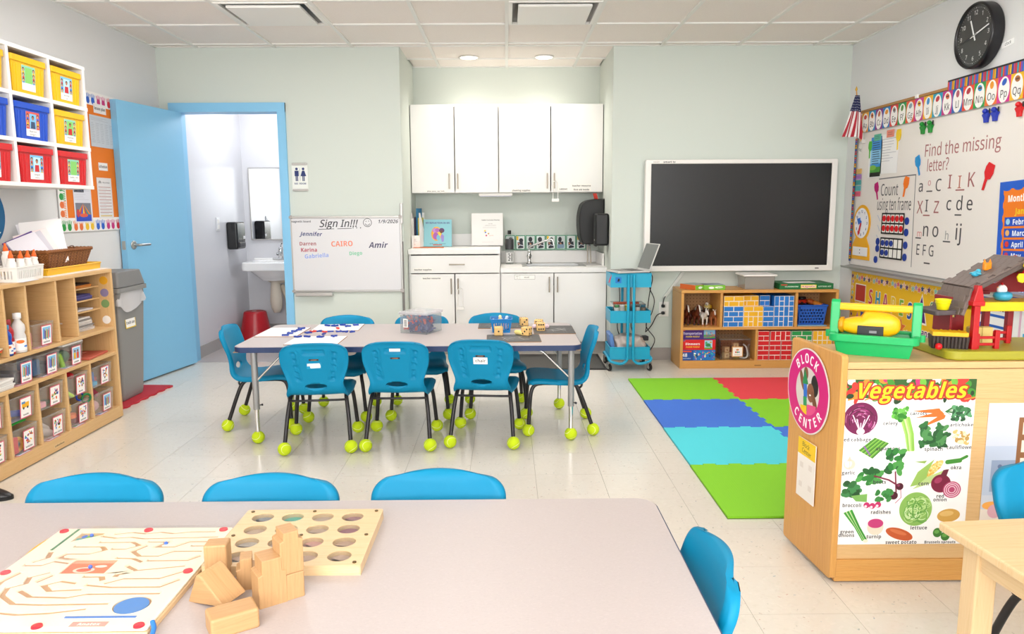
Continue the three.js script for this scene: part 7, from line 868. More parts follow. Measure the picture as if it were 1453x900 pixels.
{
  const sh = mat(0xd8342c, 0.45);
  const piece = (label, kind, shape, c, x, y, z, rot = [0, 0, 0]) => tag(obj('toy_piece', shape, mat(c, 0.45), scene, [x, y, z], rot), label, kind);
  const cap = (r, l) => new THREE.CapsuleGeometry(r, l, 6, 12), bx2 = (a, b, c) => box(a, b, c, 0.006);
  const D = 0.26;
  clearBin('top cubby beside the clear bottle', -3.715, 0.5525, 0.17, 0.115, 0.24, 2); clearBin('second row, beside the white paper pile', -3.535, 0.4035, 0.135, 0.11, D, 1); clearBin('second row, middle of three', -3.735, 0.4035, 0.19, 0.11, D, 0); clearBin('second row, with a white lid', -3.955, 0.4035, 0.175, 0.112, D, 3, true);
  const lows = [[-3.5, 0.19, 5, 4], [-3.735, 0.2, 7, 9], [-3.97, 0.19, 6, 8], [-4.215, 0.2, 4, 2]];
  lows.forEach(([z, w, ku, kl], i) => { const nth = ['first', 'second', 'third', 'fourth'][i]; clearBin(`upper bin of the ${nth} lower cubby`, z, 0.236, w, 0.115, D, ku); clearBin(`lower bin of the ${nth} lower cubby`, z, 0.0735, w, 0.125, D, kl); });
  clearBin('upper bin at the photo edge', -3.28, 0.236, 0.18, 0.115, D, 1); clearBin('lower bin at the photo edge', -3.28, 0.0735, 0.18, 0.125, D, 8);
  // some of what the bins hold
  const fx = SX - 0.07;
  [['blue toy tube lying in the upper bin of the first lower cubby', cap(0.016, 0.1), 0x2c5ad0, fx, 0.262, -3.5, [1.4, 0, 0.1]], ['dark toy tractor part in the upper bin of the first lower cubby', bx2(0.05, 0.04, 0.05), 0x3a3228, fx - 0.02, 0.262, -3.44], ['orange toy hook in the upper bin of the first lower cubby', cap(0.008, 0.04), 0xe87a1c, fx + 0.01, 0.265, -3.455, [0.8, 0, 0]],
    ['red toy truck cab in the lower bin of the first lower cubby', bx2(0.05, 0.08, 0.05), 0xd8202c, fx + 0.02, 0.12, -3.44], ['yellow toy wheel in the lower bin of the first lower cubby', new THREE.TorusGeometry(0.028, 0.01, 10, 24), 0xf2b81c, fx + 0.03, 0.118, -3.475, [0, 1.3, 0]], ['bright green board in the lower bin of the first lower cubby', bx2(0.14, 0.012, 0.15), 0x1cb038, fx - 0.05, 0.205, -3.5, [0, 0, 0.15]], ['teal toy piece in the lower bin of the first lower cubby', bx2(0.05, 0.03, 0.05), 0x2c9ab0, fx + 0.02, 0.095, -3.55],
    ['crimson toy rod in the upper bin of the second lower cubby', bx2(0.04, 0.1, 0.02), 0xb82038, fx, 0.3, -3.655], ['pale pink toy block in the upper bin of the second lower cubby', bx2(0.06, 0.03, 0.05), 0xe8a8b4, fx + 0.02, 0.26, -3.67], ['green toy strip in the upper bin of the second lower cubby', bx2(0.04, 0.02, 0.07), 0x5a8a6a, fx, 0.253, -3.75], ['white rolled paper bundle in the lower bin of the second lower cubby', cap(0.02, 0.12), 0xf0ece8, fx, 0.105, -3.72, [1.2, 0, 0]], ['second white rolled bundle in the lower bin of the second lower cubby', cap(0.018, 0.11), 0xe6e0dc, fx - 0.03, 0.13, -3.75, [1.0, 0.3, 0]],
    ['red toy ball in the upper bin of the third lower cubby', ball(0.026), 0xd8202c, fx - 0.02, 0.335, -3.92], ['second red toy piece in the upper bin of the third lower cubby', cap(0.016, 0.03), 0xc8182c, fx, 0.345, -3.98, [0, 0, 1.2]], ['lime green toy strip in the upper bin of the third lower cubby', cap(0.01, 0.08), 0xb8e01c, fx + 0.04, 0.262, -3.9, [1.0, 0, 0]], ['magenta toy piece in the upper bin of the third lower cubby', bx2(0.04, 0.04, 0.04), 0xb82c8a, fx - 0.04, 0.27, -3.99],
    ['orange toy disc in the lower bin of the third lower cubby', cyl(0.04, 0.04, 0.02, 24), 0xf2782c, fx + 0.01, 0.13, -3.93], ['yellow toy block in the lower bin of the third lower cubby', bx2(0.04, 0.04, 0.05), 0xf2c21c, fx, 0.17, -3.93], ['crimson toy block in the lower bin of the third lower cubby', bx2(0.06, 0.04, 0.05), 0xa83048, fx, 0.098, -3.99], ['blue toy ring chain above the lower bin of the third lower cubby', new THREE.TorusGeometry(0.02, 0.005, 8, 20), 0x2c50c8, fx + 0.03, 0.215, -4.02, [0, 1.2, 0]], ['green toy ring at the rim of the third lower cubby', new THREE.TorusGeometry(0.024, 0.006, 8, 20), 0x1c7a3c, fx + 0.05, 0.2, -4.045, [0.3, 1.0, 0]],
    ['blue toy car in the upper bin of the fourth lower cubby', bx2(0.06, 0.06, 0.07), 0x1c6ac0, fx, 0.29, -4.145], ['turquoise toy car in the upper bin of the fourth lower cubby', bx2(0.06, 0.025, 0.06), 0x28a8d8, fx + 0.01, 0.253, -4.16], ['red toy car at the back of the upper bin in the fourth lower cubby', bx2(0.05, 0.03, 0.05), 0xc83030, fx - 0.04, 0.255, -4.26], ['pink cotton ball pack in the lower bin of the fourth lower cubby', new THREE.SphereGeometry(0.05, 18, 14).scale(1, 0.7, 1.1), 0xe4b4b8, fx - 0.01, 0.12, -4.17], ['crimson toy in the lower bin of the fourth lower cubby', cap(0.018, 0.06), 0xa82c48, fx - 0.02, 0.2, -4.22, [0.4, 0, 0.6]],
    ['bright green toy strip in the lidded second row bin', cap(0.014, 0.06), 0x9ad02c, fx + 0.02, 0.44, -3.895, [0.4, 0, 0]], ['dark green cloth roll in the lidded second row bin', cap(0.035, 0.06), 0x2c7a4c, fx - 0.03, 0.445, -3.965, [1.57, 0, 0]], ['blue marker box in the middle second row bin', bx2(0.08, 0.08, 0.06), 0x1c5a8a, fx - 0.01, 0.45, -3.675], ['dark pencil case in the middle second row bin', bx2(0.12, 0.05, 0.08), 0x3a3e48, fx - 0.02, 0.435, -3.77], ['dark brush bundle in the second row bin beside the paper pile', bx2(0.12, 0.05, 0.08), 0x4c4a50, fx - 0.02, 0.436, -3.53],
    ['pink eraser block in the top cubby bin', bx2(0.04, 0.07, 0.03), 0xe89a9c, fx, 0.592, -3.665], ['navy crayon box in the top cubby bin', bx2(0.04, 0.06, 0.03), 0x3a4478, fx, 0.59, -3.638]].forEach(([l, s, c, x, y, z, r]) => piece(l, 'toy', s, c, x, y, z, r));
  // little picture cards lying on the shelf lips
  [[-3.5, 0.0735], [-3.735, 0.0735], [-3.97, 0.0735], [-4.215, 0.0735], [-3.54, 0.4025], [-3.735, 0.4025], [-3.93, 0.4025], [-3.715, 0.5515]].forEach(([z, y], i) => { const a = art(60, 40, (g, w, h) => { rect(g, '#d86a80', 0, 0, w, h); rect(g, '#eef0f4', 3, 3, w - 6, h - 6); rect(g, ['#4a90c8', '#c85a4c', '#5aa06a'][i % 3], 8, 8, 18, 22); lines(g, 30, 14, 22, 3, 7, '#555'); }); tag(obj('picture_tag', sheetGeo(0.1, 0.045, 0.001, a), a.A.m, scene, [SX - 0.028, y + 0.001, z + 0.02], [-Math.PI / 2, 0, Math.PI / 2]), `small printed card lying on the shelf lip before the ${['first lower cubby', 'second lower cubby', 'third lower cubby', 'fourth lower cubby', 'bin beside the paper pile', 'middle second row bin', 'lidded second row bin', 'top cubby bin'][i]}`, 'card'); });
  // bottles, papers
  const bottle = (label, x, z, c, capc, clear, h = 0.15) => { const t = thing('paint_bottle', label, 'bottle', [x, 0.5515, z]); if (!clear) t.scale.set(0.72, 1, 0.72); obj('body', lathe([[0.001, 0], [0.028, 0], [0.03, 0.006], [0.03, h * 0.42], [0.025, h * 0.5], [0.03, h * 0.58], [0.028, h * 0.7], [0.013, h * 0.82], [0.013, h * 0.86]], 28), clear ? mat(0xf8f5f3, 0.3, { transmission: 0.3, thickness: 0 }) : mat(c, 0.3), t); obj('cap', lathe([[0.001, h * 0.86], [0.018, h * 0.86], [0.018, h * 1.0], [0.001, h * 1.01]], 24), mat(capc, 0.4), t); const a = art(120, 50, (g, w, hh) => { rect(g, '#f6f2f0', 0, 0, w, hh); oval(g, '#e8762c', 30, 14, 22, 7); oval(g, '#c82c8a', 84, 26, 10, 8); oval(g, '#f2c21c', 96, 30, 8, 6); oval(g, '#3a7ad0', 60, 34, 14, 4); }); const lg = new THREE.CylinderGeometry(0.0306, 0.0306, h * 0.3, 28, 1, true); { const uv = lg.attributes.uv; for (let i = 0; i < uv.count; i++) uv.setXY(i, ...auv(a, 0.01 + 0.98 * ((uv.getX(i) * 2) % 1), 0.02 + 0.96 * uv.getY(i))); } obj('label_wrap', lg, a.A.m, t, [0, h * 0.22, 0]); };
  bottle('clear white-capped glue bottle in the top cubby', SX - 0.033, -3.554, 0xffffff, 0xf6f4f2, true, 0.19); bottle('red paint bottle behind the clear bottle', SX - 0.047, -3.505, 0xb81c28, 0xa83038, false, 0.165); bottle('blue paint bottle left of the clear bottle', SX - 0.032, -3.466, 0x1c4cb0, 0x3a90c0, false, 0.145);
  const cp = thing('paper_stack', 'fan of brightly coloured craft papers at the photo edge', 'paper', [SX - 0.1, 0.5515, -3.35]); ['#e8d22c', '#8a2c4c', '#3a9a3c', '#e8702c', '#c8443c', '#f2e4c0'].forEach((c, i) => obj('sheet_layer', box(0.14, 0.005, 0.1), mat(new THREE.Color(c).getHex(), 0.7), cp, [0.006 * i, 0.004 + 0.0075 * i, 0.003 * (i % 3)], [0, 0.06 * i, 0.03]));
  const wp = thing('paper_stack', 'thick pile of white cards on the second row at the photo edge', 'paper', [SX - 0.11, 0.4025, -3.375]); for (let i = 0; i < 6; i++) obj('sheet_layer', box(0.2, 0.0075, 0.15, 0.001), mat(i % 2 ? 0xf2eeea : 0xe4dfda, 0.7), wp, [0.004 * (i % 3), 0.004 + 0.008 * i, 0.003 * (i % 2)], [0, 0.02 * i, 0]);
  const mz = thing('card_rack', 'white rack of upright cards above the white card pile', 'rack', [SX - 0.14, 0.452, -3.4]); for (let i = 0; i < 6; i++) obj('card', box(0.1, 0.055, 0.004), mat(i % 2 ? 0x3a3a3e : 0xf0ecea, 0.6), mz, [0, 0.028, -0.04 + 0.018 * i], [0, 0, 0.0]);
  tag(obj('red_folder', box(0.22, 0.012, 0.24, 0.003), mat(0xc8604c, 0.6), scene, [SX - 0.13, 0.409, -4.2], [0, 0.1, 0]), 'flat red folder on the second row right of the bins', 'folder'); tag(obj('brown_folder', box(0.16, 0.01, 0.16, 0.003), mat(0xa85a40, 0.6), scene, [SX - 0.2, 0.4205, -4.18], [0, -0.2, 0]), 'brown folder lying on the flat red folder', 'folder');
}
// on top of the left shelf
{
  const ty = 0.888;
  tag(obj('white_paper', box(0.3, 0.002, 0.62), M.paper, scene, [-2.475, ty + 0.001, -4.12], [0, 0.03, 0]), 'large white paper under the yellow tray', 'paper');
  const tr = thing('art_tray', 'shallow yellow plastic tray under the wicker basket', 'tray', [-2.495, ty + 0.0022, -4.14], 0.03), yl = mat(0xf4ba10, 0.35); { const w = 0.24, d = 0.54, h = 0.034; obj('tray_floor', box(w, 0.004, d), yl, tr, [0, 0.002, 0]); for (const s of [-1, 1]) { obj('tray_wall', box(0.005, h, d, 0.002), yl, tr, [s * w / 2, h / 2, 0], [0, 0, -0.2 * s]); obj('tray_wall', box(w, h, 0.005, 0.002), yl, tr, [0, h / 2, s * d / 2], [0.2 * s, 0, 0]); } obj('tray_rim', tube([[-w / 2 - 0.006, h, -d / 2 - 0.006], [w / 2 + 0.006, h, -d / 2 - 0.006], [w / 2 + 0.006, h, d / 2 + 0.006], [-w / 2 - 0.006, h, d / 2 + 0.006]], 0.004, 80, 8, true, 0), yl, tr); }
  const wk = mat(0xffffff, 0.7, { map: T.wicker, bumpMap: T.wickerBump, bumpScale: 0.004 }), bk = thing('wicker_basket', 'brown woven wicker basket filled with white papers and folders', 'basket', [-2.5, ty + 0.008, -4.13], LW + 0.04);
  { const w0 = 0.36, d0 = 0.17, w1 = 0.44, d1 = 0.23, h = 0.115; const side = (a, b2) => { const g = extrude([[-a / 2, 0], [a / 2, 0], [b2 / 2, h], [-b2 / 2, h]], 0.008); g.translate(0, 0, -0.004); return metreUV(g, 0, 0, 0); }; obj('woven_side', moved(side(w0, w1), 0, 0, d0 / 2, 0.25, 0, 0), wk, bk); obj('woven_side', moved(side(w0, w1), 0, 0, -d0 / 2, -0.25, 0, 0), wk, bk); obj('woven_side', moved(moved(side(d0, d1), 0, 0, 0, 0, Math.PI / 2, 0), w0 / 2, 0, 0, 0, 0, -0.33), wk, bk); obj('woven_side', moved(moved(side(d0, d1), 0, 0, 0, 0, Math.PI / 2, 0), -w0 / 2, 0, 0, 0, 0, 0.33), wk, bk); obj('woven_base', box(w0, 0.006, d0), wk, bk, [0, 0.003, 0]); const rp = [[-w1 / 2, h, -d1 / 2], [w1 / 2, h, -d1 / 2], [w1 / 2, h, d1 / 2], [-w1 / 2, h, d1 / 2]]; const rg = tube(rp, 0.009, 160, 10, true, 0); { const p = rg.attributes.position, n = rg.attributes.normal; for (let i = 0; i < p.count; i++) { const k = 0.002 * Math.sin(p.getX(i) * 300 + p.getZ(i) * 300); p.setXYZ(i, p.getX(i) + n.getX(i) * k, p.getY(i) + n.getY(i) * k, p.getZ(i) + n.getZ(i) * k); } rg.computeVertexNormals(); } obj('braided_rim', rg, mat(0x8a5428, 0.7), bk); obj('loop_handle', tube([[-0.03, h, d1 / 2 + 0.004], [-0.018, h + 0.02, d1 / 2 + 0.006], [0.018, h + 0.02, d1 / 2 + 0.006], [0.03, h, d1 / 2 + 0.004]], 0.0025, 20, 8), mat(0x5a3418, 0.6), bk); }
  const leaf = (name, label, cat, w, h, th, c, pos, rot) => { const o = tag(obj(name, box(w, h, th, 0.001), mat(c, 0.6), scene, pos), label, cat); o.rotation.order = 'YXZ'; o.rotation.set(...rot); };
  leaf('paper_sheaf', 'large white paper sheaf leaning out of the wicker basket', 'paper', 0.2, 0.25, 0.012, 0xf6f3f2, [-2.507, ty + 0.168, -4.1], [-0.45, 0.45, 0.12]); leaf('paper_sheet', 'second white sheet standing behind the large sheaf', 'paper', 0.2, 0.26, 0.004, 0xeeebee, [-2.525, ty + 0.162, -4.13], [-0.42, 0.55, 0.2]);
  leaf('pink_paper', 'pale pink paper in the left part of the wicker basket', 'paper', 0.17, 0.22, 0.006, 0xf4e2e0, [-2.5, ty + 0.13, -4.05], [-0.5, 0.75, 0.3]); leaf('binder', 'white binder with a purple edge leaning left in the wicker basket', 'binder', 0.15, 0.2, 0.02, 0xe6e2ea, [-2.512, ty + 0.115, -4.0], [-0.5, 0.75, 0.42]); leaf('purple_folder', 'purple folder leaning at the left end of the wicker basket', 'folder', 0.16, 0.2, 0.008, 0x5a3a8c, [-2.528, ty + 0.118, -4.005], [-0.5, 0.75, 0.46]); leaf('grey_folder', 'pale grey folder between the papers in the wicker basket', 'folder', 0.16, 0.21, 0.005, 0xcfcbd4, [-2.508, ty + 0.12, -4.03], [-0.5, 0.75, 0.36]);
  // white open basket with glue bottles
  const wb = thing('open_basket', 'small white slotted plastic basket holding glue bottles', 'basket', [-2.38, ty + 0.001, -3.655], LW + 0.1), w = 0.25, d = 0.13, h = 0.068; const slots = (a, n) => { const s = new THREE.Shape([[-a / 2 + 0.006, 0], [a / 2 - 0.006, 0], [a / 2, h], [-a / 2, h]].map((p) => new THREE.Vector2(...p))); for (let i = 0; i < n; i++) { const x = -a / 2 + 0.02 + (i + 0.5) * (a - 0.04) / n, q = new THREE.Path(); q.moveTo(x - 0.004, 0.014); q.lineTo(x + 0.004, 0.014); q.lineTo(x + 0.004, 0.052); q.lineTo(x - 0.004, 0.052); s.holes.push(q); } const g = new THREE.ExtrudeGeometry(s, { depth: 0.003, bevelEnabled: false }); g.translate(0, 0, -0.0015); return g; };
  for (const s of [-1, 1]) { obj('slotted_side', slots(w, 13), M.white, wb, [0, 0, s * (d / 2 - 0.006)], [0.08 * s, 0, 0]); obj('slotted_side', slots(d, 6), M.white, wb, [s * (w / 2 - 0.006), 0, 0], [0, Math.PI / 2, 0]); } obj('bottom', box(w - 0.014, 0.003, d - 0.014), M.white, wb, [0, 0.0015, 0]); obj('rim', tube([[-w / 2, h, -d / 2], [w / 2, h, -d / 2], [w / 2, h, d / 2], [-w / 2, h, d / 2]], 0.0035, 60, 8, true, 0), M.white, wb);
  const gl = (label, x, z, y, tilt) => { const t = thing('glue_bottle', label, 'bottle', [x, ty + 0.005 + y, z], 0, 'white glue bottles in the open basket'); t.rotation.set(tilt, 0.3, 0.05); obj('body', lathe([[0.001, 0], [0.02, 0], [0.022, 0.005], [0.022, 0.075], [0.016, 0.09], [0.017, 0.094], [0.017, 0.102], [0.001, 0.103]], 24), M.white, t); obj('orange_nozzle', lathe([[0.001, 0.102], [0.012, 0.102], [0.011, 0.115], [0.006, 0.128], [0.004, 0.14], [0.001, 0.141]], 20), mat(0xf2691c, 0.4), t); };
  gl('glue bottle at the right end of the white basket', -2.36, -3.75, 0.002, -0.25); gl('glue bottle second from the right in the white basket', -2.355, -3.695, 0.0, -0.22); gl('glue bottle in the middle of the white basket', -2.35, -3.632, 0.0, -0.22); gl('glue bottle at the left of the white basket', -2.355, -3.582, 0.004, -0.1); gl('glue bottle standing tallest at the back of the white basket', -2.425, -3.668, 0.035, 0.0);
  tag(obj('paper_scrap', merged([moved(box(0.08, 0.0015, 0.16), 0, 0, 0)]), mat(0xe4e6ee, 0.6), scene, [-2.335, ty + 0.001, -3.62], [0, 0.12, 0]), 'white paper slip lying before the white basket', 'paper');
  [0xc81c7a, 0xd8202c, 0x8ac82c, 0x1c4cc8, 0xf2c21c, 0x1c6cc8, 0xe8442c].forEach((c, i) => { const t = thing('linking_cube', `${['magenta', 'red', 'lime', 'dark blue', 'yellow', 'blue', 'orange red'][i]} linking cube in the upright stick at the photo edge`, 'cube', [-2.36, ty + 0.0255 * i, -3.405], 0.2, 'stacked linking cubes'); obj('cube_body', moved(box(0.025, 0.025, 0.025, 0.003), 0, 0.0125, 0), mat(c, 0.4), t); obj('knob', moved(cyl(0.006, 0.006, 0.005, 12), 0, 0.0275, 0), mat(c, 0.4), t); });
  const sg = art(90, 90, (g, w2, h2) => { rect(g, '#d8607c', 0, 0, w2, h2); rect(g, '#faf6f2', 5, 5, w2 - 10, h2 - 10); text(g, 'art', w2 / 2, 40, 26, '#333'); lines(g, 20, 62, 50, 2, 10, '#777'); }); tag(obj('picture_tag', sheetGeo(0.08, 0.08, 0.002, sg), sg.A.m, scene, [-2.36, ty + 0.226, -3.385], [0, 0.5, 0]), 'small red-edged card standing on the linking cube stick', 'card');
}
// trash can, red mat, shoe
{
  const g0 = mat(0x8d8c8a, 0.5), t = thing('trash_can', 'tall grey plastic trash can with a white liner beside the blue door', 'trash can', [-2.525, 0.0135, -4.81]);
  const frus = (wx0, wz0, wx1, wz1, h, r = 0.02) => { const g = new RoundedBoxGeometry(1, 1, 1, 3, 0.06), p = g.attributes.position; for (let i = 0; i < p.count; i++) { const k = p.getY(i) + 0.5; p.setXYZ(i, p.getX(i) * (wx0 + (wx1 - wx0) * k), k * h, p.getZ(i) * (wz0 + (wz1 - wz0) * k)); } g.computeVertexNormals(); return g; };
  obj('body', frus(0.16, 0.27, 0.235, 0.345, 0.72), g0, t); obj('rim_band', moved(frus(0.262, 0.37, 0.262, 0.37, 0.03), 0, 0.7, 0), g0, t); obj('hood', moved(frus(0.25, 0.355, 0.215, 0.3, 0.1), 0, 0.73, 0), mat(0x7f7e7d, 0.5), t);
  const a = art(170, 90, (g, w, h) => { rect(g, '#ecc81c', 0, 0, w, h); rect(g, '#faf8f4', 8, 8, w - 16, h - 16); text(g, 'trash can', w / 2, h / 2, 34, '#1c1c20', { style: 'bold', sx: 0.92 }); }); obj('word_card', sheetGeo(0.13, 0.07, 0.001, a), a.A.m, t, [0.108, 0.5, 0.03], [0, LW, 0.0]).rotateX(-0.05);
  const bag = new THREE.CylinderGeometry(1, 1, 1, 60, 8, true); { const p = bag.attributes.position; for (let i = 0; i < p.count; i++) { const v = 0.5 - p.getY(i), an = Math.atan2(p.getZ(i), p.getX(i)), q = (k) => Math.sign(k) * Math.pow(Math.abs(k), 0.45); const dr = 1 + v * 0.06 + v * 0.07 * Math.sin(an * 9 + 1) + 0.035 * v * Math.sin(an * 23), len = 0.07 + 0.045 * Math.sin(an * 2 + 1.1) + 0.012 * Math.sin(an * 7); p.setXYZ(i, q(Math.cos(an)) * 0.124 * dr, 0.7 - v * len, q(Math.sin(an)) * 0.18 * dr); } bag.computeVertexNormals(); } obj('bag_liner', bag, mat(0xf0eef0, 0.35, { transmission: 0.4, thickness: 0, side: THREE.DoubleSide }), t);
  const e = [[-0.135, -0.3], [0.12, -0.32]]; const pts = [[-0.13, -0.32], [0.11, -0.32]]; for (let i = 0; i < 12; i++) { const s = -0.32 + 0.64 * (i + 0.5) / 12; pts.push([0.12 + (i % 2 ? 0.012 : 0), s - 0.018], [0.12 + (i % 2 ? 0.012 : 0), s + 0.018]); } pts.push([0.11, 0.32], [-0.13, 0.32]); const fm = extrude(pts, 0.0095, 0.001); fm.rotateX(-Math.PI / 2); tag(obj('foam_mat', fm, mat(0xb82434, 0.75, { bumpMap: T.foamBump, bumpScale: 0.001 }), scene, [-2.49, 0.0012, -4.84], [0, -0.06, 0]), 'red foam mat piece lying under the grey trash can', 'mat');
  const sh = thing('black_shoe', 'black rounded shoe tip at the left photo edge on the floor', 'shoe', [-2.17, 0, -3.09], 1.5); const sg = new THREE.SphereGeometry(1, 28, 18); { const p = sg.attributes.position; for (let i = 0; i < p.count; i++) { const z = p.getZ(i); p.setXYZ(i, p.getX(i) * 0.042 * (1 - 0.12 * z * z), Math.max(0.008, 0.012 + p.getY(i) * 0.042 * (1 - 0.35 * Math.max(0, z))), z * 0.115); } sg.computeVertexNormals(); } obj('upper', sg, mat(0x17161a, 0.35), sh, [0, 0, -0.07]); obj('sole', moved(new THREE.CylinderGeometry(1, 1, 1, 40).scale(0.044, 0.014, 0.118), 0, 0.007, -0.07), mat(0x0c0c0e, 0.6), sh);
}
// ---------- bathroom ----------
{
  const por = mat(0xf4f3f2, 0.15), s = thing('bathroom_sink', 'white wall-hung porcelain sink in the bathroom beyond the blue door', 'sink', [-2.23, 0.735, BZ]);
  const bowl = extrude(roundRect(0.5, 0.42, 0.05), 0.06, 0.012, [(() => { const p = new THREE.Path(); p.absellipse(0, -0.02, 0.18, 0.13, 0, Math.PI * 2, true); return p; })()], 16); bowl.rotateX(-Math.PI / 2); obj('basin_rim', bowl, por, s, [0, -0.068, 0.215]);
  obj('basin_bowl', lathe([[0.001, -0.13], [0.06, -0.128], [0.14, -0.09], [0.19, -0.01], [0.2, 0]], 40).scale(1, 1, 0.74), mat(0xf0efee, 0.15, { side: THREE.DoubleSide }), s, [0, -0.055, 0.235]); obj('basin_underside', (() => { const g = new THREE.CylinderGeometry(0.24, 0.12, 0.1, 32); g.scale(1, 1, 0.8); return g; })(), por, s, [0, -0.13, 0.2]); obj('splash_back', box(0.5, 0.03, 0.03, 0.008), por, s, [0, 0.006, 0.018]);
  const f = thing('bathroom_faucet', 'chrome single lever faucet on the bathroom sink', 'faucet', [-2.2, 0.741, BZ + 0.075]); obj('base', moved(box(0.16, 0.02, 0.05, 0.009), 0, 0.01, 0), M.chrome, f); obj('body', lathe([[0.001, 0.015], [0.024, 0.015], [0.022, 0.08], [0.026, 0.09], [0.02, 0.12], [0.001, 0.125]], 24), M.chrome, f); obj('spout', tube([[0, 0.06, 0.01], [0, 0.075, 0.05], [0, 0.07, 0.1], [0, 0.055, 0.11]], 0.011, 20, 10), M.chrome, f); obj('lever', tube([[0, 0.12, 0], [0.01, 0.145, 0.02], [0.03, 0.16, 0.06]], 0.006, 12, 8), M.chrome, f);
  const tp = thing('trap_cover', 'cream padded pipe cover hanging under the bathroom sink', 'pipe cover', [-2.24, 0.2, BZ + 0.16]); obj('main_sleeve', lathe([[0.001, 0.0], [0.03, 0.004], [0.05, 0.05], [0.058, 0.12], [0.048, 0.24], [0.04, 0.33], [0.001, 0.335]], 28), mat(0xd8cdbc, 0.55), tp, [0, 0.03, 0]); obj('side_sleeve', tube([[0.02, 0.34, 0], [0.1, 0.36, -0.02], [0.16, 0.4, -0.06]], 0.03, 24, 12), mat(0xcfc4b2, 0.55), tp); obj('side_sleeve', tube([[-0.02, 0.34, 0], [-0.07, 0.36, -0.03], [-0.1, 0.41, -0.07]], 0.024, 24, 12), mat(0xcfc4b2, 0.55), tp); obj('rear_sleeve', tube([[0.05, 0.3, -0.03], [0.09, 0.15, -0.06], [0.09, 0.0, -0.07]], 0.026, 20, 12), mat(0xc8bca8, 0.55), tp); obj('collar', moved(cyl(0.042, 0.042, 0.03, 24), 0, 0.365, 0), mat(0x4a4a4a, 0.4), tp);
  const mi = thing('bathroom_mirror', 'rectangular bathroom mirror above the white sink', 'mirror', [-2.2, 1.28, BZ + 0.001]); obj('glass', box(0.58, 0.68, 0.006), mat(0xe8ebec, 0.02, { metalness: 1 }), mi, [0, 0, 0.006]); for (const x of [-0.295, 0.295]) obj('frame_edge', box(0.012, 0.7, 0.016, 0.003), M.alu, mi, [x, 0, 0.008]); for (const y of [-0.345, 0.345]) obj('frame_edge', box(0.59, 0.012, 0.016, 0.003), M.alu, mi, [0, y, 0.008]);
  const sd = thing('soap_dispenser', 'black soap dispenser on the white bathroom side wall', 'dispenser', [BX0 + 0.001, 0.99, -7.02], LW); obj('housing', box(0.22, 0.25, 0.1, 0.018), mat(0x141416, 0.18), sd, [0, 0, 0.05]); obj('lower_bar', box(0.16, 0.05, 0.02, 0.008), mat(0x202022, 0.3), sd, [0.0, -0.085, 0.1]); const dl = art(40, 20, (g, w, h) => { rect(g, '#f0f0f0', 0, 0, w, h); lines(g, 6, 7, 26, 2, 6, '#555'); }); obj('label_strip', sheetGeo(0.05, 0.026, 0.001, dl), dl.A.m, sd, [0.07, -0.02, 0.1012]);
  const sw = thing('light_switch', 'white double light switch on the bathroom side wall', 'switch', [BX0 + 0.001, 1.1, -6.72], LW); obj('plate', box(0.075, 0.12, 0.006, 0.003), mat(0xe8e8ea, 0.3), sw, [0, 0, 0.003]); for (const y of [0.024, -0.024]) obj('rocker', box(0.034, 0.036, 0.008, 0.003), M.white, sw, [0, y, 0.007]);
  const st = thing('step_stool', 'red round plastic step stool standing under the bathroom sink', 'stool', [-2.4, 0.0015, -7.1]); obj('shell', lathe([[0.001, 0.27], [0.088, 0.27], [0.1, 0.264], [0.106, 0.25], [0.15, 0.02], [0.158, 0.0], [0.15, 0.0], [0.1, 0.24], [0.001, 0.25]], 48), mat(0xb0101e, 0.3), st); obj('grip_pad', lathe([[0.001, 0.2712], [0.075, 0.2712], [0.08, 0.2705]], 40), mat(0x9c0e1a, 0.5), st); obj('badge', box(0.04, 0.002, 0.025), mat(0xb4a8a0, 0.5), st, [0, 0.2725, 0.02]);
}
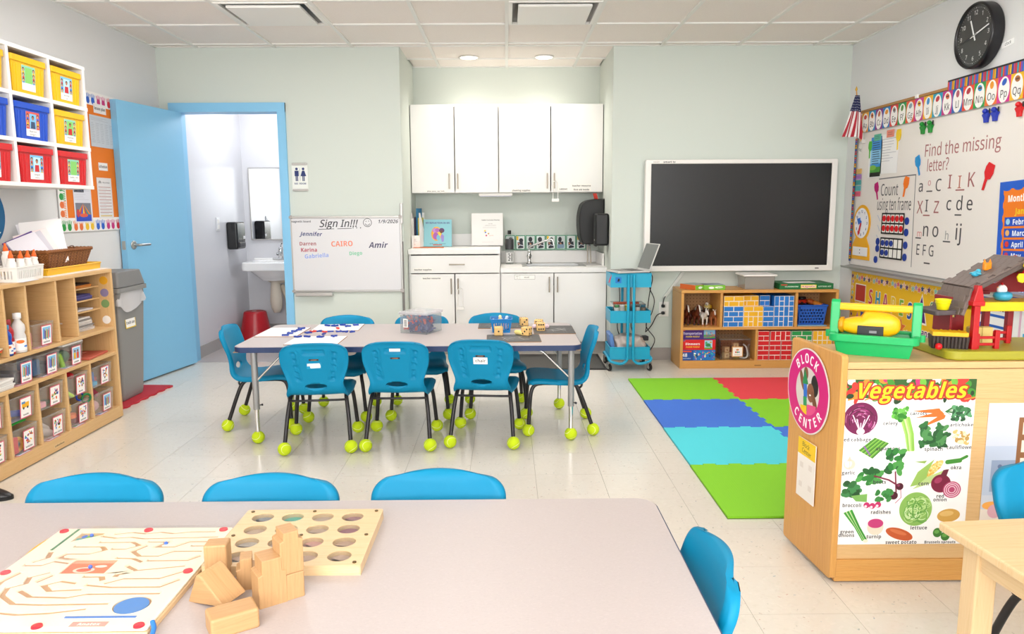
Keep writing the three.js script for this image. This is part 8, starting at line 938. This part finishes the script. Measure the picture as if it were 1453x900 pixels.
// ---------- things on the far table ----------
{
  const y = TH + 0.0005;
  const wb = (label, x, z, w, d, turn, marks) => { const t = thing('lap_whiteboard', label, 'whiteboard', [x, y, z], turn, 'small whiteboards on the far table'); obj('core', moved(box(w, 0.004, d, 0.001), 0, 0.002, 0), mat(0x9c6a44, 0.7), t); const a = art(140, 140, (g, W2, H2) => { rect(g, '#f4f2f0', 0, 0, W2, H2); if (marks) for (let i = 0; i < 4; i++) line(g, '#b8dcd8', 2, [[30 + i * 22, 40], [44 + i * 22, 60 + (i % 2) * 20]]); }); const s = sheetGeo(w - 0.004, d - 0.004, 0.001, a); s.rotateX(-Math.PI / 2); obj('white_face', s, a.A.gloss, t, [0, 0.0046, 0]); };
  wb('small whiteboard at the far table left end with blue magnetic letters', -1.28, -4.245, 0.235, 0.31, 0, false); wb('small whiteboard at the back of the far table with green marks', -1.0, -4.4, 0.275, 0.25, 0.04, true); wb('small whiteboard at the far table front edge behind a chair', -1.02, -3.96, 0.28, 0.255, 0, false);
  const let3 = new Map(); const shapes = { bar: [[-0.014, -0.005], [0.014, -0.005], [0.014, 0.005], [-0.014, 0.005]], L: [[-0.012, -0.011], [0.012, -0.011], [0.012, -0.004], [-0.004, -0.004], [-0.004, 0.012], [-0.012, 0.012]], T: [[-0.004, -0.012], [0.004, -0.012], [0.004, 0.004], [0.013, 0.004], [0.013, 0.012], [-0.013, 0.012], [-0.013, 0.004], [-0.004, 0.004]], C: [[-0.012, -0.012], [0.012, -0.012], [0.012, -0.005], [-0.004, -0.005], [-0.004, 0.005], [0.012, 0.005], [0.012, 0.012], [-0.012, 0.012]] };
  const P = [[-1.228, -4.108, 1], [-1.221, -4.178, 1], [-1.214, -4.238, 1], [-1.207, -4.3, 1], [-1.204, -4.352, 1], [-1.076, -4.45, 2], [-1.03, -4.44, 2], [-0.985, -4.475, 2], [-0.945, -4.42, 2], [-0.91, -4.47, 2], [-0.99, -4.34, 2, 1], [-1.13, -4.215, 0], [-1.112, -4.262, 0, 1], [-1.071, -4.265, 0], [-1.046, -4.235, 0, 1], [-1.03, -4.17, 0], [-1.012, -4.25, 0], [-0.965, -4.255, 0], [-0.922, -4.24, 0], [-0.89, -4.24, 0], [-1.145, -4.058, 3], [-1.095, -4.057, 3], [-1.02, -4.05, 3], [-0.95, -4.065, 3]];
  const on = ['on the bare far table top', 'on the left whiteboard', 'on the back whiteboard', 'on the front whiteboard'], n = [0, 0, 0, 0], words = ['first', 'second', 'third', 'fourth', 'fifth', 'sixth', 'seventh', 'eighth', 'ninth', 'tenth'];
  const tot = [0, 0, 0, 0]; P.forEach((p) => tot[p[2]]++);
  P.forEach(([x, z, k, red], i) => { const kk = Object.keys(shapes)[(i * 3 + (i >> 2)) % 4]; tag(obj('magnetic_letter', cached('ml' + kk, () => { const g = extrude(shapes[kk], 0.005, 0.0012); g.rotateX(-Math.PI / 2); g.scale(1.35, 1.2, 1.35); return g; }), mat(red ? 0xd8382c : 0x1c3c9c, 0.4), scene, [x, y + (k ? 0.0066 : 0.0015), z], [0, (i * 1.7) % 3, 0]), `${red ? 'red' : 'blue'} magnetic letter ${on[k]}, ${words[n[k]++]} from the left`, 'letter', 'magnetic letters on the far table'); });
  // clear box of letters
  const cb = thing('clear_box', 'clear lidded plastic box full of blue and red letters', 'box', [-0.49, y, -4.24], -0.42); obj('tub', merged([moved(box(0.17, 0.105, 0.003), 0, 0.0525, 0.085), moved(box(0.17, 0.105, 0.003), 0, 0.0525, -0.085), moved(box(0.003, 0.105, 0.17), 0.0835, 0.0525, 0), moved(box(0.003, 0.105, 0.17), -0.0835, 0.0525, 0), moved(box(0.164, 0.003, 0.167), 0, 0.002, 0)]), M.clearPlastic, cb); obj('lid', moved(box(0.186, 0.016, 0.186, 0.006), 0, 0.116, 0), mat(0xf0eef0, 0.2, { transmission: 0.7, thickness: 0 }), cb); obj('latch', box(0.08, 0.03, 0.008, 0.003), M.clearPlastic, cb, [0, 0.098, 0.09]); const ba = art(40, 70, (g, w, h) => { rect(g, '#f4f2ee', 0, 0, w, h); for (let i = 0; i < 14; i++) rect(g, '#222', 8, 8 + i * 4, 24, 1 + (i % 3)); }); obj('barcode_label', sheetGeo(0.03, 0.05, 0.001, ba), ba.A.m, cb, [-0.05, 0.06, 0.0872]);
  const heap = []; const heapR = []; for (let i = 0; i < 150; i++) { const kk = Object.keys(shapes)[i % 4]; const q = moved(geos.get('ml' + kk) ?? cached('ml' + kk, () => { const g = extrude(shapes[kk], 0.005, 0.0012); g.rotateX(-Math.PI / 2); g.scale(1.35, 1.2, 1.35); return g; }), rr(-0.06, 0.06), rr(0.01, 0.085), rr(-0.06, 0.06), rnd() * 3, rnd() * 3, rnd() * 3); (i % 5 === 0 ? heapR : heap).push(q); }
  for (const [h, c, l] of [[heap, 0x1c3488, 'jumbled blue magnetic letters inside the clear box'], [heapR, 0xd83c34, 'red magnetic letters among the blue ones in the clear box']]) { const o = tag(obj('letter_heap', merged(h), mat(c, 0.45), scene, [-0.49, y + 0.004, -4.24], [0, -0.42, 0]), l, 'letters'); o.userData.kind = 'stuff'; }
  // chalkboards, chalk, basket
  const ck = (label, x, z, w, d, turn) => { const t = thing('lap_chalkboard', label, 'chalkboard', [x, y, z], turn, 'small chalkboards on the far table'); const g1 = extrude(roundRect(w, d, 0.012), 0.003, 0.0004); g1.rotateX(-Math.PI / 2); obj('core', g1, mat(0xa87c50, 0.7), t, [0, 0.0005, 0]); const a = art(160, 130, (g, W2, H2) => { rect(g, '#4b4a4a', 0, 0, W2, H2); g.globalAlpha = 0.25; for (let i = 0; i < 30; i++) line(g, '#8a8888', 3, [[rnd() * W2, rnd() * H2], [rnd() * W2, rnd() * H2]]); g.globalAlpha = 0.9; for (let i = 0; i < 9; i++) line(g, '#c8c6c2', 1.6, [[30 + rnd() * 100, 40 + rnd() * 60], [30 + rnd() * 100, 40 + rnd() * 60]]); g.globalAlpha = 1; }); const f = extrude(roundRect(w - 0.003, d - 0.003, 0.011), 0.0006); paintUV(f, a, -w / 2, -d / 2, w, d); f.rotateX(-Math.PI / 2); obj('black_face', f, a.A.m, t, [0, 0.0042, 0]); };
  ck('small chalkboard at the front with a single die and chalk on it', 0.035, -3.985, 0.29, 0.24, 0.02); ck('small chalkboard at the right end of the far table', 0.268, -4.265, 0.235, 0.29, 0); ck('small chalkboard at the back behind the blue basket', -0.02, -4.425, 0.3, 0.2, 0);
  const bb = thing('chalk_basket', 'little blue slotted basket of chalk on the far table', 'basket', [-0.032, y, -4.23]), bm = mat(0x0a7ac0, 0.4); { const h = 0.078, sd = (w0, w1) => { const s = new THREE.Shape([[-w0 / 2, 0], [w0 / 2, 0], [w1 / 2, h], [-w1 / 2, h]].map((p) => new THREE.Vector2(...p))); for (let i = 0; i < 7; i++) { const x = -w0 / 2 + (i + 0.75) * w0 / 7.5, k = 0.92 + 0.0, q = new THREE.Path(); q.moveTo(x - 0.0035, 0.012); q.lineTo(x + 0.0035, 0.012); q.lineTo(x * 1.08 + 0.0035, 0.058); q.lineTo(x * 1.08 - 0.0035, 0.058); s.holes.push(q); } const g = new THREE.ExtrudeGeometry(s, { depth: 0.002, bevelEnabled: false }); g.translate(0, 0, -0.001); return g; }; for (const s of [-1, 1]) { obj('slotted_side', sd(0.095, 0.118), bm, bb, [0, 0, s * 0.05], [0.12 * s, 0, 0]); obj('slotted_side', moved(sd(0.1, 0.118), 0, 0, 0, 0, Math.PI / 2, 0), bm, bb, [s * 0.0475, 0, 0], [0, 0, -0.15 * s]); } obj('bottom', box(0.094, 0.002, 0.1), bm, bb, [0, 0.001, 0]); obj('rim', tube([[-0.061, h, -0.061], [0.061, h, -0.061], [0.061, h, 0.061], [-0.061, h, 0.061]], 0.0035, 60, 8, true, 0), bm, bb); }
  const cy2 = new THREE.CapsuleGeometry(0.009, 0.07, 6, 14), cyS = new THREE.CapsuleGeometry(0.0125, 0.045, 6, 16);
  [[-0.05, -4.25, 0xf4f0f0, 'white'], [-0.02, -4.22, 0xf0c8d4, 'pink'], [-0.035, -4.2, 0xf2e6b0, 'pale yellow'], [-0.01, -4.26, 0xc8dcf0, 'pale blue'], [-0.06, -4.21, 0xf2d0b8, 'peach']].forEach(([x, z, c, nm], i) => tag(obj('chalk_stick', cy2, mat(c, 0.9), scene, [x, y + 0.045 + 0.006 * (i % 3), z], [0.5 - 0.2 * i, 0, 0.9 - 0.4 * i]), `${nm} chalk stick inside the little blue basket`, 'chalk'));
  tag(obj('chalk_stick', cyS, mat(0xf0dc8c, 0.9), scene, [0.068, y + 0.0175, -4.09], [1.57, 0, -0.75]), 'thick yellow chalk stick lying beside a die', 'chalk'); tag(obj('chalk_stick', new THREE.CapsuleGeometry(0.0125, 0.075, 6, 16), mat(0xecd0d8, 0.9), scene, [0.196, y + 0.0175, -4.305], [0, 0, 1.57]), 'thick pink chalk stick lying behind two dice', 'chalk');
  const pip = new THREE.SphereGeometry(0.0048, 12, 8), S = 0.048, spots = { 1: [[0, 0]], 2: [[-1, -1], [1, 1]], 3: [[-1, -1], [0, 0], [1, 1]], 4: [[-1, -1], [1, 1], [-1, 1], [1, -1]], 5: [[-1, -1], [1, 1], [-1, 1], [1, -1], [0, 0]], 6: [[-1, -1], [-1, 1], [0, -1], [0, 1], [1, -1], [1, 1]] };
  const die = (label, x, z, yy, turn, f, r, tp) => { const t = thing('wooden_die', label, 'die', [x, y + yy, z], turn, 'big wooden dice'); obj('cube', moved(box(S, S, S, 0.006), 0, S / 2, 0), mat(0xe6bd78, 0.5), t); const fl = pip.clone(); fl.scale(1, 1, 0.25); const q = 0.0125; for (const [a, b2] of spots[f]) obj('pip', fl, M.black, t, [a * q, S / 2 + b2 * q, S / 2]); for (const [a, b2] of spots[r]) { obj('pip', fl, M.black, t, [S / 2, S / 2 + b2 * q, -a * q], [0, Math.PI / 2, 0]); obj('pip', fl, M.black, t, [-S / 2, S / 2 + b2 * q, a * q], [0, -Math.PI / 2, 0]); } for (const [a, b2] of spots[tp]) obj('pip', fl, M.black, t, [a * q, S, b2 * q], [Math.PI / 2, 0, 0]); };
  die('wooden die showing one pip in front of the blue basket', -0.047, -4.085, 0.0045, 0.05, 1, 3, 2); die('wooden die showing three pips at the back edge of the far table', 0.1, -4.425, 0.0045, 0.2, 3, 2, 5); die('wooden die turned cornerwise beside the yellow chalk', 0.108, -4.075, 0.0045, -0.5, 3, 4, 2); die('wooden die showing six pips on the right chalkboard', 0.192, -4.235, 0.0045, 0.1, 6, 4, 2); die('wooden die standing behind the six-pip die', 0.186, -4.345, 0.0045, -0.15, 4, 2, 3);
}
// ---------- things on the near table ----------
{
  const y = TH + 0.0005;
  // wooden maze board: channels cut into the top plate as real grooves
  const W = 0.372, D = 0.4, t = thing('maze_board', 'square wooden maze board with grooves and red corner dots', 'game', [-0.777, y, -1.343], 0.0);
  const pale = mat(0xf6ead2, 0.5), groove = mat(0xc29a74, 0.8);
  obj('base_plate', moved(box(W, 0.012, D, 0.003), 0, 0.006, 0), wood.maple, t); obj('groove_floor', moved(box(W - 0.012, 0.002, D - 0.012), 0, 0.0125, 0), groove, t);
  const X = (v) => (v - 0.5) * W, Yv = (v) => (0.5 - v) * D;   // plate coordinates 0..1, v = 0 at the front
  const sh = roundRect(W - 0.004, D - 0.004, 0.006);
  const slot = (pts, w = 0.0105) => { const c = pts.map(([a, b2]) => new THREE.Vector2((a - 0.5) * W, (b2 - 0.5) * D)), L = [], R = []; c.forEach((p, i) => { const d0 = i ? p.clone().sub(c[i - 1]).normalize() : null, d1 = i < c.length - 1 ? c[i + 1].clone().sub(p).normalize() : null, d = d0 && d1 ? d0.clone().add(d1).normalize() : d0 ?? d1, n = new THREE.Vector2(-d.y, d.x), k = d0 && d1 ? 1 / Math.max(0.5, n.dot(new THREE.Vector2(-d1.y, d1.x))) : 1; const e = d0 && d1 ? 0 : (d0 ? w / 2 : -w / 2); const q = p.clone().addScaledVector(d, e); L.push(q.clone().addScaledVector(n, (w / 2) * k)); R.push(q.clone().addScaledVector(n, (-w / 2) * k)); }); sh.holes.push(new THREE.Path([...L, ...R.reverse()])); };
  const circ = (a, b2, r) => { const p = new THREE.Path(); p.absellipse((a - 0.5) * W, (b2 - 0.5) * D, r, r, 0, Math.PI * 2, true); sh.holes.push(p); };
  // the winding channels
  const paths = [
    [[0.36, 0.93], [0.44, 0.95], [0.52, 0.93], [0.6, 0.95], [0.68, 0.93], [0.76, 0.95], [0.9, 0.95]], [[0.3, 0.9], [0.38, 0.88], [0.46, 0.89], [0.54, 0.87], [0.94, 0.885]], [[0.33, 0.83], [0.5, 0.83], [0.56, 0.79], [0.5, 0.75], [0.44, 0.75]], [[0.6, 0.83], [0.7, 0.83], [0.66, 0.77], [0.76, 0.77], [0.82, 0.83], [0.93, 0.83]],
    [[0.6, 0.78], [0.56, 0.72], [0.62, 0.67], [0.72, 0.67], [0.78, 0.72], [0.92, 0.72]], [[0.7, 0.62], [0.9, 0.62], [0.94, 0.66]], [[0.66, 0.61], [0.6, 0.645], [0.52, 0.65]], [[0.94, 0.78], [0.86, 0.78]],
    [[0.22, 0.78], [0.36, 0.78], [0.4, 0.74], [0.34, 0.7], [0.22, 0.7], [0.2, 0.66], [0.3, 0.64]], [[0.12, 0.72], [0.14, 0.66], [0.1, 0.62]], [[0.08, 0.58], [0.16, 0.58], [0.2, 0.62], [0.28, 0.6]], [[0.62, 0.56], [0.68, 0.52], [0.9, 0.56]],
    [[0.92, 0.5], [0.84, 0.44], [0.66, 0.44], [0.6, 0.4]], [[0.94, 0.42], [0.88, 0.36], [0.64, 0.36], [0.52, 0.38]], [[0.44, 0.4], [0.36, 0.42], [0.3, 0.38], [0.36, 0.33], [0.5, 0.34]], [[0.9, 0.3], [0.56, 0.3], [0.48, 0.27], [0.3, 0.28], [0.22, 0.33]], [[0.24, 0.5], [0.18, 0.46], [0.2, 0.4], [0.14, 0.36], [0.16, 0.29], [0.26, 0.22], [0.4, 0.21], [0.7, 0.215]], [[0.1, 0.5], [0.07, 0.42], [0.08, 0.32], [0.13, 0.22], [0.22, 0.15], [0.34, 0.13], [0.48, 0.14], [0.62, 0.17]], [[0.28, 0.47], [0.25, 0.42]], [[0.46, 0.46], [0.54, 0.46], [0.56, 0.43]],
    [[0.66, 0.5], [0.61, 0.48], [0.61, 0.465]], [[0.05, 0.2], [0.1, 0.12], [0.2, 0.07]],
  ];
  for (const p of paths) slot(p);
  circ(0.83, 0.2, 0.031);
  const win = (a, b2, w, h) => { const p = new THREE.Path(); const x = (a - 0.5) * W, q = (b2 - 0.5) * D; p.moveTo(x - w / 2, q - h / 2); p.lineTo(x + w / 2, q - h / 2); p.lineTo(x + w / 2, q + h / 2); p.lineTo(x - w / 2, q + h / 2); sh.holes.push(p); }; win(0.22, 0.89, 0.05, 0.045); win(0.42, 0.56, 0.085, 0.058);
  const top = new THREE.ExtrudeGeometry(sh, { depth: 0.0032, bevelEnabled: false, curveSegments: 20 }); top.rotateX(-Math.PI / 2); obj('maze_plate', metreUV(top), pale, t, [0, 0.0135, 0]);
  const sticker = (a, b2, w, h, draw) => { const q = art(160, 110, draw), s = sheetGeo(w, h, 0.0008, q); s.rotateX(-Math.PI / 2); obj('printed_panel', s, q.A.m, t, [X(a), 0.0142, Yv(b2)]); };
  sticker(0.22, 0.89, 0.05, 0.045, (g, w, h) => { rect(g, '#c8a87c', 0, 0, w, h); rect(g, '#6ab83c', 60, 30, 90, 70); rect(g, '#3a9a8a', 10, 60, 60, 44); oval(g, '#2c6ad0', 44, 40, 18); oval(g, '#e8e04c', 120, 76, 14); }); sticker(0.42, 0.56, 0.085, 0.058, (g, w, h) => { rect(g, '#e07a5a', 0, 0, w, h); rect(g, '#e8a488', 0, 0, w, 26); oval(g, '#f0d0c0', 70, 76, 38, 22); oval(g, '#e0604c', 70, 76, 26, 14); oval(g, '#f4e0d8', 118, 48, 22, 10); });
  obj('blue_disc', moved(cyl(0.028, 0.028, 0.003, 30), 0, 0, 0), mat(0x4a86cc, 0.5), t, [X(0.83), 0.0148, Yv(0.195)]); for (const [a, b2] of [[0.04, 0.96], [0.52, 0.965], [0.95, 0.965], [0.03, 0.5], [0.955, 0.5], [0.03, 0.03], [0.5, 0.03], [0.95, 0.03]]) { const q = obj('red_screw_cap', moved(cyl(0.0085, 0.009, 0.003, 20), 0, 0, 0), mat(0xd81c34, 0.4), t, [X(a), 0.0178, Yv(b2)]); }
  for (const [a, b2] of [[0.23, 0.905], [0.43, 0.55], [0.7, 0.8]]) obj('blue_marble', ball(0.004, 14), mat(0x2c6ad8, 0.3), t, [X(a), 0.0177, Yv(b2)]); obj('green_slot', box(0.005, 0.001, 0.1), mat(0x4a8a5c, 0.5), t, [X(0.11), 0.0171, Yv(0.86)]); obj('blue_slot', box(0.12, 0.001, 0.005), mat(0x3a78c8, 0.5), t, [X(0.74), 0.0171, Yv(0.1)]); const la = art(120, 30, (g, w, h) => { rect(g, '#e0988c', 0, 0, w, h); text(g, 'Anatex', w / 2, h / 2, 22, '#fbeee8', { style: 'bold' }); }), ls = sheetGeo(0.06, 0.015, 0.0006, la); ls.rotateX(-Math.PI / 2); obj('maker_mark', ls, la.A.m, t, [X(0.72), 0.017, Yv(0.045)]);
  obj('clear_cover', moved(box(W - 0.006, 0.0015, D - 0.006), 0, 0.0225, 0), mat(0xffffff, 0.1, { transmission: 1, thickness: 0, ior: 1.16 }), t); obj('yellow_cord', tube([[X(0.02), 0.012, Yv(0.96)], [X(-0.02), 0.008, Yv(0.9)], [X(-0.04), 0.005, Yv(0.82)], [X(-0.03), 0.004, Yv(0.72)]], 0.0028, 24, 8), mat(0xf0b81c, 0.5), t); obj('magnet_wand', tube([[X(1.0), 0.02, Yv(0.05)], [X(1.02), 0.014, Yv(0.02)], [X(1.03), 0.005, Yv(-0.04)]], 0.004, 16, 8), mat(0x2c78c8, 0.4), t);
  // sensory board with sixteen round windows
  const s = thing('sensory_board', 'wooden sensory board with sixteen round see-through windows', 'game', [-0.435, y, -1.487], 0.0), w = 0.305, d = 0.272, h = 0.022;
  const sb = roundRect(w, d, 0.006), cells = []; for (let j = 0; j < 4; j++) for (let i = 0; i < 4; i++) { const x = -w / 2 + 0.05 + i * 0.066 + (3 - j) * 0.004 - 0.004, q = -d / 2 + 0.04 + j * 0.063; cells.push([x, q]); const p = new THREE.Path(); p.absellipse(x, q, 0.0235, 0.0235, 0, Math.PI * 2, true); sb.holes.push(p); } const sg = new THREE.ExtrudeGeometry(sb, { depth: h - 0.004, bevelEnabled: false, curveSegments: 18 }); sg.rotateX(-Math.PI / 2); obj('wooden_frame', metreUV(sg), wood.maple, s, [0, 0.004, 0]); obj('bottom_plate', box(w, 0.004, d, 0.001), wood.maple, s, [0, 0.002, 0]);
  const fill = [0xd8b8a8, 0xcdb4a4, 0xd0b0a0, 0xd8bcae, 0xcfc4bc, 0xd4b6a6, 0xe0a8a0, 0xd4b09c, 0xd8bca8, 0x9ac8c8, 0xcfb4a4, 0xa86a84, 0x9aa0ac, 0x5ac8b4, 0xd0b8a8, 0xb07c8c];
  cells.forEach(([x, q], i) => { obj('well_floor', cached('wellf', () => cyl(0.0232, 0.0232, 0.002, 28)), mat(0xd2b09a, 0.7), s, [x, 0.0055, -q]); const f = new THREE.CylinderGeometry(0.0225, 0.0225, 0.006, 24, 1, false, 1.6, 2.6 + (i % 3) * 0.3); obj('coloured_filling', f, mat(fill[i], 0.5), s, [x, 0.0095, -q]); obj('window', cached('wellw', () => cyl(0.0234, 0.0234, 0.001, 28)), M.clear, s, [x, 0.0205, -q]); }); for (const [a, b2] of [[-1, -1], [0, -1], [1, -1], [-1, 0], [0.02, 0], [1, 0], [-1, 1], [0, 1], [1, 1]]) obj('brass_screw', cyl(0.004, 0.004, 0.002, 12), mat(0x6a5430, 0.35, { metalness: 0.8 }), s, [a * (w / 2 - 0.014), 0.0226, b2 * (d / 2 - 0.012)]);
  // wooden blocks
  const bl = (name, label, g, pos, turn, rot) => { const o = tag(obj(name, g, wood.beech, scene, pos, [0, turn, 0]), label, 'block', 'wooden building blocks'); if (rot) { o.rotation.order = 'YXZ'; o.rotation.set(rot[0], turn, rot[1]); } return o; };
  const step = (w2, h2, d2, k = 0.35, e = 0.0075) => { const a = w2 / 2, s2 = h2 * k; const g = extrude([[-a, 0], [a, 0], [a, h2 - s2], [a - e * 0.3, h2 - s2 + 0.001], [a - e, h2 - s2 + 0.003], [a - e, h2], [-a + e, h2], [-a + e, h2 - s2 + 0.003], [-a + e * 0.3, h2 - s2 + 0.001], [-a, h2 - s2]], d2 - 0.003, 0.0015); g.translate(0, 0, -d2 / 2 + 0.0015); return metreUV(g, 0.3, 0.1, 1); };
  bl('wooden_block', 'flat oblong wooden block lying at the front of the pile', box(0.078, 0.036, 0.05, 0.005), [-0.463, y + 0.018, -1.175], 0.56);
  const tri = extrude([[-0.047, 0.002], [-0.045, 0], [0.045, 0], [0.047, 0.002], [0.006, 0.055], [0, 0.058], [-0.006, 0.055]], 0.046, 0.003); tri.translate(0, 0, -0.023); bl('wooden_prism', 'triangular wooden block leaning on the oblong block', metreUV(tri, 0.2, 0.4, 0), [-0.522, y + 0.008, -1.262], -0.5, [0.1, 0.16]);
  bl('wooden_block', 'upright wooden block behind the triangular one', box(0.042, 0.075, 0.036, 0.004), [-0.55, y + 0.0375, -1.345], 0.1); bl('stepped_block', 'small stepped wooden block at the back of the pile', step(0.036, 0.062, 0.034), [-0.486, y, -1.315], 0.3); bl('stepped_block', 'middle stepped wooden block in front of the tower', step(0.05, 0.088, 0.046, 0.32), [-0.428, y, -1.262], 0.6);
  bl('wooden_block', 'square wooden block at the bottom of the tower', box(0.042, 0.05, 0.042, 0.003), [-0.398, y + 0.025, -1.282], 0.62); bl('stepped_block', 'tall stepped wooden block on top of the tower', step(0.042, 0.078, 0.042, 0.22), [-0.398, y + 0.0505, -1.282], 0.62);
}

scene.updateMatrixWorld(true);
renderer.render(scene, camera);
